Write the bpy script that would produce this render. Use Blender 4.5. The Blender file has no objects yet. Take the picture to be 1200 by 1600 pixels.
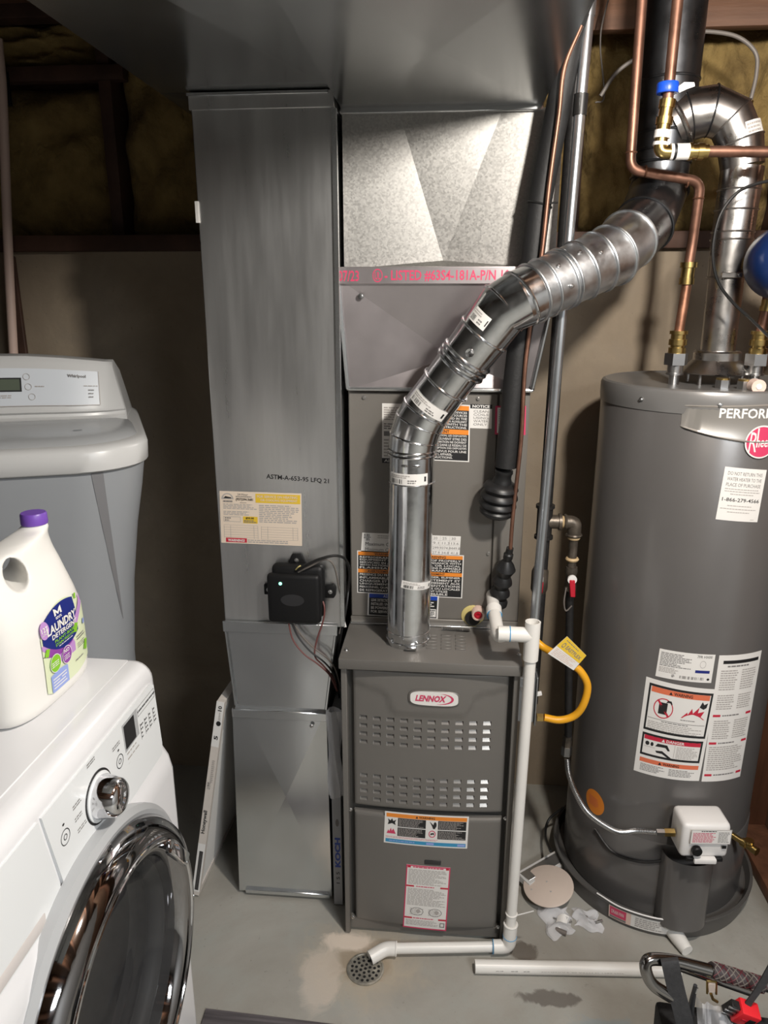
import bpy, bmesh, math, random
from mathutils import Vector, Matrix

C = bpy.context.scene.collection
PI = math.pi
random.seed(7)

# ------------------------------------------------------------------ camera
cam_d = bpy.data.cameras.new('camera')
cam = bpy.data.objects.new('camera', cam_d)
C.objects.link(cam)
cam_d.sensor_fit = 'VERTICAL'
cam_d.sensor_height = 24.0
cam_d.lens = 1150.0 / 1600.0 * 24.0
cam_d.clip_start = 0.02
cam.location = (0, 0, 1.68)
cam.rotation_euler = (math.radians(90 - 16.3), 0, math.radians(5.0))
bpy.context.scene.camera = cam

# ------------------------------------------------------------------ world, lights, exposure
sc = bpy.context.scene
w = bpy.data.worlds.new('world')
sc.world = w
w.use_nodes = True
w.node_tree.nodes['Background'].inputs[0].default_value = (0.8, 0.85, 0.9, 1)
w.node_tree.nodes['Background'].inputs[1].default_value = 0.05
sc.view_settings.view_transform = 'Standard'
sc.view_settings.look = 'None'
sc.view_settings.exposure = -0.08
sc.view_settings.gamma = 1.0
sc.view_settings.use_curve_mapping = False

def point_light(name, loc, power, radius, col):
    d = bpy.data.lights.new(name, 'POINT')
    d.energy = power; d.shadow_soft_size = radius; d.color = col
    o = bpy.data.objects.new(name, d); o.location = loc
    C.objects.link(o); return o

def area_light(name, loc, rot, sx, sy, power, col):
    d = bpy.data.lights.new(name, 'AREA')
    d.shape = 'RECTANGLE'; d.size = sx; d.size_y = sy; d.energy = power; d.color = col
    o = bpy.data.objects.new(name, d); o.location = loc; o.rotation_euler = rot
    C.objects.link(o); return o

point_light('bulb_light', (0.50, 0.72, 2.16), 96.0, 0.05, (1.0, 0.94, 0.86))
area_light('room_light', (1.45, -1.0, 2.42), (0, 0, 0), 0.9, 0.6, 75.0, (0.93, 0.97, 1.0))

# ------------------------------------------------------------------ materials
M = {}

def mat(name, col, rough=0.5, metal=0.0, var=0.0, vscale=8.0, bump=0.0, bscale=60.0, rvar=0.0, kind='noise', col2=None, spec=0.5, coat=0.0, stretch=None):
    m = bpy.data.materials.new(name)
    m.use_nodes = True
    nt = m.node_tree; N = nt.nodes; L = nt.links
    b = N['Principled BSDF']
    b.inputs['Roughness'].default_value = rough
    b.inputs['Metallic'].default_value = metal
    b.inputs['Specular IOR Level'].default_value = spec
    if coat:
        b.inputs['Coat Weight'].default_value = coat
        b.inputs['Coat Roughness'].default_value = 0.12
    b.inputs['Base Color'].default_value = (*col, 1)
    tc = N.new('ShaderNodeTexCoord')
    vec = tc.outputs['Object']
    if stretch:
        mp = N.new('ShaderNodeMapping'); mp.inputs['Scale'].default_value = stretch
        L.new(vec, mp.inputs[0]); vec = mp.outputs[0]
    if var or col2:
        if kind == 'voronoi':
            t = N.new('ShaderNodeTexVoronoi'); t.inputs['Scale'].default_value = vscale
            L.new(vec, t.inputs['Vector'])
            sp = N.new('ShaderNodeSeparateColor'); L.new(t.outputs['Color'], sp.inputs[0]); fac = sp.outputs[0]
        else:
            t = N.new('ShaderNodeTexNoise'); t.inputs['Scale'].default_value = vscale
            t.inputs['Detail'].default_value = 6.0; t.inputs['Roughness'].default_value = 0.6
            L.new(vec, t.inputs['Vector']); fac = t.outputs[0]
        mx = N.new('ShaderNodeMix'); mx.data_type = 'RGBA'
        c2 = col2 if col2 else tuple(min(1, c * (1 + var)) for c in col)
        c1 = col if col2 else tuple(c * (1 - var) for c in col)
        mx.inputs[6].default_value = (*c1, 1); mx.inputs[7].default_value = (*c2, 1)
        if kind != 'voronoi':
            rp = N.new('ShaderNodeMapRange'); rp.inputs[1].default_value = 0.32; rp.inputs[2].default_value = 0.68
            L.new(fac, rp.inputs[0]); fac = rp.outputs[0]
        L.new(fac, mx.inputs[0]); L.new(mx.outputs[2], b.inputs['Base Color'])
        if rvar:
            mr = N.new('ShaderNodeMapRange'); mr.inputs[3].default_value = rough - rvar; mr.inputs[4].default_value = rough + rvar
            L.new(fac, mr.inputs[0]); L.new(mr.outputs[0], b.inputs['Roughness'])
    if bump:
        n2 = N.new('ShaderNodeTexNoise'); n2.inputs['Scale'].default_value = bscale; n2.inputs['Detail'].default_value = 4.0
        L.new(vec, n2.inputs['Vector'])
        bp = N.new('ShaderNodeBump'); bp.inputs['Strength'].default_value = bump; bp.inputs['Distance'].default_value = 0.01
        L.new(n2.outputs[0], bp.inputs['Height']); L.new(bp.outputs[0], b.inputs['Normal'])
    M[name] = m
    return m

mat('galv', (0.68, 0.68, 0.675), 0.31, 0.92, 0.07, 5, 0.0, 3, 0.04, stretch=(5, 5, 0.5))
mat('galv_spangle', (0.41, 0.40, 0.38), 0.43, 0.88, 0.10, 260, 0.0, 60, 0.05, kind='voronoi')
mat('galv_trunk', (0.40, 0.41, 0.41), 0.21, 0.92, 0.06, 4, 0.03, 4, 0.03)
mat('galv_smooth', (0.70, 0.72, 0.73), 0.20, 0.95, 0.06, 5, 0.0, 4, 0.03)
mat('plenum_foil', (0.62, 0.57, 0.58), 0.31, 0.9, 0.06, 6, 0.0, 8, 0.03)
mat('flue_steel', (0.76, 0.77, 0.78), 0.17, 1.0, 0.10, 30, 0.03, 14, 0.06)
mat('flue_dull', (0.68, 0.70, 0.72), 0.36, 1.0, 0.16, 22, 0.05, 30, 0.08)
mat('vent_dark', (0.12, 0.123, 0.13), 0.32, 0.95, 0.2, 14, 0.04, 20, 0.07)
mat('vent_steel', (0.50, 0.48, 0.46), 0.30, 1.0, 0.12, 18, 0.02, 12, 0.05)
mat('furnace_paint', (0.178, 0.168, 0.155), 0.42, 0.25, 0.04, 4, 0.03, 300)
mat('furnace_dark', (0.05, 0.048, 0.045), 0.5)
mat('louver_lit', (0.36, 0.345, 0.325), 0.25, 0.65)  # lighter than the door paint: light caught by the louvers put into the colour
mat('coil_paint', (0.185, 0.172, 0.155), 0.45, 0.2, 0.04, 4, 0.03, 300)
mat('heater_paint', (0.140, 0.133, 0.129), 0.30, 0.3, 0.05, 3, 0.02, 20, coat=0.2)
mat('heater_band', (0.36, 0.34, 0.315), 0.34, 0.5)
mat('heater_top', (0.20, 0.195, 0.19), 0.34, 0.3)
mat('pan_gray', (0.10, 0.095, 0.09), 0.38, 0.1)
mat('steel', (0.55, 0.55, 0.55), 0.3, 1.0)
mat('conduit_steel', (0.55, 0.58, 0.61), 0.28, 0.95, 0.08, 20)
mat('chrome', (0.80, 0.80, 0.82), 0.07, 1.0)
mat('black_chrome', (0.30, 0.29, 0.28), 0.16, 1.0)
mat('iron', (0.022, 0.021, 0.021), 0.45, 0.3, 0.3, 60, 0.1, 90)
mat('iron_worn', (0.12, 0.10, 0.08), 0.42, 0.6, 0.4, 40, 0.1, 90)
mat('pipe_dope', (0.55, 0.40, 0.22), 0.6)
mat('rubber', (0.010, 0.010, 0.0105), 0.42, 0.0, 0.2, 30)
mat('foam', (0.010, 0.010, 0.0105), 0.62, 0.0, 0.15, 50, 0.08, 160)
mat('plastic_black', (0.008, 0.008, 0.0085), 0.5, spec=0.3)
mat('plastic_black_gloss', (0.028, 0.028, 0.03), 0.28)
mat('copper', (0.42, 0.205, 0.13), 0.42, 0.9, 0.22, 30, 0.02, 40, 0.06)
mat('copper_dull', (0.25, 0.13, 0.09), 0.46, 0.85, 0.25, 18, 0.02, 40, 0.06)
mat('brass', (0.60, 0.44, 0.17), 0.28, 1.0, 0.1, 50)
mat('pvc', (0.80, 0.78, 0.74), 0.34, 0.0, 0.02, 10)
mat('primer_blue', (0.06, 0.32, 0.62), 0.4)
mat('white_paint', (0.74, 0.74, 0.755), 0.24, 0.0, 0.0, coat=0.3)
mat('white_panel', (0.74, 0.76, 0.77), 0.30)
mat('white_plastic', (0.78, 0.76, 0.74), 0.35)
mat('bottle_white', (0.80, 0.785, 0.75), 0.32)
mat('drawer_shade', (0.62, 0.58, 0.56), 0.4)
mat('gap_dark', (0.10, 0.10, 0.10), 0.6)
mat('dryer_gray', (0.31, 0.325, 0.345), 0.42, 0.0, 0.02, 3)
mat('dryer_gray_shade', (0.20, 0.20, 0.21), 0.42)
mat('dryer_lid', (0.56, 0.56, 0.555), 0.33)
mat('dryer_top', (0.40, 0.41, 0.42), 0.25)
mat('console_white', (0.62, 0.655, 0.70), 0.35)
mat('lcd', (0.10, 0.12, 0.09), 0.25)
mat('ring_dark', (0.36, 0.355, 0.36), 0.06, 1.0)
mat('drum_steel', (0.30, 0.29, 0.28), 0.35, 0.9, 0.1, 30)
mat('seal_gray', (0.10, 0.10, 0.10), 0.5)
mat('purple', (0.17, 0.07, 0.42), 0.4)
mat('label_navy', (0.012, 0.022, 0.19), 0.4)
mat('label_purple', (0.28, 0.06, 0.36), 0.4)
mat('label_lilac', (0.50, 0.27, 0.60), 0.4)
mat('label_green', (0.24, 0.55, 0.03), 0.4)
mat('label_pale', (0.70, 0.76, 0.52), 0.4)
mat('label_sky', (0.30, 0.38, 0.75), 0.4)
mat('paper', (0.78, 0.76, 0.73), 0.5)
mat('paper_warm', (0.76, 0.64, 0.52), 0.55)
mat('ink', (0.015, 0.015, 0.016), 0.5)
mat('ink_gray', (0.20, 0.19, 0.185), 0.5)
mat('ink_soft', (0.42, 0.39, 0.37), 0.5)
mat('orange', (0.82, 0.26, 0.03), 0.45)
mat('salmon', (0.72, 0.17, 0.08), 0.45)
mat('red', (0.55, 0.02, 0.05), 0.4)
mat('pink_red', (0.62, 0.05, 0.13), 0.45)
mat('yellow', (0.78, 0.52, 0.04), 0.45)
mat('yellow_hose', (0.80, 0.38, 0.015), 0.38)
mat('yellow_putty', (0.62, 0.52, 0.20), 0.55)
mat('blue', (0.01, 0.06, 0.42), 0.35)
mat('clamp_blue', (0.01, 0.08, 0.60), 0.35)
mat('tank_blue', (0.003, 0.016, 0.075), 0.35)
mat('cyan_band', (0.04, 0.28, 0.50), 0.4)
mat('tool_red', (0.75, 0.02, 0.03), 0.35)
mat('strap', (0.035, 0.035, 0.037), 0.62, 0.0, 0.2, 120, 0.1, 300)
mat('tote_fabric', (0.014, 0.014, 0.015), 0.75, 0.0, 0.2, 90, 0.2, 300)
mat('grip', (0.055, 0.042, 0.045), 0.5)
mat('grip_red', (0.10, 0.018, 0.025), 0.5)
mat('cap_beige', (0.60, 0.50, 0.43), 0.45, 0.0, 0.04, 8)
mat('wire_black', (0.012, 0.012, 0.012), 0.4)
mat('wire_red', (0.16, 0.055, 0.05), 0.45)
mat('wire_gray', (0.17, 0.15, 0.135), 0.45)
mat('filter_card', (0.66, 0.61, 0.56), 0.6)
mat('filter_white', (0.80, 0.79, 0.77), 0.55)
mat('filter_media', (0.55, 0.54, 0.52), 0.9)
mat('filter_gray', (0.42, 0.43, 0.45), 0.55)
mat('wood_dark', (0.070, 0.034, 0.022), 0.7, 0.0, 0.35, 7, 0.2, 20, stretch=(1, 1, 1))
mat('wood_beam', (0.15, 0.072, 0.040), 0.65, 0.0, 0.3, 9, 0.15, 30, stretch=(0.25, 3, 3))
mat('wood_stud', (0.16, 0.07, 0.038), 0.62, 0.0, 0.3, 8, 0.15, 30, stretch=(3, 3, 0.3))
mat('subfloor', (0.15, 0.085, 0.05), 0.8, 0.0, 0.3, 14)
mat('insulation', (0.18, 0.118, 0.042), 0.95, 0.0, 0.0, 9, 0.9, 45, col2=(0.36, 0.25, 0.09))
mat('drywall', (0.33, 0.325, 0.315), 0.8)
mat('unfinished_wall', (0.13, 0.12, 0.11), 0.85)
mat('plank', (0.085, 0.075, 0.080), 0.6, 0.0, 0.55, 6, 0.1, 60, stretch=(0.6, 14, 14))
mat('drain_metal', (0.40, 0.38, 0.33), 0.42, 0.7, 0.3, 60, 0.1, 80)
mat('hole_black', (0.006, 0.006, 0.006), 0.8)
mat('plug_red', (0.50, 0.012, 0.03), 0.35)
mat('plug_rim', (0.75, 0.56, 0.48), 0.45)
mat('mesh_box', (0.36, 0.38, 0.40), 0.36, 0.85)

def clear(name, col, alpha, rough=0.2):
    m = bpy.data.materials.new(name); m.use_nodes = True
    b = m.node_tree.nodes['Principled BSDF']
    b.inputs['Base Color'].default_value = (*col, 1); b.inputs['Roughness'].default_value = rough
    b.inputs['Alpha'].default_value = alpha
    M[name] = m
clear('film', (0.88, 0.88, 0.90), 0.50, 0.18)
clear('door_glass', (0.035, 0.035, 0.037), 0.62, 0.04)

def emit(name, col, s):
    m = bpy.data.materials.new(name); m.use_nodes = True
    b = m.node_tree.nodes['Principled BSDF']
    b.inputs['Emission Color'].default_value = (*col, 1); b.inputs['Emission Strength'].default_value = s
    M[name] = m
emit('led_green', (0.1, 1.0, 0.55), 3.0)

def concrete(name, c1, c2, c3, patches):
    m = bpy.data.materials.new(name); m.use_nodes = True
    nt = m.node_tree; N = nt.nodes; L = nt.links; b = N['Principled BSDF']
    b.inputs['Roughness'].default_value = 0.62 if patches else 0.85
    tc = N.new('ShaderNodeTexCoord'); v = tc.outputs['Object']
    def noise(s, d=6, dist=0.0):
        t = N.new('ShaderNodeTexNoise'); t.inputs['Scale'].default_value = s; t.inputs['Detail'].default_value = d
        t.inputs['Distortion'].default_value = dist; t.inputs['Roughness'].default_value = 0.62
        L.new(v, t.inputs['Vector']); return t.outputs[0]
    def ramp(x, a, bb):
        r = N.new('ShaderNodeMapRange'); r.inputs[1].default_value = a; r.inputs[2].default_value = bb; L.new(x, r.inputs[0]); return r.outputs[0]
    def mix(f, a, bcol):
        x = N.new('ShaderNodeMix'); x.data_type = 'RGBA'; L.new(f, x.inputs[0])
        if isinstance(a, tuple): x.inputs[6].default_value = (*a, 1)
        else: L.new(a, x.inputs[6])
        x.inputs[7].default_value = (*bcol, 1); return x.outputs[2]
    col = mix(ramp(noise(2.6, 8, 0.6), 0.35, 0.65), c1, c2)
    col = mix(ramp(noise(9, 8, 0.3), 0.48, 0.78), col, c3)
    col = mix(ramp(noise(70, 3), 0.66, 0.82), col, tuple(x * 0.72 for x in c1))
    if patches:
        def blob(x, y, rx, ry, colr, amt, edge=0.4):
            nonlocal col
            mp = N.new('ShaderNodeMapping'); mp.inputs['Location'].default_value = (-x / rx, -y / ry, 0); mp.inputs['Scale'].default_value = (1 / rx, 1 / ry, 0)
            L.new(v, mp.inputs[0])
            ln = N.new('ShaderNodeVectorMath'); ln.operation = 'LENGTH'; L.new(mp.outputs[0], ln.inputs[0])
            ad = N.new('ShaderNodeMath'); ad.operation = 'MULTIPLY_ADD'; L.new(noise(16, 6, 0.8), ad.inputs[0]); ad.inputs[1].default_value = 1.6; L.new(ln.outputs['Value'], ad.inputs[2])
            f = N.new('ShaderNodeMapRange'); f.inputs[1].default_value = 1.8 + edge * 0.5; f.inputs[2].default_value = 1.8 - edge * 0.5
            f.inputs[3].default_value = 0.0; f.inputs[4].default_value = amt
            L.new(ad.outputs[0], f.inputs[0])
            col = mix(f.outputs[0], col, colr)
        for p in patches: blob(p[0] - 0.425, p[1] + 0.025, *p[2:])   # the floor's own origin is its centre
    L.new(col, b.inputs['Base Color'])
    bp = N.new('ShaderNodeBump'); bp.inputs['Strength'].default_value = 0.25; bp.inputs['Distance'].default_value = 0.006
    L.new(noise(28, 8), bp.inputs['Height']); L.new(bp.outputs[0], b.inputs['Normal'])
    M[name] = m

concrete('floor_concrete', (0.30, 0.285, 0.25), (0.38, 0.365, 0.33), (0.345, 0.35, 0.32),
         [(-0.19, 1.515, 0.13, 0.105, (0.47, 0.39, 0.29), 0.7, 0.9), (-0.19, 1.515, 0.075, 0.062, (0.30, 0.24, 0.17), 0.7, 0.4), (-0.235, 1.575, 0.07, 0.03, (0.72, 0.62, 0.52), 0.9, 0.5),
          (-0.29, 1.46, 0.05, 0.10, (0.62, 0.54, 0.46), 0.6, 0.4),
          (0.235, 1.585, 0.035, 0.030, (0.13, 0.11, 0.09), 0.85, 0.25), (0.29, 1.452, 0.07, 0.022, (0.13, 0.115, 0.10), 0.85, 0.25),
          (0.42, 1.33, 0.12, 0.08, (0.27, 0.32, 0.34), 0.7, 0.3), (0.36, 1.24, 0.10, 0.05, (0.20, 0.16, 0.12), 0.6, 0.3)])
concrete('wall_concrete', (0.27, 0.215, 0.155), (0.36, 0.29, 0.21), (0.30, 0.245, 0.185), None)

# ------------------------------------------------------------------ mesh builder
def V(*a):
    return Vector(a[0]) if len(a) == 1 else Vector(a)

def spline(pts, n=8):
    pts = [V(p) for p in pts]; out = []
    P = [pts[0] * 2 - pts[1]] + pts + [pts[-1] * 2 - pts[-2]]
    for i in range(1, len(P) - 2):
        a, b, c, d = P[i - 1], P[i], P[i + 1], P[i + 2]
        for k in range(n):
            t = k / n
            out.append(0.5 * ((2 * b) + (c - a) * t + (2 * a - 5 * b + 4 * c - d) * t * t + (3 * b - a - 3 * c + d) * t ** 3))
    out.append(pts[-1]); return out

def fillet(pts, r, n=6):
    pts = [V(p) for p in pts]; out = [pts[0]]
    for i in range(1, len(pts) - 1):
        p, a, b = pts[i], pts[i - 1], pts[i + 1]
        da, db = (a - p), (b - p)
        k = min(r, da.length * 0.49, db.length * 0.49)
        s, e = p + da.normalized() * k, p + db.normalized() * k
        for j in range(n + 1):
            t = j / n
            out.append(s * (1 - t) ** 2 + p * 2 * t * (1 - t) + e * t * t)
    out.append(pts[-1]); return out

class MB:
    def __init__(self, xf=None):
        self.v = []; self.f = []; self.m = []; self.mats = []; self.xf = xf
    def mi(self, name):
        if name not in self.mats: self.mats.append(name)
        return self.mats.index(name)
    def add(self, vs, fs, name):
        o = len(self.v); k = self.mi(name)
        self.v += [V(p) for p in vs]
        for f in fs: self.f.append([i + o for i in f]); self.m.append(k)
    def box(self, lo, hi, name, bev=0.0, seg=2):
        lo, hi = V(lo), V(hi)
        vs = [(x, y, z) for x in (lo.x, hi.x) for y in (lo.y, hi.y) for z in (lo.z, hi.z)]
        fs = [(0, 1, 3, 2), (4, 6, 7, 5), (0, 4, 5, 1), (2, 3, 7, 6), (0, 2, 6, 4), (1, 5, 7, 3)]
        self.solid(vs, fs, name, bev, seg)
    def solid(self, vs, fs, name, bev=0.0, seg=2):
        if not bev: self.add(vs, fs, name); return
        bm = bmesh.new()
        bv = [bm.verts.new(p) for p in vs]
        for f in fs: bm.faces.new([bv[i] for i in f])
        bmesh.ops.recalc_face_normals(bm, faces=bm.faces)
        bmesh.ops.bevel(bm, geom=list(bm.edges), offset=bev, segments=seg, profile=0.5, affect='EDGES', clamp_overlap=True)
        bm.verts.index_update()
        self.add([p.co.copy() for p in bm.verts], [[q.index for q in f.verts] for f in bm.faces], name)
        bm.free()
    def obox(self, c, ax, ay, az, hx, hy, hz, name, bev=0.0, seg=2):
        c, ax, ay, az = V(c), V(ax).normalized(), V(ay).normalized(), V(az).normalized()
        vs = [c + ax * (hx * i) + ay * (hy * j) + az * (hz * k) for i in (-1, 1) for j in (-1, 1) for k in (-1, 1)]
        fs = [(0, 1, 3, 2), (4, 6, 7, 5), (0, 4, 5, 1), (2, 3, 7, 6), (0, 2, 6, 4), (1, 5, 7, 3)]
        self.solid(vs, fs, name, bev, seg)
    def tube(self, pts, r, name, seg=16, caps=True, up=None):
        pts = [V(p) for p in pts]; n = len(pts)
        rs = r if isinstance(r, (list, tuple)) else [r] * n
        tan = []
        for i in range(n):
            d = pts[min(i + 1, n - 1)] - pts[max(i - 1, 0)]
            if 0 < i < n - 1:
                d = (pts[i + 1] - pts[i]).normalized() + (pts[i] - pts[i - 1]).normalized()
            tan.append(d.normalized())
        t0 = tan[0]; u = V(up) if up else (V(0, 0, 1) if abs(t0.z) < 0.9 else V(1, 0, 0))
        u = (u - t0 * u.dot(t0)).normalized()
        vs = []; fs = []
        for i in range(n):
            if i:
                u = (u - tan[i] * u.dot(tan[i])).normalized()
            w_ = tan[i].cross(u)
            for k in range(seg):
                a = 2 * PI * k / seg
                vs.append(pts[i] + (u * math.cos(a) + w_ * math.sin(a)) * rs[i])
        for i in range(n - 1):
            for k in range(seg):
                a, b = i * seg + k, i * seg + (k + 1) % seg
                fs.append((a, b, b + seg, a + seg))
        if caps:
            fs.append(tuple(reversed(range(seg)))); fs.append(tuple(range((n - 1) * seg, n * seg)))
        self.add(vs, fs, name)
    def lathe(self, prof, o, ax, name, seg=32, caps=True):
        o = V(o); ax = V(ax).normalized()
        self.tubeprof([(o + ax * h, rr) for rr, h in prof], ax, name, seg, caps)
    def tubeprof(self, pr, ax, name, seg, caps):
        u = V(0, 0, 1) if abs(ax.z) < 0.9 else V(1, 0, 0)
        u = (u - ax * u.dot(ax)).normalized(); w_ = ax.cross(u)
        vs = []; fs = []; n = len(pr)
        for p, rr in pr:
            for k in range(seg):
                a = 2 * PI * k / seg; vs.append(p + (u * math.cos(a) + w_ * math.sin(a)) * max(rr, 1e-5))
        for i in range(n - 1):
            for k in range(seg):
                a, b = i * seg + k, i * seg + (k + 1) % seg
                fs.append((a, b, b + seg, a + seg))
        if caps:
            fs.append(tuple(reversed(range(seg)))); fs.append(tuple(range((n - 1) * seg, n * seg)))
        self.add(vs, fs, name)
    def ring(self, c, ax, R, r, name, seg=32, s2=8):
        ax = V(ax).normalized(); u = V(0, 0, 1) if abs(ax.z) < 0.9 else V(1, 0, 0)
        u = (u - ax * u.dot(ax)).normalized(); w_ = ax.cross(u); c = V(c); vs = []; fs = []
        for i in range(seg):
            a = 2 * PI * i / seg; d = u * math.cos(a) + w_ * math.sin(a)
            for j in range(s2):
                b = 2 * PI * j / s2
                vs.append(c + d * (R + r * math.cos(b)) + ax * (r * math.sin(b)))
        for i in range(seg):
            for j in range(s2):
                fs.append((i * s2 + j, ((i + 1) % seg) * s2 + j, ((i + 1) % seg) * s2 + (j + 1) % s2, i * s2 + (j + 1) % s2))
        self.add(vs, fs, name)
    def prism(self, poly, o, ux, uy, depth, name, bev=0.0):
        o, ux, uy = V(o), V(ux), V(uy); nz = ux.cross(uy).normalized() * depth
        n = len(poly)
        a = [o + ux * p[0] + uy * p[1] for p in poly]
        vs = a + [p + nz for p in a]
        fs = [tuple(reversed(range(n))), tuple(range(n, 2 * n))] + [(i, (i + 1) % n, n + (i + 1) % n, n + i) for i in range(n)]
        self.solid(vs, fs, name, bev)
    def grid(self, fn, nu, nv, name, closeu=False, closev=False):
        vs = [fn(i / nu, j / nv) for j in range(nv + (0 if closev else 1)) for i in range(nu + (0 if closeu else 1))]
        W = nu + (0 if closeu else 1); H = nv + (0 if closev else 1); fs = []
        for j in range(nv):
            for i in range(nu):
                i2, j2 = (i + 1) % W, (j + 1) % H
                fs.append((j * W + i, j * W + i2, j2 * W + i2, j2 * W + i))
        self.add(vs, fs, name)
    def screw(self, p, nrm, r=0.0045, name='steel'):
        nrm = V(nrm).normalized()
        self.lathe([(r * 1.5, 0), (r * 1.5, 0.0012), (r, 0.0014), (r * 0.9, 0.005), (0.001, 0.0055)], p, nrm, name, 8)
    def build(self, name, parent=None, sharp=38, recalc=True):
        vs = [self.xf @ p for p in self.v] if self.xf else self.v
        lo = V(min(p.x for p in vs), min(p.y for p in vs), min(p.z for p in vs))
        hi = V(max(p.x for p in vs), max(p.y for p in vs), max(p.z for p in vs))
        c = (lo + hi) / 2
        me = bpy.data.meshes.new(name)
        me.from_pydata([p - c for p in vs], [], self.f)
        for k in self.mats: me.materials.append(M[k])
        me.polygons.foreach_set('material_index', self.m)
        if recalc:
            bm = bmesh.new(); bm.from_mesh(me); bmesh.ops.recalc_face_normals(bm, faces=bm.faces); bm.to_mesh(me); bm.free()
        me.polygons.foreach_set('use_smooth', [True] * len(me.polygons))
        me.set_sharp_from_angle(angle=math.radians(sharp))
        o = bpy.data.objects.new(name, me); C.objects.link(o)
        WORLD[o.name] = c
        if parent: o.parent = parent; o.location = c - WORLD[parent.name]
        else: o.location = c
        return o
WORLD = {}

def tag(o, label=None, cat=None, group=None, kind=None):
    if label: o['label'] = label
    if cat: o['category'] = cat
    if group: o['group'] = group
    if kind: o['kind'] = kind
    return o

def thing(name, label, cat, loc, group=None):
    o = bpy.data.objects.new(name, None); C.objects.link(o)
    o.empty_display_size = 0.05; o.location = loc; WORLD[o.name] = V(loc)
    return tag(o, label, cat, group)

def one(name, lo, hi, m, parent, bev=0.0, xf=None):
    b = MB(xf); b.box(lo, hi, m, bev); return b.build(name, parent)

# ------------------------------------------------------------------ flat print (labels)
_glyph = {}
def glyphs(s, bold, shear):
    key = (s, bold, shear)
    if key not in _glyph:
        cu = bpy.data.curves.new('lettering', 'FONT'); cu.body = s; cu.size = 1.0
        cu.resolution_u = 2; cu.offset = bold; cu.shear = shear; cu.align_x = 'CENTER'
        o = bpy.data.objects.new('lettering', cu); C.objects.link(o)
        bpy.context.view_layer.update()
        me = bpy.data.meshes.new_from_object(o.evaluated_get(bpy.context.evaluated_depsgraph_get()))
        vs = [(p.co.x, p.co.y) for p in me.vertices]; fs = [tuple(p.vertices) for p in me.polygons]
        C.objects.unlink(o); bpy.data.objects.remove(o); bpy.data.curves.remove(cu); bpy.data.meshes.remove(me)
        _glyph[key] = (vs, fs)
    return _glyph[key]

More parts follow.
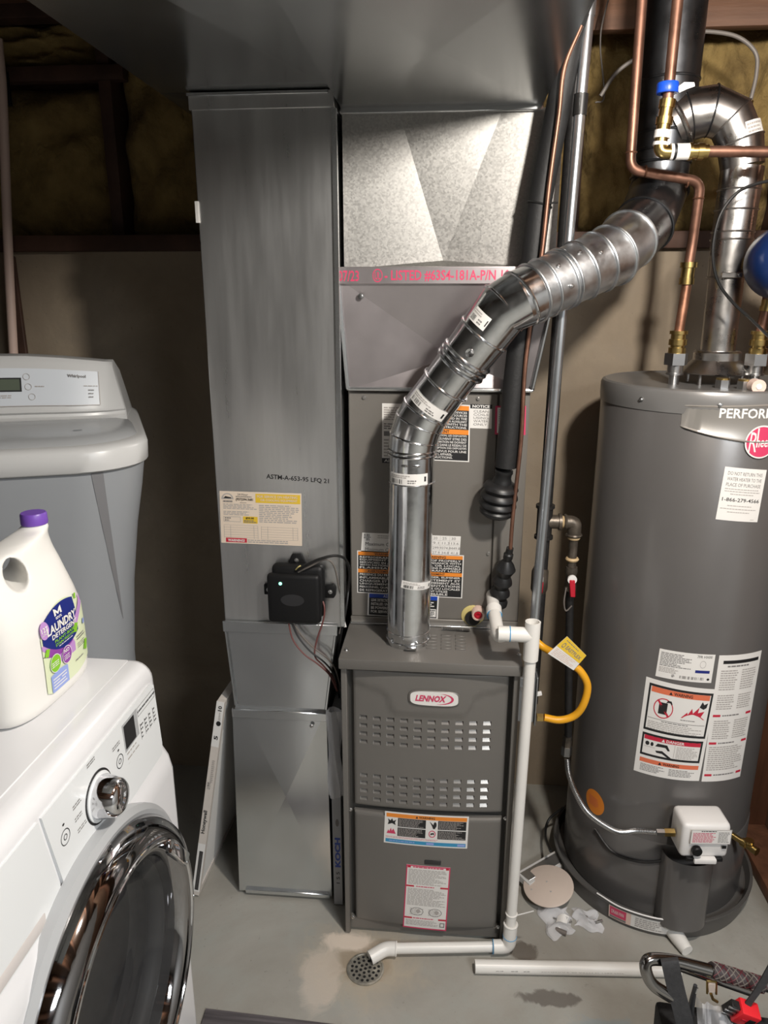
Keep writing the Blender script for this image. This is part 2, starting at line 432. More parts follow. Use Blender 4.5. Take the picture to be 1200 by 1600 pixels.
class Label:
    """flat print on a surface; fn(u, v, h) maps the unit square and a height above it to space"""
    def __init__(self, fn, step=0.25, xf=None):
        self.fn = fn; self.b = MB(xf); self.h = 0.0004; self.step = step
    def up(self): self.h += 0.0003
    def rect(self, u0, v0, u1, v1, m):
        n = max(1, int(math.ceil(abs(u1 - u0) / self.step)))
        vs = []; fs = []
        for i in range(n + 1):
            u = u0 + (u1 - u0) * i / n
            vs += [self.fn(u, v0, self.h), self.fn(u, v1, self.h)]
        for i in range(n): fs.append((2 * i, 2 * i + 2, 2 * i + 3, 2 * i + 1))
        self.b.add(vs, fs, m)
    def slab(self, m, t=0.0004, u0=0, v0=0, u1=1, v1=1):
        n = max(1, int(math.ceil((u1 - u0) / self.step))); vs = []; fs = []
        for i in range(n + 1):
            u = u0 + (u1 - u0) * i / n
            vs += [self.fn(u, v0, -0.0002), self.fn(u, v1, -0.0002), self.fn(u, v1, t), self.fn(u, v0, t)]
        for i in range(n):
            a, c = 4 * i, 4 * i + 4
            for k in range(4): fs.append((a + k, a + (k + 1) % 4, c + (k + 1) % 4, c + k))
        fs.append((0, 1, 2, 3)); fs.append((4 * n + 3, 4 * n + 2, 4 * n + 1, 4 * n))
        self.b.add(vs, fs, m); self.h = t + 0.0003
    def frame(self, u0, v0, u1, v1, wu, wv, m):
        self.rect(u0, v0, u1, v0 + wv, m); self.rect(u0, v1 - wv, u1, v1, m)
        self.rect(u0, v0, u0 + wu, v1, m); self.rect(u1 - wu, v0, u1, v1, m)
    def poly(self, pts, m):
        self.b.add([self.fn(u, v, self.h) for u, v in pts], [tuple(range(len(pts)))], m)
    def disc(self, u, v, ru, rv, m, n=24, a0=0, a1=2 * PI):
        if a1 - a0 > 6:
            k = max(8, n // 2); vs = []
            for i in range(k + 1):
                a = PI * i / k; du = -ru * math.cos(a); hv = max(rv * math.sin(a), 1e-5)
                vs += [self.fn(u + du, v - hv, self.h), self.fn(u + du, v + hv, self.h)]
            self.b.add(vs, [(2 * i, 2 * i + 2, 2 * i + 3, 2 * i + 1) for i in range(k)], m); return
        self.poly([(u + ru * math.cos(a0 + (a1 - a0) * k / n), v + rv * math.sin(a0 + (a1 - a0) * k / n)) for k in range(n)], m)
    def circ(self, u, v, ru, rv, w, m, n=24):
        vs = []
        for k in range(n):
            a = 2 * PI * k / n
            vs += [self.fn(u + ru * math.cos(a), v + rv * math.sin(a), self.h), self.fn(u + ru * (1 - w) * math.cos(a), v + rv * (1 - w) * math.sin(a), self.h)]
        self.b.add(vs, [(2 * k, 2 * ((k + 1) % n), 2 * ((k + 1) % n) + 1, 2 * k + 1) for k in range(n)], m)
    def text(self, s, u0, v0, u1, v1, m, bold=0.0, shear=0.0, turn=0):
        vs, fs = glyphs(s, bold, shear)
        x0, x1 = min(p[0] for p in vs), max(p[0] for p in vs); y0, y1 = min(p[1] for p in vs), max(p[1] for p in vs)
        out = []
        for x, y in vs:
            a, c = (x - x0) / (x1 - x0), (y - y0) / (y1 - y0)
            if turn == 1: a, c = 1 - c, a       # reads upward
            if turn == -1: a, c = c, 1 - a      # reads downward
            out.append(self.fn(u0 + (u1 - u0) * a, v0 + (v1 - v0) * c, self.h))
        self.b.add(out, fs, m)
    def lines(self, u0, v0, u1, v1, n, m, fill=0.55, ragged=0.35, words=7):
        dv = (v1 - v0) / n
        for i in range(n):
            v = v1 - (i + 0.5) * dv; u = u0; end = u1 - random.random() * ragged * (u1 - u0)
            while u < end:
                wd = (u1 - u0) / words * random.uniform(0.4, 1.2)
                self.rect(u, v - dv * fill / 2, min(u + wd, end), v + dv * fill / 2, m); u += wd + (u1 - u0) / words * 0.16
    def qr(self, u0, v0, u1, v1, m, n=9): pass
    def bars(self, u0, v0, u1, v1, n, m):
        d = (u1 - u0) / n
        for i in range(n):
            if random.random() < 0.75: self.rect(u0 + i * d, v0, u0 + i * d + d * random.uniform(0.3, 0.8), v1, m)
    def build(self, name='label', parent=None): return self.b.build(name, parent, 30, recalc=False)

def quad(TL, TR, BR, BL):
    TL, TR, BR, BL = V(TL), V(TR), V(BR), V(BL)
    nrm = (TR - BL).cross(TL - BL).normalized()
    nrm = (TR - TL).cross(TL - BL).normalized()
    def fn(u, v, h):
        return (BL * (1 - u) + BR * u) * (1 - v) + (TL * (1 - u) + TR * u) * v + nrm * h
    return fn

# ================================================================== THE SETTING
WALLY = 2.30
b = MB(); b.box((-1.75, -2.6, -0.12), (2.6, 2.55, 0.0), 'floor_concrete'); floor = tag(b.build('floor'), kind='structure')
floor['label'] = 'mottled grey concrete floor'
# object coordinates of the floor texture follow the mesh centre, so shift them back to the room origin
wall_back = tag(one('wall_back', (-1.75, WALLY, 0), (2.6, 2.55, 1.812), 'wall_concrete', None), kind='structure')
b = MB(); b.box((-1.75, 2.48, 1.812), (2.6, 2.55, 2.70), 'subfloor'); b.build('sheathing', wall_back)
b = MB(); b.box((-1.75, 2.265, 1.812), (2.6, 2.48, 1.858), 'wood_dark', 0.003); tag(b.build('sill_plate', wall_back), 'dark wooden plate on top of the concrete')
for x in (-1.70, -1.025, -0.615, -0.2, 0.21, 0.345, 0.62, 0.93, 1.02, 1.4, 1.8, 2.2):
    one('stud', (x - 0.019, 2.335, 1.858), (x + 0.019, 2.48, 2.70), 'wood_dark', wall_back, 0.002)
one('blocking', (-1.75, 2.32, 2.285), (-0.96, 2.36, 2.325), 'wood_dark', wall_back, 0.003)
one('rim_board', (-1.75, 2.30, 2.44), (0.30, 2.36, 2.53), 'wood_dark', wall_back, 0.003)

def batt(x0, x1, z0, z1, seed):
    rnd = random.Random(seed)
    ph = [rnd.uniform(0, 6.28) for _ in range(6)]
    bb = MB()
    def fn(u, v):
        e = min(1.0, min(u, 1 - u) * 7, min(v, 1 - v) * 7); e = math.sqrt(max(e, 0))
        y = 2.44 - 0.075 * e - 0.012 * math.sin(u * 9 + ph[0] + 3 * math.sin(v * 7 + ph[1])) - 0.010 * math.sin(v * 14 + ph[2] + 2 * math.sin(u * 11 + ph[3])) - 0.006 * math.sin(u * 37 + v * 29 + ph[4])
        return V(x0 + (x1 - x0) * u, y, z0 + (z1 - z0) * v)
    bb.grid(fn, 28, 36, 'insulation')
    return bb.build('insulation_batt', wall_back, 80)
for i, (x0, x1, z0, z1) in enumerate([(-1.69, -1.04, 1.85, 2.29), (-1.69, -1.04, 2.32, 2.46), (-1.01, -0.63, 1.85, 2.46), (-0.60, -0.21, 1.85, 2.5), (0.225, 0.335, 1.85, 2.5), (0.355, 0.61, 1.85, 2.42), (0.635, 0.92, 1.85, 2.42), (1.03, 1.39, 1.85, 2.42)]):
    batt(x0, x1, z0, z1, i)

ceiling = tag(one('ceiling', (-1.75, -2.6, 2.70), (2.6, 2.55, 2.74), 'subfloor', None), kind='structure')
for y in (2.22, 1.82, 1.42, 1.02, 0.35, -0.1, -0.5, -0.9, -1.7, -2.1):
    one('joist', (-1.75, y - 0.02, 2.455), (2.6, y + 0.02, 2.70), 'wood_beam', ceiling, 0.002)
b = MB(); b.box((0.30, 2.16, 2.325), (2.6, 2.198, 2.392), 'wood_beam', 0.003); tag(b.build('trim_1'), 'reddish wooden ledger running behind the copper pipes', kind='structure')
for nm, lo, hi in (('wall_left', (-1.85, -2.6, 0), (-1.75, 2.55, 2.74)), ('wall_right', (2.6, -2.6, 0), (2.7, 2.55, 2.74)), ('wall_rear', (-1.75, -2.7, 0), (2.6, -2.6, 2.74))):
    tag(one(nm, lo, hi, 'drywall' if nm == 'wall_right' else 'unfinished_wall', None), kind='structure')
# stud partition right of the water heater
part_w = tag(one('wall_partition', (1.055, 1.35, 0.0), (1.07, 2.30, 2.44), 'subfloor', None), kind='structure')
one('bottom_plate', (0.952, 1.35, 0.0), (1.055, 2.30, 0.04), 'wood_stud', part_w, 0.003)
for y in (2.10, 1.66):
    one('stud', (0.952, y, 0.04), (1.055, y + 0.04, 2.44), 'wood_stud', part_w, 0.003)
one('stud', (0.952, 2.255, 0.04), (1.055, 2.295, 2.44), 'wood_stud', part_w, 0.003)

# ================================================================== RETURN DUCT (left)
def vpanel(bb, TL, TR, BR, BL, ua, ub, uc, vc, d, m):
    """sheet metal face cross-broken into a V: a triangle from the top edge (ua..ub) to an apex (uc, vc) set off by d"""
    f = quad(TL, TR, BR, BL)
    p = [f(0, 1, 0), f(ua, 1, 0), f(ub, 1, 0), f(1, 1, 0), f(1, 0, 0), f(0, 0, 0), f(uc, vc, d)]
    bb.add(p, [(1, 6, 2)], m); bb.add(p, [(0, 5, 6, 1)] if ua > 0.001 else [(0, 5, 6)], m)
    bb.add(p, [(2, 6, 4, 3)] if ub < 0.999 else [(3, 6, 4)], m); bb.add(p, [(5, 4, 6)], m)

RD = thing('return_duct', 'tall galvanized return air duct with paper sticker, left of the furnace', 'duct', (-0.415, 1.95, 0))
RX0, RX1, RY0, RY1 = -0.572, -0.262, 1.735, 2.25
b = MB()
b.box((RX0, RY0, 0.855), (RX1, RY1, 2.10), 'galv', 0.002, 1)
b.build('main_section', RD)
b = MB(); b.box((RX0 - 0.004, RY0 - 0.004, 2.068), (RX1 + 0.004, RY1, 2.102), 'galv', 0.001, 1)
b.box((RX0 - 0.006, RY0 - 0.010, 2.094), (RX1 - 0.008, RY0 - 0.003, 2.101), 'galv_smooth', 0.001, 1)
b.build('top_collar', RD)
b = MB(); b.box((RX1 - 0.002, RY0 - 0.007, 0.86), (RX1 + 0.009, RY0 + 0.004, 2.066), 'galv_smooth', 0.001, 1); b.build('corner_seam', RD)
# offset transition
b = MB()
t0, t1 = 0.857, 0.612
a = [(RX0, RY0 - 0.006, t0), (RX1 - 0.012, RY0 - 0.006, t0), (RX1 - 0.012, RY1, t0), (RX0, RY1, t0)]
c = [(-0.556, RY0 - 0.012, t1), (-0.302, RY0 - 0.012, t1), (-0.302, RY1, t1), (-0.556, RY1, t1)]
b.solid([V(p) for p in c + a], [(3, 2, 1, 0), (4, 5, 6, 7), (0, 1, 5, 4), (1, 2, 6, 5), (2, 3, 7, 6), (3, 0, 4, 7)], 'galv_smooth', 0.0015, 1)
b.box((RX0 - 0.003, RY0 - 0.012, 0.836), (RX1 - 0.01, RY0 - 0.004, 0.866), 'galv_smooth', 0.001, 1)
b.build('offset_transition', RD)
for s in (0, 1):
    b = MB(); p, q = (V(a[0]), V(c[0])) if s == 0 else (V(a[1]), V(c[1]))
    b.tube([p + V(0.004 - 0.008 * s, -0.004, -0.02), q + V(0.004 - 0.008 * s, -0.003, 0.01)], 0.004, 'galv_smooth', 6); b.build('standing_seam', RD)
b = MB()
x0, x1, yf, z1 = -0.575, -0.302, RY0 - 0.014, 0.612
TL, TR, BR, BL = V(x0 + 0.012, yf, z1), V(x1 - 0.004, yf, z1), V(x1, yf - 0.006, 0.012), V(x0, yf - 0.006, 0.012)
vpanel(b, TL, TR, BR, BL, 0.10, 0.99, 0.55, 0.56, 0.010, 'galv_smooth')
b.add([TL, TR, BR, BL] + [V(p.x, RY1, p.z) for p in (TL, TR, BR, BL)], [(0, 4, 5, 1), (1, 5, 6, 2), (2, 6, 7, 3), (3, 7, 4, 0), (4, 7, 6, 5)], 'galv_smooth')
b.build('lower_section', RD, 3)
b = MB(); b.box((x0 + 0.02, yf - 0.014, 0.010), (x1 - 0.004, yf + 0.01, 0.024), 'galv_smooth', 0.002, 1); b.build('bottom_lip', RD)
b = MB(); b.box((-0.562, yf - 0.010, 0.588), (-0.300, yf + 0.004, 0.614), 'galv_smooth', 0.002, 1); b.build('drive_cleat', RD)
b = MB(); b.screw((-0.3449, 1.713, 0.5739), (0, -1, 0), 0.004); b.build('screw', RD)
b = MB(); b.box((RX0 - 0.004, RY0 - 0.006, 1.84), (RX0 + 0.003, RY0, 1.885), 'paper'); b.build('tape_scrap', RD)
# service sticker
L = Label(quad((-0.5638, 1.735, 1.215), (-0.3567, 1.735, 1.213), (-0.3594, 1.735, 1.076), (-0.5676, 1.735, 1.079)))
L.slab('paper_warm')
L.rect(0.44, 0.80, 0.985, 0.97, 'yellow'); L.rect(0.28, 0.40, 0.46, 0.53, 'yellow'); L.rect(0.06, 0.02, 0.32, 0.105, 'red')
L.disc(0.095, 0.85, 0.075, 0.115, 'ink_soft', 18, 0, PI * 1.06)
L.lines(0.04, 0.78, 0.17, 0.84, 1, 'ink_gray')
L.lines(0.04, 0.66, 0.46, 0.77, 4, 'ink_soft'); L.lines(0.04, 0.545, 0.46, 0.63, 3, 'ink_soft'); L.lines(0.48, 0.42, 0.97, 0.77, 10, 'ink_soft')
L.frame(0.04, 0.42, 0.25, 0.52, 0.004, 0.008, 'ink_soft'); L.lines(0.055, 0.43, 0.13, 0.51, 2, 'ink_gray', words=2)
for k in range(6): L.rect(0.04, 0.12 + k * 0.047, 0.46, 0.124 + k * 0.047, 'ink_soft'); L.rect(0.50, 0.10 + k * 0.047, 0.95, 0.104 + k * 0.047, 'ink_soft')
for u in (0.04, 0.12, 0.41, 0.458, 0.50, 0.58, 0.89, 0.947): L.rect(u, 0.10, u + 0.004, 0.35, 'ink_soft')
L.lines(0.33, 0.02, 0.94, 0.09, 2, 'ink_soft', words=12)
L.up()
L.disc(0.095, 0.87, 0.052, 0.075, 'paper_warm', 14, 0, PI); L.up(); L.poly([(0.05, 0.87), (0.07, 0.91), (0.10, 0.90), (0.14, 0.89), (0.145, 0.87)], 'ink')
L.text('24-Hour', 0.22, 0.93, 0.35, 0.97, 'ink_gray'); L.lines(0.20, 0.895, 0.41, 0.92, 1, 'ink_gray', words=9); L.text('(937)294-3681', 0.20, 0.82, 0.41, 0.88, 'ink', 0.02); L.lines(0.25, 0.785, 0.37, 0.80, 1, 'ink_gray')
L.text('FOR SERVICE ON HEATING', 0.46, 0.895, 0.95, 0.945, 'paper_warm', 0.02); L.text('OR COOLING EQUIPMENT', 0.50, 0.825, 0.95, 0.875, 'paper_warm', 0.02)
L.text('$50.00', 0.315, 0.475, 0.415, 0.52, 'ink', 0.02); L.lines(0.29, 0.41, 0.45, 0.465, 2, 'ink_gray', words=6)
L.text('WARNING!', 0.085, 0.035, 0.295, 0.088, 'paper', 0.03)
tag(L.build('service_sticker', RD), 'cream service sticker with yellow banner and red warning block')
L = Label(quad((-0.4462, 1.735, 1.262), (-0.284, 1.735, 1.252), (-0.2843, 1.735, 1.238), (-0.4469, 1.735, 1.247)))
L.text('ASTM-A-653-95 LFQ 21', 0.02, 0.02, 0.98, 0.98, 'ink', 0.02); tag(L.build('marker_writing', RD), 'black stencilled marking')

# trunks under the joists
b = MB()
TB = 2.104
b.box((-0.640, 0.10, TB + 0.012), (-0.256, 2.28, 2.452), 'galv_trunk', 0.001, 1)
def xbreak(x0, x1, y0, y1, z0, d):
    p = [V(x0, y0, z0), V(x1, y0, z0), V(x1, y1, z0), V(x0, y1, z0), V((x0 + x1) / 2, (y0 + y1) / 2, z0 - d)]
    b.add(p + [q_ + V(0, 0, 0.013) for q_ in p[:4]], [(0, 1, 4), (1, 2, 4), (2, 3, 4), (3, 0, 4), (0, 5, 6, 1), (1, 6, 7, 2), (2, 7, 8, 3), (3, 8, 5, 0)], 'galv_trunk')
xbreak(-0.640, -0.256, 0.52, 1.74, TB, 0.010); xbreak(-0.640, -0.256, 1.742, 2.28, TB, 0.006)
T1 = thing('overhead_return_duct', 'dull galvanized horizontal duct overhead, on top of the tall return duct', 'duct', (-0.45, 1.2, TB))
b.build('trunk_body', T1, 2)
for y in (0.5,):
    b = MB(); b.box((-0.645, y - 0.012, TB - 0.004), (-0.251, y + 0.012, TB + 0.01), 'galv_trunk', 0.001, 1); b.build('drive_cleat', T1)

# ================================================================== SUPPLY PLENUM
SP = thing('supply_plenum', 'spangled galvanized supply plenum above the furnace coil', 'plenum', (-0.01, 2.0, 1.46))
PX0, PX1, PYF = -0.251, 0.234, 1.80
b = MB()
TL, TR, BR, BL = V(PX0, PYF, 2.074), V(PX1, PYF, 2.074), V(PX1, PYF, 1.742), V(PX0, PYF, 1.742)
vpanel(b, TL, TR, BR, BL, 0.26, 0.73, 0.475, 0.06, -0.030, 'galv_spangle')
b.add([TL, TR, BR, BL] + [V(p.x, 2.28, p.z) for p in (TL, TR, BR, BL)], [(0, 4, 5, 1), (1, 5, 6, 2), (2, 6, 7, 3), (3, 7, 4, 0), (4, 7, 6, 5)], 'galv_spangle')
b.build('upper_box', SP, 2)
b = MB()
TL, TR, BR, BL = V(-0.262, 1.765, 1.715), V(0.238, 1.765, 1.715), V(0.198, 1.788, 1.462), V(-0.246, 1.788, 1.462)
vpanel(b, TL, TR, BR, BL, 0.02, 0.98, 0.55, 0.30, -0.026, 'plenum_foil')
bk = [V(-0.262, 2.28, 1.715), V(0.238, 2.28, 1.715), V(0.198, 2.28, 1.462), V(-0.246, 2.28, 1.462)]
b.add([TL, TR, BR, BL] + bk, [(0, 4, 5, 1), (1, 5, 6, 2), (2, 6, 7, 3), (3, 7, 4, 0), (4, 7, 6, 5)], 'plenum_foil')
b.build('transition', SP, 2)
for s in (-1, 1):
    p, q = (TL, BL) if s < 0 else (TR, BR)
    b = MB(); b.tube([p + V(-0.002 * s, -0.003, 0), q + V(-0.002 * s, -0.003, 0.004)], 0.0055, 'galv_smooth', 8); b.build('corner_seam', SP)
b = MB(); b.tube([BL + V(0, -0.004, 0.004), BR + V(0, -0.004, 0.004)], 0.005, 'galv_smooth', 8); b.build('bottom_cleat', SP)
b = MB(); b.box((-0.266, 1.757, 1.708), (0.2405, 2.28, 1.746), 'plenum_foil', 0.003, 2); b.build('flange', SP)
b = MB(); b.screw((-0.2079, 1.764, 1.681), (0, -1, 0), 0.005); b.build('screw', SP)
b = MB(); b.screw(V(0.196, 1.785, 1.470), (0, -1, 0), 0.005, 'iron'); b.build('screw', SP)
L = Label(quad((-0.264, 1.7565, 1.744), (0.239, 1.7565, 1.744), (0.239, 1.7565, 1.709), (-0.264, 1.7565, 1.709)))
L.slab('plenum_foil', 0.0003)
L.text('07/23', 0.01, 0.14, 0.105, 0.82, 'pink_red', 0.015)
L.circ(0.190, 0.5, 0.023, 0.42, 0.16, 'pink_red'); L.text('UL', 0.177, 0.24, 0.203, 0.72, 'pink_red', 0.02)
L.text('- LISTED #63S4-181A-P/N 1060', 0.222, 0.14, 0.83, 0.84, 'pink_red', 0.02)
tag(L.build('listing_tape', SP), 'foil tape printed in red with its listing number')

T2 = thing('overhead_supply_duct', 'galvanized horizontal duct overhead, on top of the spangled supply plenum', 'duct', (0, 1.2, 2.075))
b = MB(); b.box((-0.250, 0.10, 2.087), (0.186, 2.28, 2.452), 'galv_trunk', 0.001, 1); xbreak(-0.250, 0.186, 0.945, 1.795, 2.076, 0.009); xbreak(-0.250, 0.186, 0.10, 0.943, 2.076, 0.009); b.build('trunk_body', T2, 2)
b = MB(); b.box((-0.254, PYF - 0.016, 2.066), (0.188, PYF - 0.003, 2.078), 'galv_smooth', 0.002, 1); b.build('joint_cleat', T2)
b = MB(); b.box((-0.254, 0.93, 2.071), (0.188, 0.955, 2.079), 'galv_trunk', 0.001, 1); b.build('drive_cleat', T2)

# ================================================================== COIL CABINET
CC = thing('coil_cabinet', 'grey-brown evaporator coil cabinet covered in warning labels, on top of the furnace', 'coil', (-0.025, 2.05, 0.842))
CX0, CX1, CYF = -0.246, 0.196, 1.80
b = MB(); b.box((CX0, CYF + 0.004, 0.842), (CX1, 2.25, 1.460), 'coil_paint', 0.002, 1); b.build('casing', CC)
b = MB(); b.box((CX0 + 0.002, CYF - 0.004, 0.862), (0.1185, CYF + 0.005, 1.456), 'coil_paint', 0.002, 1); b.build('access_panel', CC)
b = MB(); b.box((0.1215, CYF - 0.004, 0.862), (CX1 - 0.001, CYF + 0.005, 1.456), 'coil_paint', 0.002, 1); b.build('pipe_panel', CC)
b = MB(); b.box((CX0, CYF - 0.008, 0.843), (CX1, CYF + 0.006, 0.862), 'coil_paint', 0.002, 1); b.box((CX0, CYF - 0.016, 0.843), (CX1, CYF - 0.004, 0.848), 'galv_smooth', 0.001, 1); b.build('base_rail', CC)
for p in ((-0.2059, 1.796, 1.444), (0.071, 1.796, 1.444), (0.111, 1.796, 1.05)):
    b = MB(); b.screw(p, (0, -1, 0), 0.004, 'louver_lit'); b.build('screw', CC)
CQ = lambda a, bq, c, d: quad(a, bq, c, d)
# upper left white label
L = Label(quad((-0.1618, 1.796, 1.43), (-0.0508, 1.796, 1.428), (-0.0515, 1.796, 1.278), (-0.162, 1.796, 1.281))); L.slab('paper')
L.lines(0.04, 0.72, 0.95, 0.95, 6, 'ink_soft'); L.rect(0.04, 0.46, 0.9, 0.54, 'ink_gray'); L.lines(0.04, 0.1, 0.95, 0.42, 6, 'ink_soft'); L.lines(0.04, 0.57, 0.95, 0.68, 3, 'ink_gray'); L.rect(0, 0, 0.6, 0.085, 'ink')
L.up(); L.text('AIR', 0.05, 0.02, 0.25, 0.065, 'paper')
tag(L.build('rating_label', CC), 'white rating label half behind the flue pipe')
def black_label(TL, TR, BR, BL, head1, head2, rows1, rows2, name, lab, mid=0.52, htxt='ink'):
    L = Label(quad(TL, TR, BR, BL)); L.slab('paper')
    L.rect(0.02, 0.02, 0.98, 0.98, 'ink'); L.up()
    L.rect(0.02, 0.90, 0.98, 0.98, 'orange'); L.rect(0.02, mid - 0.04, 0.98, mid + 0.045, 'orange')
    n = len(rows1); d = (0.89 - mid - 0.055) / n
    for i, s in enumerate(rows1): L.text(s, 0.05, 0.885 - (i + 1) * d + d * 0.18, 0.95 if len(s) > 14 else 0.8, 0.885 - i * d - d * 0.08, 'paper', 0.015)
    n = len(rows2); d = (mid - 0.05 - 0.03) / n
    for i, s in enumerate(rows2): L.text(s, 0.05, mid - 0.045 - (i + 1) * d + d * 0.18, (0.95 if i < n - 2 else 0.72), mid - 0.045 - i * d - d * 0.08, 'paper', 0.015)
    L.up(); L.text(head1, 0.33, 0.912, 0.67, 0.968, htxt, 0.02); L.text(head2, 0.2, mid - 0.025, 0.66, mid + 0.03, htxt, 0.02)
    return tag(L.build(name, CC), lab)
black_label((-0.0945, 1.796, 1.434), (0.053, 1.796, 1.428), (0.0545, 1.796, 1.287), (-0.0931, 1.796, 1.291), 'WARNING', 'AVERTISSEMENT',
    ['UNAPPROVED AUXILIARY DEVICES', 'WITH POTENTIAL IGNITION SOURCES', 'SHALL NOT BE INSTALLED IN THE', 'DUCTWORK OTHER THAN AUXILIARY', 'DEVICES FOR USE WITH THE', 'APPLIANCE. SEE INSTRUCTIONS.'],
    ['SOURCES D INFLAMMATION, LES DISPOSITIFS', 'AUXILIAIRES NE PEUVENT ETRE DES', 'SOURCES D INFLAMMATION NE DOIVENT', 'PAS ETRE INSTALLES DANS LE RESEAU DE', 'CONDUITS, A L EXCEPTION DES DISPOSITIFS', 'AUXILIAIRES PREVUS POUR UNE', 'UTILISATION AVEC L APPAREIL.', 'VOIR LES INSTRUCTIONS.'], 'warning_label', 'black and orange warning label right of the flue pipe')
L = Label(quad((0.0529, 1.796, 1.431), (0.1052, 1.796, 1.43), (0.1061, 1.796, 1.371), (0.0533, 1.796, 1.372))); L.slab('paper')
L.rect(0, 0.82, 1, 1, 'ink'); L.up(); L.text('NOTICE', 0.1, 0.85, 0.9, 0.97, 'paper', 0.03)
for i, s in enumerate(('CLEAN', 'COILS', 'USING', 'WATER', 'ONLY.')): L.text(s, 0.16, 0.66 - i * 0.135, 0.84, 0.755 - i * 0.135, 'ink_gray')
tag(L.build('notice_label', CC), 'small white label headed NOTICE')
L = Label(quad((0.113, 1.796, 1.427), (0.1863, 1.796, 1.428), (0.1886, 1.796, 1.357), (0.1144, 1.796, 1.357))); L.slab('pink_red')
L.rect(0.07, 0.06, 0.93, 0.94, 'paper'); L.up(); L.lines(0.12, 0.45, 0.88, 0.9, 6, 'ink_soft'); L.lines(0.12, 0.1, 0.6, 0.4, 4, 'ink_soft'); L.frame(0.66, 0.1, 0.88, 0.34, 0.02, 0.02, 'ink_gray')
tag(L.build('pink_label', CC), 'white label with a pink border behind the black line')
L = Label(quad((0.1254, 1.796, 1.354), (0.1718, 1.796, 1.355), (0.1717, 1.796, 1.294), (0.1249, 1.796, 1.295))); L.slab('paper'); L.rect(0.03, 0.02, 0.96, 0.7, 'ink'); L.rect(0.03, 0.72, 0.96, 0.97, 'orange'); L.up(); L.lines(0.1, 0.4, 0.9, 0.65, 4, 'paper'); L.rect(0.6, 0.05, 0.92, 0.32, 'paper'); L.up(); L.lines(0.64, 0.08, 0.88, 0.28, 4, 'ink', words=3); L.text('WARNING', 0.45, 0.77, 0.93, 0.92, 'ink')
L.build('small_warning_label', CC)
L = Label(quad((-0.2135, 1.796, 1.096), (0.0397, 1.796, 1.093), (0.0379, 1.796, 1.041), (-0.2173, 1.796, 1.044))); L.slab('paper')
L.lines(0.02, 0.7, 0.045, 0.95, 3, 'ink', words=2); L.lines(0.045, 0.6, 0.09, 0.95, 5, 'ink', words=2); L.lines(0.16, 0.72, 0.32, 0.92, 2, 'ink_soft')
L.text('Maximum Cond', 0.04, 0.34, 0.36, 0.52, 'ink'); L.text('Minimum Cond', 0.04, 0.06, 0.36, 0.24, 'ink_gray')
for r, row in enumerate((('20', '25', '30'), ('9.1', '11.3', '13.6'), ('299.9', '374.8', '449.8'), ('27.9', '34.8', '41.8'))):
    for q, s in enumerate(row): L.text(s, 0.725 + q * 0.092, 0.80 - r * 0.25, 0.725 + q * 0.092 + 0.02 * len(s) * 0.8 + 0.01, 0.93 - r * 0.25, 'ink_gray')
for r in range(3): L.rect(0.7, 0.745 - r * 0.25, 0.99, 0.755 - r * 0.25, 'ink_soft')
for q in range(3): L.rect(0.7 + q * 0.095, 0.02, 0.702 + q * 0.095, 0.98, 'ink_soft')
tag(L.build('capacity_label', CC), 'white table label behind the flue pipe')
black_label((-0.2272, 1.796, 1.047), (-0.0906, 1.796, 1.044), (-0.0895, 1.796, 0.9267), (-0.2285, 1.796, 0.9289), 'WARNING', 'AVERTISSEMENT',
    ['REFRIGERANT LEAK', 'EQUIPMENT MUST BE', 'SERVICED IN ACCORD', 'WITH NATIONAL CODES', 'FLAMMABLE'], ['PRESENCE DU FRIGORIGENE', 'INFLAMMABLE. IL FAUT', 'CHARGER ET REPARER', 'UNIQUEMENT PAR DU', 'PERSONNEL QUALIFIE', 'DE REFRIGERATION'], 'warning_label', 'black and orange warning label left of the flue pipe', 0.53)
black_label((-0.0906, 1.796, 1.043), (0.0493, 1.796, 1.042), (0.0479, 1.796, 0.9227), (-0.0895, 1.796, 0.9249), 'WARNING', 'AVERTISSEMENT',
    ['DISPOSE OF PROPERLY', 'IN ACCORDANCE WITH', 'FEDERAL OR LOCAL', 'REGULATIONS FLAMMABLE', 'REFRIGERANT USED'], ['A VIDANGER, ELIMINER', 'CORRECTEMENT ET', 'CONFORMEMENT AUX', 'REGLEMENTATIONS', 'FEDERALES OU LOCALES', 'REFRIGERANT UTILISE', 'INFLAMMABLE'], 'warning_label', 'black and orange warning label low on the cabinet, right of the flue pipe', 0.54)
L = Label(quad((-0.1995, 1.795, 0.9301), (-0.0123, 1.795, 0.9278), (-0.0143, 1.795, 0.8621), (-0.2016, 1.795, 0.8657))); L.slab('paper'); L.rect(0.02, 0.03, 0.98, 0.8, 'ink'); L.rect(0.02, 0.8, 0.98, 0.97, 'blue'); L.up()
L.text('A2L', 0.22, 0.83, 0.3, 0.94, 'paper')
for i, s in enumerate(('LEAK DETECTION', 'INSTALLED. UNIT', 'BE POWERED', 'FOR SERVICE')): L.text(s, 0.05, 0.64 - i * 0.17, 0.32, 0.76 - i * 0.17, 'paper', 0.015)
L.lines(0.74, 0.5, 0.96, 0.74, 3, 'paper', words=3); L.rect(0.86, 0.08, 0.97, 0.42, 'paper'); L.up(); L.lines(0.87, 0.1, 0.96, 0.4, 4, 'ink', words=3)
tag(L.build('leak_notice_label', CC), 'black label with a blue header behind the flue pipe')
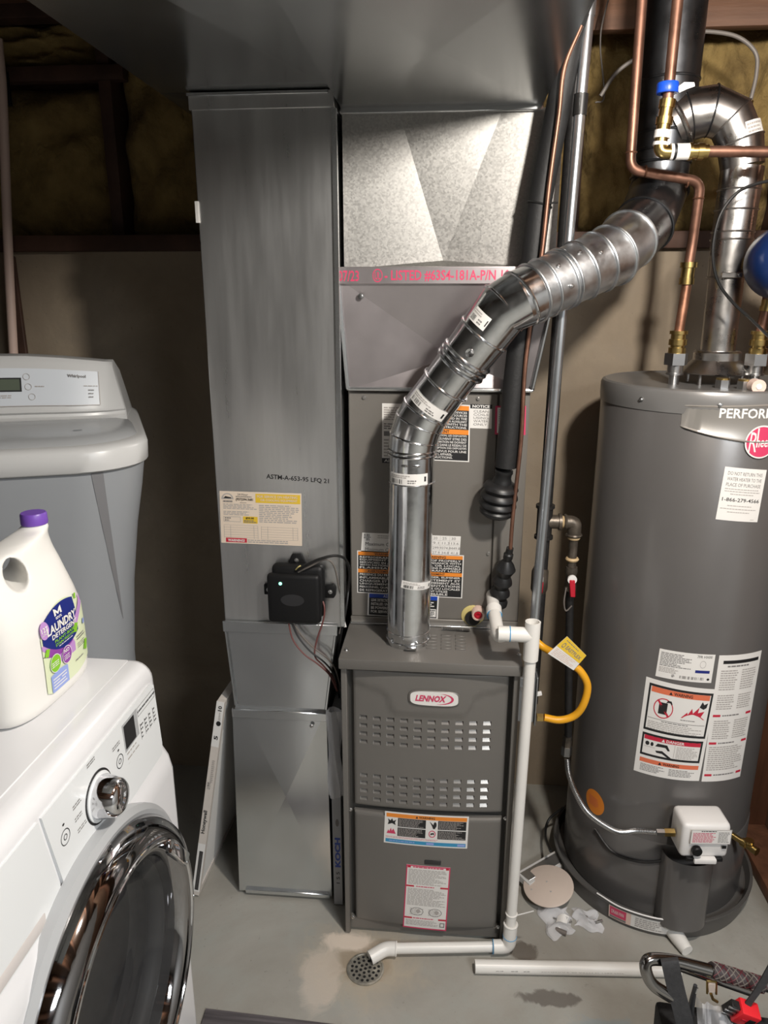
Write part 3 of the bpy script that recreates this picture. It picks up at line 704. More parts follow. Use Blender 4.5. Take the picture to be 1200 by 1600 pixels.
# drain ports
p = V((0.0829, 1.796, 0.8747))
b = MB(); b.lathe([(0.030, 0), (0.030, 0.004), (0.027, 0.006)], p + V(-0.006, 0.002, 0.0), (0, -1, 0), 'yellow_putty', 20); b.build('drain_gasket', CC)
b = MB(); b.lathe([(0.020, 0), (0.020, 0.008), (0.001, 0.0082)], p + V(-0.006, -0.003, -0.004), (0, -1, 0), 'ink', 20); b.build('drain_port', CC)
p = V((0.0898, 1.77, 0.8885))
b = MB(); b.lathe([(0.0165, -0.03), (0.0165, 0.0), (0.0150, 0.003), (0.0115, 0.003), (0.0105, 0.0)], p, (0, -1, 0), 'plug_rim', 24, True); b.lathe([(0.0112, -0.001), (0.010, 0.0015), (0.0055, 0.0025), (0.004, 0.0005), (0.001, 0.0)], p, (0, -1, 0), 'plug_red', 20); tag(b.build('drain_plug', CC), 'pale drain plug with a red centre')

# ================================================================== FURNACE
FU = thing('furnace', 'grey-brown gas furnace with louvered upper door and oval badge', 'furnace', (-0.025, 1.95, 0))
FX0, FX1, FYF, FYB, FZT = -0.246, 0.187, 1.600, 2.27, 0.842
b = MB()
b.box((FX0, FYF, 0.006), (FX0 + 0.014, FYB, FZT - 0.024), 'furnace_paint', 0.0015, 1)
b.box((FX1 - 0.014, FYF, 0.006), (FX1, FYB, FZT - 0.024), 'furnace_paint', 0.0015, 1)
b.box((FX0 + 0.012, FYF + 0.03, 0.006), (FX1 - 0.012, FYB, FZT - 0.024), 'furnace_dark')
b.box((FX0 + 0.010, FYF + 0.012, 0.012), (FX1 - 0.010, FYF + 0.04, 0.045), 'furnace_paint', 0.0015, 1)
b.build('casing', FU)
b = MB(); b.box((FX0 - 0.004, FYF - 0.012, FZT - 0.028), (FX1 + 0.004, FYB, FZT), 'furnace_paint', 0.003, 2); b.build('top_cap', FU)
for dx in (0, 1, 2):
    for r in range(5):
        b = MB(); b.box((-0.04 + dx * 0.036, 1.66 + r * 0.018, FZT - 0.001), (-0.014 + dx * 0.036, 1.668 + r * 0.018, FZT + 0.003), 'furnace_paint', 0.001, 1); b.build('top_louver', FU)
DX0, DX1 = FX0 + 0.026, FX1 - 0.024
DXC = (DX0 + DX1) / 2; DW = DX1 - DX0
def bow(x): return 0.013 * (1 - ((x - DXC) / (DW / 2)) ** 2)
def smooth(a, b_, x):
    t = min(1, max(0, (x - a) / (b_ - a))); return t * t * (3 - 2 * t)
def door(name, z0, z1, slots, emboss, lab):
    bb = MB()
    xs = {DX0 + DW * i / 44 for i in range(45)}; zs = {z0 + (z1 - z0) * j / 36 for j in range(37)}
    for e in (0.003, 0.007): xs |= {DX0 + e, DX1 - e}; zs |= {z0 + e, z1 - e}
    sx = sorted({s[0] for s in slots} | {s[1] for s in slots}); sz = sorted({s[2] for s in slots} | {s[3] for s in slots})
    def merge(base, must):
        return sorted(set(must) | {x for x in base if all(abs(x - q) > 0.0028 for q in must)})
    xs = merge(xs, sx); zs = merge(zs, sz)
    def h(x, z):
        d = min(x - DX0, DX1 - x, z - z0, z1 - z)
        e = 0.008 * (1 - math.sqrt(max(0, 1 - (1 - min(1, d / 0.009)) ** 2)))
        y = FYF + 0.012 - bow(x) * 0.9 + e
        if emboss:
            # panel below a swept crease lies a little deeper
            t = abs(x - DXC) / (DW / 2)
            zc = z1 - 0.040 - (0.016 * smooth(1.0, 0.62, t) + 0.058 * smooth(0.62, 0.44, t))
            y += 0.0045 * smooth(zc + 0.003, zc - 0.003, z)
        return y
    idx = {}; vs = []; fs = []
    for j, z in enumerate(zs):
        for i, x in enumerate(xs): idx[i, j] = len(vs); vs.append(V(x, h(x, z), z))
    S = set()
    for s in slots:
        for i in range(len(xs) - 1):
            for j in range(len(zs) - 1):
                if s[0] - 1e-6 <= xs[i] and xs[i + 1] <= s[1] + 1e-6 and s[2] - 1e-6 <= zs[j] and zs[j + 1] <= s[3] + 1e-6: S.add((i, j))
    for i in range(len(xs) - 1):
        for j in range(len(zs) - 1):
            if (i, j) not in S: fs.append((idx[i, j], idx[i + 1, j], idx[i + 1, j + 1], idx[i, j + 1]))
    bb.add(vs, fs, 'furnace_paint')
    n = len(vs)
    # rim going back
    per = [(i, 0) for i in range(len(xs))] + [(len(xs) - 1, j) for j in range(1, len(zs))] + [(i, len(zs) - 1) for i in range(len(xs) - 2, -1, -1)] + [(0, j) for j in range(len(zs) - 2, 0, -1)]
    rim = [vs[idx[p]] for p in per]; bkr = [V(p.x, FYF + 0.028, p.z) for p in rim]; k = len(rim)
    bb.add(rim + bkr, [(a, (a + 1) % k, k + (a + 1) % k, k + a) for a in range(k)] + [tuple(range(k, 2 * k))], 'furnace_paint')
    d = bb.build(name, FU, 30); tag(d, lab)
    if slots:
        lv = MB()
        for x0, x1, za, zb in slots:
            y0, y1 = h(x0, (za + zb) / 2), h(x1, (za + zb) / 2)
            ft = [V(x0, h(x0, za), za), V(x1, h(x1, za), za), V(x1, h(x1, zb), zb), V(x0, h(x0, zb), zb)]
            dp = 0.012
            zm = za + (zb - za) * 0.68
            lv.add([V(x0, y0 + 0.0015, za + 0.0005), V(x1, y1 + 0.0015, za + 0.0005), V(x1, y1 + dp * 0.6, zm), V(x0, y0 + dp * 0.6, zm), V(x1, y1 + dp * 1.5, zb + 0.001), V(x0, y0 + dp * 1.5, zb + 0.001)], [(0, 1, 2, 3)], 'louver_lit')
            lv.add([V(x1, y1 + dp * 0.6, zm), V(x0, y0 + dp * 0.6, zm), V(x1, y1 + dp * 1.5, zb + 0.001), V(x0, y0 + dp * 1.5, zb + 0.001)], [(0, 1, 3, 2)], 'hole_black')  # shade at the top of each slot, given as a black face
            lv.add(ft + [V(x0, y0 + 0.0015, za + 0.0005), V(x1, y1 + 0.0015, za + 0.0005), V(x1, y1 + dp, zb + 0.001), V(x0, y0 + dp, zb + 0.001)], [(0, 1, 5, 4), (1, 2, 6, 5), (2, 3, 7, 6), (3, 0, 4, 7)], 'furnace_paint')
        return d, lv, h
    return d, None, h
slots = []
SX = -0.203
for blk in (0.676, 0.5075):
    for r in range(4):
        for q in range(10):
            xx = SX + q * 0.0342
            slots.append((xx, xx + 0.0195, blk - r * 0.0232 - 0.0125, blk - r * 0.0232))
ud, lv, uh = door('upper_door', 0.408, FZT - 0.036, slots, True, 'upper door with two blocks of louver slots')
lvo = lv.build('louver_slots', ud, 20, recalc=False); lvo['kind'] = 'stuff'; tag(lvo, 'two blocks of small louver slots')
ld, _, lh = door('lower_door', 0.040, 0.392, [], False, 'plain lower door with labels')
# badge
def on_door(h, off=0.0, zr=None):
    def mk(TL, TR, BR, BL):
        q = quad(TL, TR, BR, BL)
        def fn(u, v, hh):
            p = q(u, v, 0); return V(p.x, h(p.x, 0.5 * (zr[0] + zr[1]) if zr else p.z) - off - hh, p.z)
        return fn
    return mk
TL, TR, BR, BL = (-0.0799, 1.59, 0.7621), (0.0452, 1.59, 0.7614), (0.0464, 1.59, 0.7197), (-0.0795, 1.59, 0.7218)
q = on_door(uh)(TL, TR, BR, BL)
bb = MB(); n = 40
def sup(k, s=1.0, e=0.5):
    a = 2 * PI * k / n; c_, s_ = math.cos(a), math.sin(a)
    return (0.5 + 0.5 * s * math.copysign(abs(c_) ** e, c_), 0.5 + 0.5 * s * math.copysign(abs(s_) ** e, s_))
bb.add([q(*sup(k), 0.0) for k in range(n)] + [q(*sup(k), 0.004) for k in range(n)] + [q(*sup(k, 0.93), 0.0055) for k in range(n)], [(k, (k + 1) % n, n + (k + 1) % n, n + k) for k in range(n)] + [(n + k, n + (k + 1) % n, 2 * n + (k + 1) % n, 2 * n + k) for k in range(n)], 'furnace_paint')
bb.add([q(*sup(k, 0.93), 0.0055) for k in range(n)], [tuple(range(n))], 'paper')
L = Label(q, 0.1); L.b = bb; L.h = 0.006
L.text('LENNOX', 0.13, 0.30, 0.74, 0.72, 'pink_red', 0.035, 0.3)
vs = []
for k in range(15):
    a = -1.9 + 3.5 * k / 14
    vs += [q(0.62 + 0.26 * math.cos(a), 0.5 + 0.36 * math.sin(a), 0.006), q(0.62 + (0.26 - 0.045 * math.sin(PI * k / 14)) * math.cos(a), 0.5 + (0.36 - 0.09 * math.sin(PI * k / 14)) * math.sin(a), 0.006)]
L.b.add(vs, [(2 * k, 2 * k + 2, 2 * k + 3, 2 * k + 1) for k in range(14)], 'pink_red')
tag(L.build('badge', ud), 'white oval badge with red lettering')
bb = MB(); q2 = on_door(uh)((-0.0877, 1.59, 0.7686), (0.0511, 1.59, 0.7687), (0.0528, 1.59, 0.7112), (-0.0873, 1.59, 0.7126))
# lower door labels
q = on_door(lh, 0.0, (0.2, 0.24))((-0.1376, 1.592, 0.4037), (0.0783, 1.592, 0.4014), (0.0766, 1.592, 0.3031), (-0.141, 1.592, 0.3066))
L = Label(q, 0.08); L.slab('paper')
L.rect(0.02, 0.84, 0.98, 0.96, 'orange'); L.rect(0.02, 0.04, 0.98, 0.15, 'cyan_band')
for c0 in (0.02, 0.50):
    for r in (0, 1):
        L.rect(c0 + 0.14, 0.56 - r * 0.30, c0 + 0.475, 0.83 - r * 0.30, 'ink')
L.lines(0.02, 0.18, 0.9, 0.24, 2, 'pink_red', 0.3, words=22)
L.up()
for c0 in (0.02, 0.50):
    for r in (0, 1): L.lines(c0 + 0.15, 0.575 - r * 0.30, c0 + 0.47, 0.815 - r * 0.30, 6, 'ink_soft', 0.4, words=9)
L.poly([(0.04, 0.60), (0.05, 0.70), (0.04, 0.79), (0.07, 0.73), (0.09, 0.80), (0.105, 0.72), (0.14, 0.77), (0.125, 0.68), (0.135, 0.60), (0.09, 0.65)], 'ink')
L.poly([(0.03, 0.32), (0.05, 0.44), (0.06, 0.38), (0.08, 0.50), (0.09, 0.40), (0.11, 0.48), (0.14, 0.32)], 'pink_red')
L.poly([(0.54, 0.80), (0.60, 0.66), (0.61, 0.58), (0.585, 0.57), (0.57, 0.66)], 'ink'); L.disc(0.605, 0.70, 0.018, 0.09, 'ink')
L.circ(0.575, 0.41, 0.042, 0.11, 0.22, 'pink_red'); L.poly([(0.555, 0.37), (0.555, 0.43), (0.595, 0.45), (0.6, 0.38), (0.58, 0.4)], 'ink')
L.text('WARNING', 0.41, 0.865, 0.60, 0.935, 'ink', 0.02); L.poly([(0.37, 0.865), (0.40, 0.865), (0.385, 0.935)], 'ink')
L.lines(0.06, 0.07, 0.4, 0.12, 1, 'label_sky', words=8); L.rect(0.51, 0.065, 0.60, 0.125, 'label_sky'); L.rect(0.88, 0.065, 0.97, 0.125, 'label_sky')
tag(L.build('hazard_label', ld), 'wide warning label with orange header and blue footer')
q = on_door(lh, 0.0, (0.2, 0.24))((-0.0803, 1.592, 0.2446), (0.0353, 1.592, 0.2415), (0.0285, 1.592, 0.0337), (-0.0889, 1.592, 0.0382))
L = Label(q, 0.15); L.slab('paper')
L.frame(0.0, 0.0, 1.0, 1.0, 0.025, 0.018, 'pink_red')
for v in (0.66, 0.155): L.rect(0.02, v, 0.20, v + 0.025, 'red'); L.rect(0.80, v, 0.98, v + 0.025, 'red')
L.rect(0.03, 0.955, 0.10, 0.985, 'red'); L.rect(0.9, 0.955, 0.97, 0.985, 'red')
L.lines(0.15, 0.955, 0.85, 0.985, 1, 'pink_red', words=9); L.lines(0.06, 0.70, 0.95, 0.94, 12, 'ink_soft', 0.5, words=10); L.lines(0.25, 0.66, 0.75, 0.685, 1, 'pink_red'); L.lines(0.06, 0.37, 0.95, 0.64, 13, 'ink_soft', 0.5, words=10)
L.lines(0.22, 0.155, 0.78, 0.18, 1, 'pink_red', words=8); L.lines(0.06, 0.05, 0.80, 0.14, 5, 'ink_soft', 0.5, words=10)
for cu in (0.30, 0.72):
    L.circ(cu, 0.275, 0.15, 0.065, 0.10, 'ink_gray'); L.disc(cu + 0.03, 0.28, 0.05, 0.03, 'ink_soft'); L.lines(cu - 0.16, 0.215, cu + 0.16, 0.33, 5, 'ink_soft', 0.35, words=4)
L.frame(0.84, 0.05, 0.95, 0.12, 0.02, 0.012, 'ink_gray')
tag(L.build('lighting_label', ld), 'tall white instruction label with pink border')
bb = MB(); p0 = V((-0.0117, 1.59, 0.2558)); 
bb.obox(V(p0.x, lh(p0.x, p0.z) + 0.0005, p0.z), (1, 0, 0), (0, 1, 0), (0, 0, 1), 0.022, 0.003, 0.007, 'plastic_black_gloss', 0.0025, 2); tag(bb.build('view_port', ld), 'black oval sight window')
for p in ((DX0 - 0.008, FYF + 0.008, 0.40), (DX1 + 0.008, FYF + 0.008, 0.40), (FX0 + 0.02, FYF + 0.006, 0.055), (FX1 - 0.02, FYF + 0.006, 0.055)):
    b = MB(); b.screw(p, (0, -1, 0), 0.0035); b.build('screw', FU)
for p in ((-0.2366, 1.635, 0.842), (0.1865, 1.648, 0.842)):
    b = MB(); b.screw(p, (0, 0, 1), 0.004); b.build('screw', FU)
L = Label(quad((-0.0036, 1.753, 0.862), (0.0704, 1.748, 0.862), (0.0719, 1.776, 0.8359), (-0.0034, 1.776, 0.8383))); L.slab('paper'); L.text('9000000001 000', 0.04, 0.2, 0.96, 0.8, 'ink_gray', 0.02); tag(L.build('serial_sticker', CC), 'thin white serial sticker')
b = MB(); b.tube([(-0.2532, 1.6, 0.603), (-0.263, 1.6, 0.333)], 0.002, 'furnace_dark', 6)
b = MB(); b.prism([(0, 0), (0.13, 0), (0.13, 0.006), (0, 0.006)], (FX0 - 0.013, 1.60, 0.0), (0, 1, 0), (0, 0, 1), 0.004, 'furnace_paint')

# ================================================================== FLUE OF THE FURNACE
FP = thing('flue_pipe', 'shiny galvanized furnace flue pipe with segmented elbows', 'pipe', (-0.088, 1.70, 0.842))
f0, f1 = V(-0.087, 1.700, 0.842), V(-0.082, 1.700, 1.335)
f2, f3 = V((-0.0578, 1.695, 1.419)), V((0.1104, 1.635, 1.656))
f4, f5 = V((0.146, 1.625, 1.676)), V((0.3469, 1.74, 1.766))
f6, f7 = V((0.4411, 1.87, 1.839)), V((0.4918, 1.965, 1.927))
R4 = 0.0535
def seg(a, b_, r0, r1, m, name, n=10, label=None, ribs=()):
    bb = MB(); a, b_ = V(a), V(b_); pts = []; rs = []
    stops = sorted(set([0.0, 1.0] + [i / n for i in range(n + 1)] + [min(1, max(0, t + d)) for t in ribs for d in (-0.02, -0.01, 0, 0.01, 0.02)]))
    for t in stops:
        r = r0 + (r1 - r0) * t
        for q_ in ribs:
            k = abs(t - q_)
            if k < 0.0199: r += 0.0028 * (1 - k / 0.02)
        pts.append(a.lerp(b_, t)); rs.append(r)
    bb.tube(pts, rs, m, 40); o = bb.build(name, FP, 40)
    if label: o['label'] = label
    return o
def band(p, d, R, r=0.0028, m='flue_steel', name='seam_rib'):
    bb = MB(); bb.ring(p, d, R, r, m, 40, 8); return bb.build(name, FP)
seg(f0, f1, R4, R4, 'flue_steel', 'straight_section')
band(f0 + V(0, 0, 0.013), (0, 0, 1), R4 + 0.001, 0.002)
band(f0 + V(0, 0, 0.036), (0, 0, 1), R4 + 0.0005, 0.0012)
bb = MB(); bb.box(f0 + V(-0.004, -0.064, 0.006), f0 + V(0.024, -0.050, 0.012), 'flue_steel', 0.001, 1); bb.build('drawband_lug', FP)
for a in (-2.4, -1.1, -0.3):
    bb = MB(); bb.screw(f0 + V(math.cos(a) * R4, math.sin(a) * R4, 0.018), (math.cos(a), math.sin(a), 0), 0.0035); bb.build('screw', FP)
band(f1 + V(0, 0, -0.075), (0, 0, 1), R4 + 0.001, 0.0018); band(f1 + V(0, 0, -0.010), (0, 0, 1), R4 + 0.002, 0.003); band(f1 + V(0, 0, 0.0), (0, 0, 1), R4 + 0.003, 0.003)
# lower elbow in three gores
d1 = (f3 - f2).normalized()
def chain(pts, rs, m, name, label=None):
    bb = MB(); bb.tube(pts, rs, m, 40); o = bb.build(name, FP, 18)
    if label: o['label'] = label
    return o
g = [f1, f1 + V(0.004, -0.001, 0.030), f1.lerp(f2, 0.66) + V(0.0, 0, 0.012), f2 + d1 * 0.012]
chain(g, [R4 + 0.003, R4 + 0.0045, R4 + 0.0045, R4 + 0.003], 'flue_steel', 'lower_elbow')
for i in range(3):
    dd = (g[min(i + 2, 3)] - g[i]).normalized(); band(g[i + 1], dd, R4 + 0.0035, 0.0028)
s1 = f2.lerp(f3, 0.30); s2 = f2.lerp(f3, 0.52); s3 = f2.lerp(f3, 0.78)
seg(g[3], s1, R4 + 0.003, R4 + 0.001, 'flue_steel', 'angled_section', 6); band(s1, d1, R4 + 0.003, 0.0028)
seg(s1, s2, R4 + 0.001, R4 + 0.001, 'flue_steel', 'angled_section', 6)
for k in (0, 0.013, 0.026): band(s2 + d1 * (k - 0.010), d1, R4 + 0.004, 0.0042, name='drawband_ridge')
seg(s2, s3, R4 + 0.002, R4 + 0.004, 'flue_steel', 'angled_section', 6); band(s3, d1, R4 + 0.005, 0.003)
d2 = (f5 - f4).normalized(); dm = (d1 + d2).normalized(); d3 = (f6 - f5).normalized(); d4 = (f7 - f6).normalized()
band(f3, dm, R4 + 0.006, 0.0032); band(f4, (dm + d2).normalized(), R4 + 0.007, 0.0032)
f56 = f5.lerp(f6, 0.5)
chain([s3, f3, f4, f4.lerp(f5, 0.12)], [R4 + 0.004, R4 + 0.0058, R4 + 0.0068, R4 + 0.0066], 'flue_steel', 'middle_elbow')
chain([f4.lerp(f5, 0.12), f4.lerp(f5, 0.46)], [R4 + 0.0068, R4 + 0.0080], 'flue_dull', 'inclined_section')
chain([f4.lerp(f5, 0.46), f5, f56], [R4 + 0.0082, R4 + 0.0115, R4 + 0.0115], 'flue_dull', 'inclined_section')
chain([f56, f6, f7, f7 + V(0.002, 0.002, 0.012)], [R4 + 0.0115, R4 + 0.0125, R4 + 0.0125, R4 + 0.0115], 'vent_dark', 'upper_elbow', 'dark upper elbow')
for t, rr_ in ((0.12, 0.0085), (0.24, 0.0085), (0.42, 0.0095), (0.46, 0.0100), (0.84, 0.0115)): band(f4.lerp(f5, t), d2, R4 + rr_, 0.0026, 'flue_dull')
band(f4.lerp(f5, 0.64), (d2 + V(0.28, 0.1, 0.2)).normalized(), R4 + 0.0105, 0.0028, 'flue_dull')
band(f5, (d2 + d3).normalized(), R4 + 0.0130, 0.003, 'flue_dull'); band(f56, d3, R4 + 0.0125, 0.003, 'flue_dull')
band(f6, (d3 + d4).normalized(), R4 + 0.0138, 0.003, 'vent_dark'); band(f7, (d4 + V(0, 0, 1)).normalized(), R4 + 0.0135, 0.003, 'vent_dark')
for t, ang in ((0.30, -0.9), (0.55, -1.2), (0.72, -0.5), (0.34, 0.5)):
    c_ = f4.lerp(f5, t); nn_ = (V(0.2 * ang, -1, 0.5 * -ang)); nn_ = (nn_ - d2 * nn_.dot(d2)).normalized()
    bb = MB(); bb.screw(c_ + nn_ * (R4 + 0.0085), nn_, 0.0035); bb.build('screw', FP)
def on_pipe(base, ax, ref, R, hgt, ang0, ang1, v0=0.0):
    base, ax = V(base), V(ax).normalized(); ref = V(ref); ref = (ref - ax * ref.dot(ax)).normalized(); sd = ax.cross(ref)
    def fn(u, v, h):
        a = ang0 + (ang1 - ang0) * u; return base + ax * (hgt * v) + (ref * math.cos(a) + sd * math.sin(a)) * (R + h)
    return fn
def pipe_sticker(base, ax, hgt, a0, a1, R, sh=0.0):
    L = Label(on_pipe(base, ax, (0, -1, 0), R, hgt, a0, a1), 0.1); L.slab('paper'); L.bars(0.06, 0.1, 0.38, 0.5, 22, 'ink'); L.lines(0.05, 0.58, 0.6, 0.9, 2, 'ink_soft'); L.lines(0.5, 0.1, 0.75, 0.5, 2, 'ink_gray', words=3); L.text('1', 0.9, 0.3, 0.95, 0.75, 'ink', 0.03)
    return tag(L.build('size_sticker', FP), 'white printed size sticker')
pipe_sticker(V(-0.083, 1.70, 1.262), (0, 0, 1), 0.026, -1.05, 0.80, R4 + 0.0006)
pipe_sticker(V(-0.085, 1.70, 1.005), (0.15, 0, 1), 0.019, -0.35, 1.15, R4 + 0.0008)
pipe_sticker(f2.lerp(f3, 0.09), d1, 0.026, -1.0, 0.75, R4 + 0.0045)
pipe_sticker(f2.lerp(f3, 0.83), d1, 0.030, -0.95, -0.15, R4 + 0.0055)
bb = MB(); fp_ = V(-0.083, 1.70, 1.305); bb.box(fp_ + V(-0.022, -0.0565, 0), fp_ + V(-0.006, -0.049, 0.004), 'flue_steel', 0.001, 1); bb.box(fp_ + V(0.003, -0.0565, 0), fp_ + V(0.022, -0.049, 0.004), 'flue_steel', 0.001, 1); bb.build('lock_tab', FP)
pd = s2.lerp(s3, 0.5); nn = (V(0, 0, 1.68) - pd); nn = (nn - d1 * nn.dot(d1)).normalized()
bb = MB(); bb.lathe([(0.010, 0), (0.009, 0.002), (0.004, 0.0005), (0.001, 0.0)], pd + nn * (R4 + 0.0025), nn, 'flue_steel', 16); bb.build('button_lock', FP)

# vent stack
VS = thing('vent_stack', 'dark vertical vent stack behind the copper pipes', 'vent', (0.495, 1.97, 1.96))
vx0, vx1 = V(0.492, 1.97, 1.955), V(0.492, 1.97, 2.455)
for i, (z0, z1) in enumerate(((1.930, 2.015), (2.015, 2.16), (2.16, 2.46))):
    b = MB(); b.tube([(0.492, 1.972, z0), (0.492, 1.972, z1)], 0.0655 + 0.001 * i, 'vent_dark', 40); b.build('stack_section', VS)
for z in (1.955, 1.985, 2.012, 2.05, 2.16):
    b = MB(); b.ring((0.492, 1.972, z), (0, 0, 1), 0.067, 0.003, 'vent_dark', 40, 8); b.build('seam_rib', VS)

# ================================================================== LINE SET
LS = thing('suction_line', 'thick black insulated refrigerant line ending in a bulging boot', 'pipe', (0.122, 1.76, 1.203))
b = MB(); pts = spline([(0.2499, 1.73, 2.25), (0.2306, 1.73, 2.183), (0.2091, 1.735, 2.032), (0.1854, 1.735, 1.871), (0.1716, 1.735, 1.699), (0.154, 1.735, 1.545), (0.1396, 1.735, 1.29)], 6)
b.tube(pts, 0.0255, 'foam', 24); b.build('insulation_sleeve', LS)
pA, pB = V((0.1368, 1.735, 1.283)), V((0.1219, 1.755, 1.162))
b = MB(); pts = []; rs = []
prof = [(0.0, .021), (.05, .022), (.08, .020), (.16, .020), (.2, .022), (.26, .024), (.29, .034), (.33, .040), (.38, .043), (.43, .039), (.47, .037), (.52, .044), (.57, .046), (.61, .041), (.65, .038), (.69, .044), (.74, .046), (.78, .041), (.82, .038), (.86, .042), (.91, .042), (.97, .034), (1.02, .020), (1.04, .004)]
for t, r in prof: pts.append(pA.lerp(pB, t)); rs.append(r)
b.tube(pts, rs, 'rubber', 28); tag(b.build('rubber_boot', LS), 'ribbed black rubber boot')
b = MB(); q_ = V((0.1854, 1.735, 1.871)); b.ring(q_, (0.25, 0, 1), 0.0265, 0.0022, 'wire_black', 24, 6); b.tube([q_ + V(0.02, -0.018, 0.0), q_ + V(0.036, -0.022, 0.002)], 0.002, 'wire_black', 6); b.build('cable_tie', LS)
LL = thing('liquid_line', 'thin copper refrigerant line with a small ribbed black boot', 'pipe', (0.1429, 1.77, 0.9897))
b = MB(); pts = spline([(0.2438, 1.7, 2.196), (0.2163, 1.7, 2.124), (0.2105, 1.7, 2.037), (0.1994, 1.7, 1.904), (0.1918, 1.7, 1.764), (0.1779, 1.705, 1.631), (0.1704, 1.71, 1.518), (0.1706, 1.715, 1.356), (0.1617, 1.72, 1.183), (0.1601, 1.73, 1.073)], 8)
b.tube(pts, 0.0048, 'copper_dull', 10); b.build('copper_tube', LL)
pA, pB = V((0.1593, 1.73, 1.088)), V((0.1368, 1.775, 0.9115)); b = MB()
prof = [(0, .009), (.08, .009), (.1, .012), (.16, .012), (.2, .010), (.27, .020), (.34, .026), (.40, .021), (.46, .0165), (.52, .023), (.57, .0255), (.62, .020), (.66, .0175), (.71, .024), (.76, .026), (.80, .021), (.84, .019), (.89, .025), (.94, .025), (.98, .018), (1.0, .004)]
b.tube([pA.lerp(pB, t) for t, r in prof], [r for t, r in prof], 'rubber', 24); tag(b.build('rubber_boot', LL), 'ribbed black rubber boot')

# conduit and switch box
SB = thing('switch_box', 'grey metal switch box on the right side of the furnace', 'switch box', (0.215, 1.69, 0.70))
b = MB(); b.box((0.188, 1.675, 0.640), (0.236, 1.735, 0.765), 'mesh_box', 0.002, 1); b.build('box_body', SB)
b = MB(); b.box((0.236, 1.668, 0.634), (0.240, 1.742, 0.770), 'mesh_box', 0.001, 1); b.build('cover_plate', SB)
b = MB(); b.obox((0.247, 1.705, 0.705), (1, 0, 0.3), (0, 1, 0), (-0.3, 0, 1), 0.009, 0.004, 0.005, 'white_plastic', 0.001, 1); b.build('toggle', SB)
for z in (0.665, 0.70, 0.735, 0.76):
    b = MB(); b.lathe([(0.0055, 0), (0.0055, 0.0015), (0.001, 0.0017)], (0.212 + 0.01 * ((z * 1000) % 3 - 1), 1.675, z), (0, -1, 0), 'steel', 12); b.build('knockout', SB)
CD = thing('conduit', 'straight grey electrical conduit rising from the switch box to the joists', 'conduit', (0.228, 1.715, 0.77))
ct, cb = V((0.2601, 1.725, 2.204)), V(0.2225, 1.705, 0.765)
cd = (ct - cb).normalized(); ct2 = cb + cd * ((2.45 - cb.z) / cd.z)
b = MB(); b.tube([cb, ct2], 0.0118, 'conduit_steel', 18); b.build('tube', CD)
k = cb + cd * ((2.06 - cb.z) / cd.z); b = MB(); b.tube([k + cd * -0.02, k + cd * 0.02], 0.0145, 'wire_black', 16); b.build('tape_wrap', CD)
b = MB(); b.tube([ct2 - cd * 0.23, ct2 - cd * 0.19], 0.0135, 'conduit_steel', 16); b.build('coupling', CD)
b = MB(); b.lathe([(0.017, 0), (0.017, 0.012), (0.014, 0.014), (0.014, 0.03)], cb, cd, 'conduit_steel', 8); b.build('connector', CD)

# gas piping
GP = thing('gas_pipe', 'black iron gas pipe with tee behind the conduit', 'pipe', (0.27, 1.86, 0.55))
gx, gy = 0.2505, 1.84
b = MB(); b.tube([(gx, gy, 0.60), (gx + 0.012, gy, 2.455)], 0.0165, 'iron', 16); b.build('riser', GP)
zt = (0.2685, 1.84, 1.125)[2]
b = MB(); b.tube([(gx + 0.003, gy, zt - 0.045), (gx + 0.003, gy, zt - 0.037), (gx + 0.003, gy, zt - 0.036), (gx + 0.003, gy, zt + 0.036), (gx + 0.003, gy, zt + 0.037), (gx + 0.003, gy, zt + 0.045)], [0.024, 0.024, 0.020, 0.020, 0.024, 0.024], 'iron', 18)
b.tube([(gx, gy, zt), (gx + 0.038, gy, zt), (gx + 0.0385, gy, zt), (gx + 0.046, gy, zt)], [0.018, 0.018, 0.022, 0.022], 'iron_worn', 18); b.build('tee', GP)
el = V((0.3305, 1.84, 1.118))
b = MB(); b.tube([(gx + 0.046, gy, zt), (el.x - 0.02, gy, zt)], 0.0125, 'iron_worn', 14); b.build('nipple', GP)
b = MB(); b.ring((gx + 0.05, gy, zt), (1, 0, 0), 0.0125, 0.004, 'pipe_dope', 16, 6); b.ring((el.x, gy, zt - 0.042), (0, 0, 1), 0.0125, 0.004, 'pipe_dope', 16, 6); b.ring((el.x, gy, zt - 0.10), (0, 0, 1), 0.0125, 0.005, 'pipe_dope', 16, 6); tag(b.build('sealant_rings', GP), 'yellowish pipe sealant')
b = MB(); b.tube(fillet([(el.x - 0.026, gy, zt), (el.x, gy, zt), (el.x, gy, zt - 0.036)], 0.022, 8), 0.0175, 'iron_worn', 16); b.ring((el.x - 0.024, gy, zt), (1, 0, 0), 0.0175, 0.004, 'iron_worn', 16, 6); b.ring((el.x, gy, zt - 0.034), (0, 0, 1), 0.0175, 0.004, 'iron_worn', 16, 6); b.build('elbow', GP)
zv = (0.3362, 1.84, 0.9689)[2]
b = MB(); b.tube([(el.x, gy, zt - 0.036), (el.x, gy, zv + 0.03)], 0.0115, 'iron_worn', 14); b.build('nipple', GP)
b = MB(); b.tube([(el.x, gy, zv + 0.035), (el.x, gy, zv + 0.02), (el.x, gy, zv + 0.012), (el.x, gy, zv - 0.02), (el.x, gy, zv - 0.03)], [0.015, 0.017, 0.013, 0.016, 0.016], 'iron_worn', 12); b.lathe([(0.009, 0), (0.009, 0.02), (0.012, 0.02), (0.012, 0.026), (0.001, 0.027)], (el.x, gy, zv + 0.008), (0, -1, 0), 'white_plastic', 14); vb = b.build('shutoff_valve', GP)
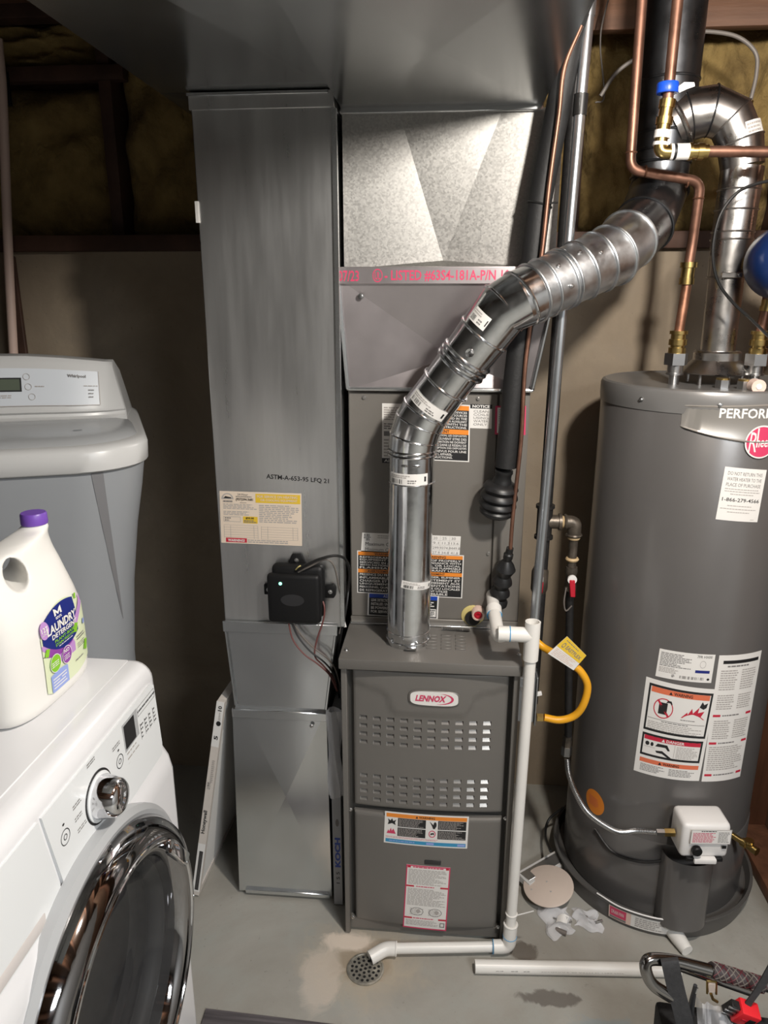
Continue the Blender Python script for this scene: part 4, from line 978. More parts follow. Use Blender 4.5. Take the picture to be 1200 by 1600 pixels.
b = MB(); b.obox((el.x + 0.002, gy - 0.026, zv - 0.016), (1, 0, 0), (0, 1, 0), (-0.1, 0, 1), 0.007, 0.003, 0.024, 'plug_red', 0.002, 1); tag(b.build('valve_handle', vb), 'red lever handle')
bt = V((0.355, 1.84, 0.479))
b = MB(); b.tube([(el.x, gy, zv - 0.03), (bt.x + 0.002, gy, bt.z + 0.01)], 0.0105, 'iron', 14); b.build('drop_pipe', GP)
b = MB(); b.tube(spline([(el.x - 0.012, gy - 0.012, zv - 0.02), (el.x - 0.015, gy - 0.014, zv - 0.06), (el.x - 0.008, gy - 0.012, zv - 0.085), (el.x + 0.006, gy - 0.013, zv - 0.07)], 6), 0.002, 'wire_gray', 6); b.build('tag_wire', GP)
p = V((0.2516, 1.82, 0.9613))
b = MB(); b.lathe([(0.006, 0), (0.006, 0.012)], p + V(0, 0, 0.006), (0, 0, 1), 'white_plastic', 10); b.box(p + V(-0.006, -0.004, -0.026), p + V(0.006, 0.004, 0.006), 'plug_red', 0.002, 1); tag(b.build('valve_handle', GP), 'small red lever behind the conduit')
b = MB(); b.tube([(gx, gy, zv + 0.03), (gx, gy, zv + 0.02), (gx, gy, zv - 0.03), (gx, gy, zv - 0.04)], [0.018, 0.022, 0.022, 0.018], 'iron_worn', 12); b.build('shutoff_valve', GP)
# yellow connector
YH = thing('yellow_gas_hose', 'yellow flexible gas hose with paper tag, looping beside the white drain pipe', 'hose', (0.2649, 1.7, 0.6385))
b = MB(); pts = spline([(0.2385, 1.74, 0.835), (0.2574, 1.73, 0.8228), (0.284, 1.71, 0.8163), (0.3185, 1.7, 0.7999), (0.3477, 1.695, 0.7772), (0.3664, 1.695, 0.7386), (0.3607, 1.695, 0.6874), (0.3418, 1.7, 0.6502), (0.3057, 1.7, 0.6351), (0.2648, 1.7, 0.6404)], 6)
b.tube(pts, 0.0095, 'yellow_hose', 16); b.build('hose', YH)
b = MB(); p = V((0.2583, 1.7, 0.64)); b.tube([p + V(-0.012, 0, 0), p + V(0.004, 0, 0)], 0.011, 'brass', 6); b.build('flare_nut', YH)
q = quad((0.3042, 1.683, 0.8796), (0.3543, 1.683, 0.8298), (0.3262, 1.683, 0.788), (0.2603, 1.68, 0.8323))
L = Label(q); L.slab('paper', 0.0012); L.rect(0.0, 0.46, 1.0, 1.0, 'yellow'); L.up(); L.lines(0.06, 0.06, 0.94, 0.42, 5, 'plug_rim', 0.4, words=6); L.text('EASTFLEX', 0.27, 0.58, 0.92, 0.76, 'ink_gray', 0.02); L.circ(0.16, 0.66, 0.055, 0.12, 0.35, 'ink_gray'); L.lines(0.1, 0.86, 0.9, 0.92, 1, 'ink_gray', words=8)
tag(L.build('paper_tag', YH), 'white and yellow paper tag')

# ================================================================== CONDENSATE DRAIN
CO = thing('condensate_drain', 'white plastic condensate drain pipe with open tee, in front of the furnace right edge', 'pipe', (0.2, 1.57, 0.02))
RP, RF = 0.0135, 0.0178
xv0 = V((0.2056, 1.575, 0.9422)); xtop, zb = V(xv0.x, 1.575, xv0.z), 0.022
bot = V(0.1955, 1.575, 0.024); dv = (xtop - bot).normalized()
ztee = xtop.z - 0.012
tee = bot + dv * ((ztee - bot.z) / dv.z)
b = MB(); b.tube([bot + dv * 0.03, tee], RP, 'pvc', 20); b.build('riser', CO)
b = MB(); t0_, t1_ = tee - dv * 0.062, tee + dv * 0.034
LT_ = (t1_ - t0_).length; b.lathe([(RF, 0), (RF, LT_), (RP + 0.001, LT_), (RP, LT_ - 0.045), (0.001, LT_ - 0.046)], t0_, dv, 'pvc', 28)
br0 = tee + V(-0.052, 0.0, 0.001)
b.tube([tee, br0], [RF, RF], 'pvc', 22); b.build('tee', CO)
pe = V((0.1253, 1.7, 0.9317)); pk = V((0.1298, 1.585, 0.918))
b = MB(); path = fillet([V(pe.x, 1.80, pe.z + 0.004), pe, pk, br0 + V(-0.004, 0, 0)], 0.030, 8)
b.tube([br0, br0 + V(-0.026, 0.0, 0.0)], RF, 'pvc', 22)
b.tube(path, RP + 0.002, 'pvc', 20)
b.build('trap_elbow', CO)
b = MB(); b.tube([pe + V(0, 0.012, 0.003), pe + V(0, -0.010, -0.004)], 0.019, 'pvc', 20); b.build('coupling', CO)
def primer(p, d, R_, r_=0.0012):
    b = MB(); b.ring(p, d, R_, r_, 'primer_blue', 24, 6); tag(b.build('primer_ring', CO), 'blue primer mark')
primer(pe + V(0.0005, -0.012, -0.006), (0, 1, 0.35), 0.0175, 0.0018); primer(br0 + V(0.001, 0, 0), (1, 0, 0), RF)
b = MB(); b.tube(fillet([bot + dv * 0.075, bot, bot + V(-0.042, -0.004, 0)], 0.022, 8), RF, 'pvc', 22); b.ring(bot + dv * 0.075, dv, RF - 0.001, 0.0025, 'pvc', 24, 6); b.build('floor_elbow', CO)
hx = V((-0.1229, 1.541, 0.024)); b = MB(); b.tube([bot + V(-0.03, -0.003, 0), hx], RP, 'pvc', 20); b.build('floor_run', CO)
primer(bot + V(-0.043, -0.004, 0), (1, 0, 0), RF, 0.001); primer(bot + dv * 0.035, dv, RF, 0.001)
oe = V((-0.1696, 1.515, 0.016))
b = MB(); b.tube(fillet([hx + V(0.02, 0.001, 0), hx + V(-0.008, -0.001, 0), oe], 0.014, 6), RF, 'pvc', 22); b.ring(hx + V(0.02, 0.001, 0), (1, 0, 0), RF - 0.001, 0.0025, 'pvc', 22, 6)
b.lathe([(RP - 0.001, 0), (0.001, -0.0004)], oe, (oe - hx), 'ink', 18); b.build('outlet_elbow', CO)
b = MB(); b.ring(bot + dv * 0.11, dv, RP + 0.0008, 0.0018, 'pvc', 20, 6); b.tube([bot + dv * 0.11 + V(0.013, -0.006, 0), bot + dv * 0.12 + V(0.055, -0.01, 0.012)], 0.0016, 'white_plastic', 6); b.build('cable_tie', CO)

LP = thing('loose_pipe', 'loose white plastic pipe lying on the floor in front of the furnace', 'pipe', (0.34, 1.52, 0))
la, lb = V((0.1037, 1.513, 0.0165)), V((0.6284, 1.548, 0.0165))
LL_ = (lb - la).length
b = MB(); b.lathe([(0.001, 0.06), (0.0130, 0.059), (0.0135, 0.0), (0.0165, 0.0), (0.0165, LL_), (0.0135, LL_), (0.0130, LL_ - 0.06), (0.001, LL_ - 0.061)], la, lb - la, 'pvc', 28, False)
b.build('pipe_body', LP)
dl = (lb - la).normalized()
L = Label(on_pipe(la, dl, (0, -0.85, 0.25), 0.0166, (lb - la).length, 0.28, -0.28), 0.2)
for v0, v1, mm in ((0.10, 0.135, 'ink_gray'), (0.175, 0.205, 'ink'), (0.235, 0.262, 'ink')): L.text('PVC 1120', 0.28, v0, 0.52, v1, mm, 0.02, 0, 1)
L.text('SCHEDULE 40 ASTM D 1785 NSF', 0.28, 0.32, 0.50, 0.72, 'ink_soft', 0.0, 0, 1)
L.build('print', LP)

# floor drain
DR = thing('floor_drain', 'round metal floor drain full of holes under the drain outlet', 'drain', (-0.183, 1.497, 0))
dc = V((-0.1792, 1.494, 0))
b = MB(); b.lathe([(0.0485, 0.0005), (0.0485, 0.0035), (0.044, 0.0045), (0.043, 0.003), (0.001, 0.003)], dc, (0, 0, 1), 'drain_metal', 36); b.build('grate', DR)
b = MB()
for ring_r, cnt in ((0.0, 1), (0.0125, 6), (0.024, 11), (0.035, 16)):
    for k in range(cnt):
        a = 2 * PI * k / cnt + ring_r * 30; b.lathe([(0.0039, 0), (0.0039, 0.0006), (0.0005, 0.0008)], dc + V(math.cos(a) * ring_r, math.sin(a) * ring_r, 0.0028), (0, 0, 1), 'hole_black', 10)
o = b.build('holes', DR); o['kind'] = 'stuff'

# ================================================================== WATER HEATER
WX, WY, WR = 0.645, 1.94, 0.25
WH = thing('water_heater', 'tall dark grey gas water heater with round red badge', 'water heater', (WX, WY, 0.0))
b = MB(); b.lathe([(0.246, 0.045), (0.25, 0.05), (0.25, 1.425), (0.247, 1.43), (0.2475, 1.436), (0.252, 1.438)], (WX, WY, 0), (0, 0, 1), 'heater_paint', 96); b.build('tank_jacket', WH)
b = MB(); b.lathe([(0.252, 1.425), (0.2535, 1.44), (0.2535, 1.468), (0.250, 1.476), (0.243, 1.479), (0.235, 1.475), (0.001, 1.470)], (WX, WY, 0), (0, 0, 1), 'heater_top', 96); b.build('top_cover', WH)
b = MB(); b.lathe([(0.2505, 0.045), (0.253, 0.05), (0.253, 0.275), (0.2505, 0.28)], (WX, WY, 0), (0, 0, 1), 'heater_paint', 96); b.build('base_ring', WH)
def cyl(phi, z, r=WR): return V(WX + r * math.sin(phi), WY - r * math.cos(phi), z)
def on_heater(TL, TR, BR, BL, R=WR):
    def fn(u, v, h):
        ph = (BL[0] * (1 - u) + BR[0] * u) * (1 - v) + (TL[0] * (1 - u) + TR[0] * u) * v
        z = (BL[1] * (1 - u) + BR[1] * u) * (1 - v) + (TL[1] * (1 - u) + TR[1] * u) * v
        return cyl(ph, z, R + h)
    return fn
for ph, z in ((-0.8747, 1.456), (-0.1814, 1.456)):
    b = MB(); p = cyl(ph, 1.449, 0.2535); b.screw(p, (math.sin(ph), -math.cos(ph), 0), 0.004); b.build('screw', WH)
# badge band
pc = (0.2168, 1.368); pl = (-0.4841, 1.417)
bl = MB(); hw = pc[0] - pl[0]
def fn(u, v):
    x = 2 * u - 1; ph = pc[0] + hw * x; zt_ = pl[1] + 0.020 + 0.012 * (1 - abs(x)) ; zb_ = pl[1] - 0.020 - 0.030 * (1 - x * x)
    e = 0.0045 if 0.02 < v < 0.98 else 0.0
    return cyl(ph, zb_ + (zt_ - zb_) * v, WR + 0.0003 + e)
vs_ = [0, 0.02, 0.05, 0.10, 0.9, 0.95, 0.98, 1.0]
def fn2(u, v):
    k = int(round(v * 7)); vv = vs_[k]; x = 2 * u - 1; ph = pc[0] + hw * x
    zt_ = pl[1] + 0.030 + 0.007 * (1 - abs(x)); zb_ = pl[1] - 0.022 - 0.032 * (1 - abs(x) ** 1.6)
    e = (0.0, 0.004, 0.0055, 0.003, 0.003, 0.0055, 0.004, 0.0)[k] * (1 if abs(x) < 0.995 else 0.3)
    return cyl(ph, zb_ + (zt_ - zb_) * vv, WR + 0.0003 + e)
bl.grid(fn2, 40, 7, 'heater_band'); band_o = bl.build('badge_band', WH)
L = Label(on_heater((pc[0] - hw * 0.56, pl[1] + 0.026), (pc[0] + hw * 0.56, pl[1] + 0.026), (pc[0] + hw * 0.56, pl[1] + 0.004), (pc[0] - hw * 0.56, pl[1] + 0.004), WR + 0.0035), 0.1)
L.text('PERFORMANCE', 0.0, 0.0, 1.0, 1.0, 'paper', 0.02); L.build('lettering', band_o)
rr = 0.0375
L = Label(on_heater((pc[0] - rr / WR, pc[1] + rr), (pc[0] + rr / WR, pc[1] + rr), (pc[0] + rr / WR, pc[1] - rr), (pc[0] - rr / WR, pc[1] - rr), WR + 0.004), 0.1)
L.disc(0.5, 0.5, 0.5, 0.5, 'paper', 40); L.up(); L.disc(0.5, 0.5, 0.455, 0.455, 'pink_red', 40); L.up(); L.text('R', 0.12, 0.2, 0.36, 0.80, 'paper', 0.0, 0.1); L.text('heem', 0.34, 0.34, 0.90, 0.66, 'paper', 0.015, 0.1); L.rect(0.34, 0.34, 0.385, 0.92, 'paper')
tag(L.build('round_badge', WH), 'round red badge with white script')
# paper labels
L = Label(on_heater((-0.0684, 1.311), (0.3243, 1.302), (0.3052, 1.178), (-0.0911, 1.186)), 0.12); L.slab('paper')
for i, s in enumerate(('DO NOT RETURN THIS', 'WATER HEATER TO THE', 'PLACE OF PURCHASE')): L.text(s, 0.09, 0.86 - i * 0.105, 0.91, 0.925 - i * 0.105, 'ink_gray')
for v in (0.59, 0.545): L.lines(0.08, v, 0.92, v + 0.022, 1, 'ink_soft', 0.7, 0.05, 12)
L.lines(0.22, 0.495, 0.78, 0.517, 1, 'ink_soft', 0.7, 0.05, 9)
L.text('1-866-279-4566', 0.06, 0.365, 0.94, 0.435, 'ink', 0.01)
L.lines(0.2, 0.275, 0.8, 0.297, 1, 'ink_soft', 0.7, 0.05, 9); L.lines(0.05, 0.215, 0.92, 0.237, 1, 'ink_soft', 0.7, 0.05, 12); L.lines(0.22, 0.155, 0.78, 0.177, 1, 'ink_soft', 0.7, 0.05, 9); L.lines(0.8, 0.03, 0.92, 0.05, 1, 'ink_soft')
tag(L.build('return_notice', WH), 'white notice with a service telephone number')
L = Label(on_heater((-0.4414, 0.8414), (0.0774, 0.8415), (0.072, 0.7646), (-0.4535, 0.7644)), 0.12); L.slab('paper')
L.lines(0.04, 0.42, 0.62, 0.92, 9, 'ink_gray', 0.5, 0.5, 9); L.text('7FR HX00', 0.68, 0.86, 0.95, 0.95, 'ink'); L.circ(0.80, 0.64, 0.055, 0.13, 0.12, 'ink_soft'); L.rect(0.68, 0.33, 0.94, 0.43, 'label_navy'); L.bars(0.42, 0.08, 0.85, 0.18, 40, 'ink_gray'); L.lines(0.04, 0.2, 0.4, 0.4, 4, 'ink_soft'); L.lines(0.28, 0.08, 0.34, 0.18, 3, 'ink', words=2); L.disc(0.93, 0.12, 0.025, 0.04, 'ink')
tag(L.build('rating_plate', WH), 'white rating plate with bar code')
L = Label(on_heater((-0.5385, 0.7561), (0.1385, 0.7467), (0.0873, 0.4825), (-0.5627, 0.4786)), 0.1); L.slab('paper')
def ink_box(u0, v0, u1, v1, w_=0.028):
    L.frame(u0, v0, u1, v1, w_, w_ * 0.85, 'ink')
ink_box(0.06, 0.47, 0.965, 0.955); ink_box(0.06, 0.20, 0.95, 0.44)
L.rect(0.10, 0.875, 0.925, 0.93, 'salmon'); L.rect(0.095, 0.375, 0.92, 0.418, 'red'); L.rect(0.07, 0.125, 0.95, 0.17, 'salmon')
L.lines(0.11, 0.49, 0.9, 0.58, 5, 'ink_soft', 0.4, words=14); L.rect(0.10, 0.605, 0.92, 0.61, 'ink_gray'); L.lines(0.3, 0.585, 0.7, 0.60, 1, 'ink_gray')
L.circ(0.30, 0.73, 0.14, 0.105, 0.10, 'red'); L.rect(0.235, 0.67, 0.355, 0.79, 'ink'); L.poly([(0.56, 0.67), (0.64, 0.735), (0.65, 0.71), (0.70, 0.78), (0.72, 0.73), (0.80, 0.80), (0.79, 0.74), (0.88, 0.76), (0.84, 0.70), (0.90, 0.67)], 'red')
L.poly([(0.80, 0.80), (0.83, 0.86), (0.86, 0.83), (0.91, 0.85), (0.90, 0.80), (0.86, 0.78)], 'ink'); L.lines(0.56, 0.64, 0.85, 0.655, 1, 'ink_gray')
L.rect(0.55, 0.23, 0.556, 0.37, 'ink_soft'); L.lines(0.58, 0.23, 0.90, 0.36, 8, 'ink_soft', 0.45, words=6); L.disc(0.15, 0.335, 0.03, 0.022, 'ink'); L.disc(0.22, 0.335, 0.022, 0.022, 'ink'); L.poly([(0.27, 0.32), (0.30, 0.355), (0.44, 0.355), (0.49, 0.30), (0.46, 0.295), (0.42, 0.325)], 'ink'); L.poly([(0.28, 0.275), (0.38, 0.285), (0.52, 0.225), (0.47, 0.222), (0.38, 0.255), (0.30, 0.255)], 'ink')
L.rect(0.11, 0.298, 0.27, 0.302, 'ink_soft')
L.lines(0.09, 0.03, 0.46, 0.11, 5, 'ink_gray', 0.45, words=8); L.lines(0.52, 0.03, 0.93, 0.11, 5, 'ink_gray', 0.45, words=8)
L.up(); L.text('WARNING', 0.42, 0.885, 0.68, 0.918, 'ink', 0.02); L.text('DANGER', 0.42, 0.382, 0.68, 0.412, 'paper', 0.02); L.text('WARNING', 0.42, 0.132, 0.66, 0.162, 'ink', 0.02)
for v, mm in ((0.885, 'ink'), (0.382, 'paper'), (0.132, 'ink')): L.poly([(0.35, v), (0.40, v), (0.375, v + 0.03)], mm)
q0, q1 = (0.40, 0.645), (0.20, 0.815)
L.poly([(0.205, 0.80), (0.225, 0.815), (0.395, 0.66), (0.375, 0.645)], 'red'); L.poly([(0.33, 0.79), (0.35, 0.82), (0.40, 0.82), (0.42, 0.79), (0.41, 0.78), (0.39, 0.80), (0.36, 0.80)], 'ink')
tag(L.build('hazard_label', WH), 'large white hazard label with red and orange headers')
L = Label(on_heater((0.1159, 0.8397), (0.6261, 0.8355), (0.5948, 0.473), (0.1148, 0.4805)), 0.12); L.slab('paper')
L.rect(0.1, 0.935, 0.93, 0.96, 'ink'); L.lines(0.2, 0.905, 0.8, 0.925, 1, 'ink_gray')
for v0, v1, n_ in ((0.73, 0.89, 9), (0.58, 0.70, 7)): L.lines(0.08, v0, 0.46, v1, n_, 'ink_soft', 0.5, 0.2, 6); L.lines(0.54, v0, 0.93, v1, n_, 'ink_soft', 0.5, 0.2, 6)
for v in (0.525, 0.305, 0.045): L.rect(0.04, v, 0.2, v + 0.018, 'red'); L.rect(0.82, v, 0.97, v + 0.018, 'red'); L.lines(0.24, v, 0.78, v + 0.018, 1, 'ink_gray', words=7)
L.lines(0.08, 0.345, 0.46, 0.50, 9, 'ink_soft', 0.5, 0.2, 6); L.lines(0.54, 0.345, 0.93, 0.50, 9, 'ink_soft', 0.5, 0.2, 6); L.lines(0.06, 0.09, 0.93, 0.29, 12, 'ink_soft', 0.5, 0.25, 11)
tag(L.build('instruction_label', WH), 'long white instruction label')
pO = (-0.9861, 0.317)
L = Label(on_heater((pO[0] - 0.14, pO[1] + 0.037), (pO[0] + 0.14, pO[1] + 0.037), (pO[0] + 0.14, pO[1] - 0.037), (pO[0] - 0.14, pO[1] - 0.037)), 0.1); L.disc(0.5, 0.5, 0.5, 0.5, 'orange', 30); L.up(); L.lines(0.2, 0.3, 0.8, 0.7, 5, 'salmon'); tag(L.build('orange_sticker', WH), 'round orange sticker')
# burner access cover and gas valve
pv = (0.1298, 0.3529); phv = pv[0] - 0.06
b = MB(); rad = V(math.sin(phv), -math.cos(phv), 0); tg = V(math.cos(phv), math.sin(phv), 0)
def half(u, v):
    a = PI * u; return V(WX, WY, 0.052 + 0.215 * v) + rad * (0.245 + 0.062 * math.sin(a) ** 0.7) + tg * (-0.066 * math.cos(a))
b.grid(half, 24, 2, 'heater_paint'); o = b.build('burner_cover', WH, 50); 
ctr = V(WX, WY, 0) + rad * 0.30 + V(0, 0, pv[1] + 0.018)
b = MB(); b.obox(ctr, tg, rad, (0, 0, 1), 0.060, 0.040, 0.050, 'white_plastic', 0.012, 3); 
b.obox(ctr + rad * 0.046 + V(0, 0, -0.05), tg, rad, (0, 0, 1), 0.028, 0.008, 0.007, 'white_plastic', 0.003, 2)
GV = tag(b.build('gas_valve', WH), 'white gas control valve with black knob')
b = MB(); b.lathe([(0.0125, 0), (0.0125, 0.010), (0.010, 0.013), (0.001, 0.0132)], ctr + rad * 0.044 - tg * 0.024 + V(0, 0, -0.020), rad, 'plastic_black', 20); b.build('knob', GV)
for s in (-0.035, 0.035):
    b = MB(); b.obox(ctr + rad * 0.042 + tg * s + V(0, 0, -0.049), tg, rad, (0, 0, 1), 0.010, 0.006, 0.005, 'plastic_black', 0.001, 1); b.build('clip', GV)
b = MB(); b.obox(ctr + rad * 0.0445 + tg * 0.045 + V(0, 0, -0.012), tg, rad, (0, 0, 1), 0.005, 0.001, 0.004, 'plastic_black'); b.build('indicator', GV)
q = quad(ctr + rad * 0.0455 - tg * 0.042 + V(0, 0, 0.040), ctr + rad * 0.0455 + tg * 0.058 + V(0, 0, 0.040), ctr + rad * 0.0455 + tg * 0.058 + V(0, 0, -0.002), ctr + rad * 0.0455 - tg * 0.042 + V(0, 0, -0.002))
L = Label(q); L.slab('paper'); L.frame(0, 0, 1, 1, 0.012, 0.03, 'ink_soft'); L.lines(0.05, 0.1, 0.62, 0.8, 8, 'pink_red', 0.5, 0.2, 7); L.lines(0.68, 0.1, 0.96, 0.85, 8, 'ink_gray', 0.45, 0.2, 4); L.lines(0.25, 0.84, 0.75, 0.94, 1, 'ink'); tag(L.build('control_label', GV), 'pink and white control label')
b = MB(); gp0 = ctr - tg * 0.064 + V(0, 0, -0.006); b.tube([gp0, gp0 - tg * 0.026], 0.011, 'brass', 6); b.tube([gp0 - tg * 0.024, gp0 - tg * 0.046], 0.0095, 'steel', 6); b.build('gas_inlet', WH)
SF = thing('steel_gas_hose', 'corrugated stainless gas hose curving into the water heater valve', 'hose', gp0 - tg * 0.05)
b = MB(); ge = gp0 - tg * 0.044
pts = spline([(0.3585, 1.84, 0.4273), (0.3635, 1.82, 0.3894), (0.381, 1.79, 0.3499), (0.4046, 1.745, 0.328), (0.439, 1.7, 0.3255), (0.4744, 1.665, 0.3326), (0.5118, 1.645, 0.3558), ge], 26)
b.tube(pts, [0.0082 if i % 2 else 0.0068 for i in range(len(pts))], 'steel', 12); b.build('hose', SF, 60)
b = MB(); p = V((0.355, 1.84, 0.479)); b.tube([p + V(0, 0, 0.022), p + V(0, 0, -0.012)], 0.013, 'iron_worn', 6); b.tube([p + V(0, 0, -0.012), p + V(0, 0, -0.040)], 0.0145, 'steel', 6); b.build('flare_nut', SF)
pd_ = (0.6108, 0.2889)
b = MB(); rd = V(math.sin(pd_[0]), -math.cos(pd_[0]), 0); p = cyl(*pd_); b.tube([p, p + rd * 0.03, p + rd * 0.031, p + rd * 0.045, p + rd * 0.046, p + rd * 0.075], [0.008, 0.008, 0.012, 0.012, 0.009, 0.011], 'brass', 12); b.lathe([(0.012, 0), (0.012, 0.006)], p + rd * 0.05 + V(0, 0, 0.012), (0, 0, 1), 'brass', 10); tag(b.build('drain_valve', WH), 'brass drain valve')
b = MB(); b.tube(spline([cyl(phv - 1.0, 0.24, 0.256), cyl(phv - 0.75, 0.205, 0.257), cyl(phv - 0.45, 0.212, 0.257), cyl(phv - 0.2, 0.235, 0.256)], 8), 0.004, 'iron', 8); b.build('base_seam', WH)
# top fittings
def nipple(px_, y, zbase, name='pipe_nipple'):
    b = MB(); o_ = V(px_, y, zbase)
    b.tube([o_, o_ + V(0, 0, 0.03)], 0.0125, 'steel', 14)
    b.tube([o_ + V(0, 0, 0.026), o_ + V(0, 0, 0.031), o_ + V(0, 0, 0.0315), o_ + V(0, 0, 0.05)], [0.021, 0.021, 0.0185, 0.0185], 'steel', 16); b.build(name, WH)
    b = MB(); b.tube([o_ + V(0, 0, 0.050), o_ + V(0, 0, 0.078)], 0.028, 'steel', 6); b.build('union_nut', WH)
    return o_ + V(0, 0, 0.075)
n1 = nipple((0.5523, 1.89, 1.473)[0], 1.89, 1.47); n2 = nipple((0.7425, 1.89, 1.475)[0], 1.89, 1.47)
def brass_stack(o_, parent):
    b = MB(); b.tube([o_ + V(0, 0, z) for z in (-0.003, 0.016, 0.0161, 0.022, 0.0221, 0.036, 0.0361, 0.048, 0.0481, 0.056)], [0.0205, 0.0205, 0.0165, 0.0165, 0.0215, 0.0215, 0.0175, 0.0175, 0.0215, 0.0215], 'brass', 14); b.build('brass_adapter', parent)
    return o_ + V(0, 0, 0.054)
for px_, py_ in ((1128, 601), (1165, 604)):
    p = V({1128: (0.6446, 1.819, 1.47), 1165: (0.6865, 1.797, 1.47)}[px_]); b = MB(); b.tube([p, p + V(0, 0, 0.022)], 0.017, 'steel', 6); b.tube([p + V(0, 0, 0.022), p + V(0, 0, 0.026)], 0.015, 'brass', 16); b.build('anode_cap', WH)
p = V((0.7009, 1.75, 1.484)); b = MB(); b.tube([p + V(0, 0.03, 0), p], 0.016, 'plug_rim', 18); b.lathe([(0.007, 0), (0.006, 0.002), (0.001, 0.0022)], p, (0, -1, 0), 'white_plastic', 12); tag(b.build('insulation_plug', WH), 'pale round foam plug')
# draft hood
hx_, hy_ = 0.662, 1.93
DH = thing('heater_vent', 'steel vent pipe curving from the water heater draft hood to the stack', 'vent', (hx_, hy_, 1.48))
b = MB()
for a in (0.7, 2.4, 3.9, 5.5): b.tube([(hx_ + 0.068 * math.cos(a), hy_ + 0.068 * math.sin(a), 1.470), (hx_ + 0.068 * math.cos(a), hy_ + 0.068 * math.sin(a), 1.505)], 0.004, 'vent_steel', 6); 
b.build('hood_legs', DH)
b = MB(); b.lathe([(0.083, 1.498), (0.084, 1.500), (0.058, 1.528), (0.0555, 1.530), (0.0555, 1.548), (0.052, 1.552), (0.042, 1.553), (0.042, 1.545), (0.05, 1.54), (0.052, 1.528), (0.08, 1.498)], (hx_, hy_, 0), (0, 0, 1), 'vent_steel', 40, False); b.build('draft_hood', DH)
v1_, v2_, v3_, v4_, v5_ = V(hx_, hy_, 1.545), V(hx_ - 0.001, hy_, 1.725), V((0.6665, 1.93, 1.968)), V((0.6467, 1.935, 2.046)), V((0.5874, 1.945, 2.091))
v6_ = V((0.5354, 1.95, 2.084)); v7_ = V((0.5015, 1.955, 2.063))
def vseg(a, c, r0, r1, m, name):
    b = MB(); b.tube([a, V(a).lerp(V(c), 0.5), c], [r0, (r0 + r1) / 2, r1], m, 32); return b.build(name, DH)
def vrib(p, d, R, m='vent_steel'):
    b = MB(); b.ring(p, d, R, 0.0022, m, 32, 8); b.build('seam_rib', DH)
vseg(v1_, v2_, 0.0405, 0.0405, 'vent_steel', 'riser_section'); vseg(v2_, v2_.lerp(v3_, 0.35), 0.043, 0.047, 'vent_steel', 'riser_section'); vseg(v2_.lerp(v3_, 0.35), v3_, 0.047, 0.047, 'vent_steel', 'riser_section')
for t in (0.0, 0.35, 0.42, 0.62, 0.8): vrib(v2_.lerp(v3_, t), (0, 0, 1), 0.0475 if t > 0.1 else 0.044)
ep = [v3_, v3_.lerp(v4_, 0.7) + V(0.003, 0, 0), v4_.lerp(v5_, 0.35) + V(0.004, 0, 0.010), v5_, v6_, v7_]
b = MB(); b.tube(ep, [0.0475, 0.0505, 0.053, 0.0545, 0.057, 0.060], 'vent_steel', 36); b.build('elbow', DH, 20)
b = MB(); b.ring(ep[4].lerp(ep[5], 0.55), ep[5] - ep[4], 0.060, 0.006, 'vent_steel', 36, 8); b.build('stack_collar', DH)
for i in range(4):
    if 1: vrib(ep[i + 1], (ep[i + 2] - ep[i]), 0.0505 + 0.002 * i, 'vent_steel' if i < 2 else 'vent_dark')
pc_ = v2_ + V(-0.004, -0.046, 0.004); b = MB(); b.obox(pc_, (1, 0, 0), (0, 1, 0), (0, 0, 1), 0.024, 0.003, 0.006, 'vent_steel', 0.001, 1); b.screw(pc_ + V(0.016, -0.003, 0), (0, -1, 0), 0.004); b.build('drawband', DH)
q = on_pipe(ep[1] + V(0, 0, 0.0), (ep[2] - ep[0]), (0.4, -1, 0.3), 0.0505, 0.03, -0.5, 0.5)
L = Label(q, 0.1); L.slab('paper'); L.lines(0.1, 0.1, 0.9, 0.9, 3, 'ink_soft'); tag(L.build('size_sticker', DH), 'white size sticker')

# drain pan under the heater
PN = thing('drain_pan', 'round grey drain pan with paper label under the water heater', 'pan', (WX, WY - 0.005, 0))
b = MB(); b.lathe([(0.001, 0.001), (0.272, 0.001), (0.281, 0.06), (0.286, 0.063), (0.285, 0.067), (0.278, 0.066), (0.268, 0.044), (0.001, 0.0435)], (WX, WY - 0.003, 0), (0, 0, 1), 'pan_gray', 80, False); b.build('pan_body', PN)
L = Label(on_heater((-0.62, 0.058), (-0.05, 0.058), (-0.05, 0.014), (-0.62, 0.014), 0.2815), 0.1); L.fn = (lambda g_: (lambda u, v, h: g_(u, v, h + 0.0055 * v - 0.002)))(L.fn)
L.slab('paper'); L.rect(0.0, 0.0, 0.38, 1.0, 'plug_rim'); L.up(); L.rect(0.02, 0.25, 0.30, 0.95, 'pink_red'); L.rect(0.02, 0.05, 0.30, 0.22, 'ink_gray'); L.lines(0.45, 0.1, 0.95, 0.9, 5, 'ink_soft'); L.up(); L.text('DRAIN PAN', 0.05, 0.45, 0.26, 0.75, 'paper'); tag(L.build('pan_label', PN), 'white and red paper label')
b = MB(); b.tube([(0.6433, 1.672, 0.0219), (0.6528, 1.645, 0.0203), (0.6663, 1.61, 0.0155)], [0.021, 0.020, 0.016], 'pvc', 20); tag(b.build('drain_spout', PN), 'white drain spout')
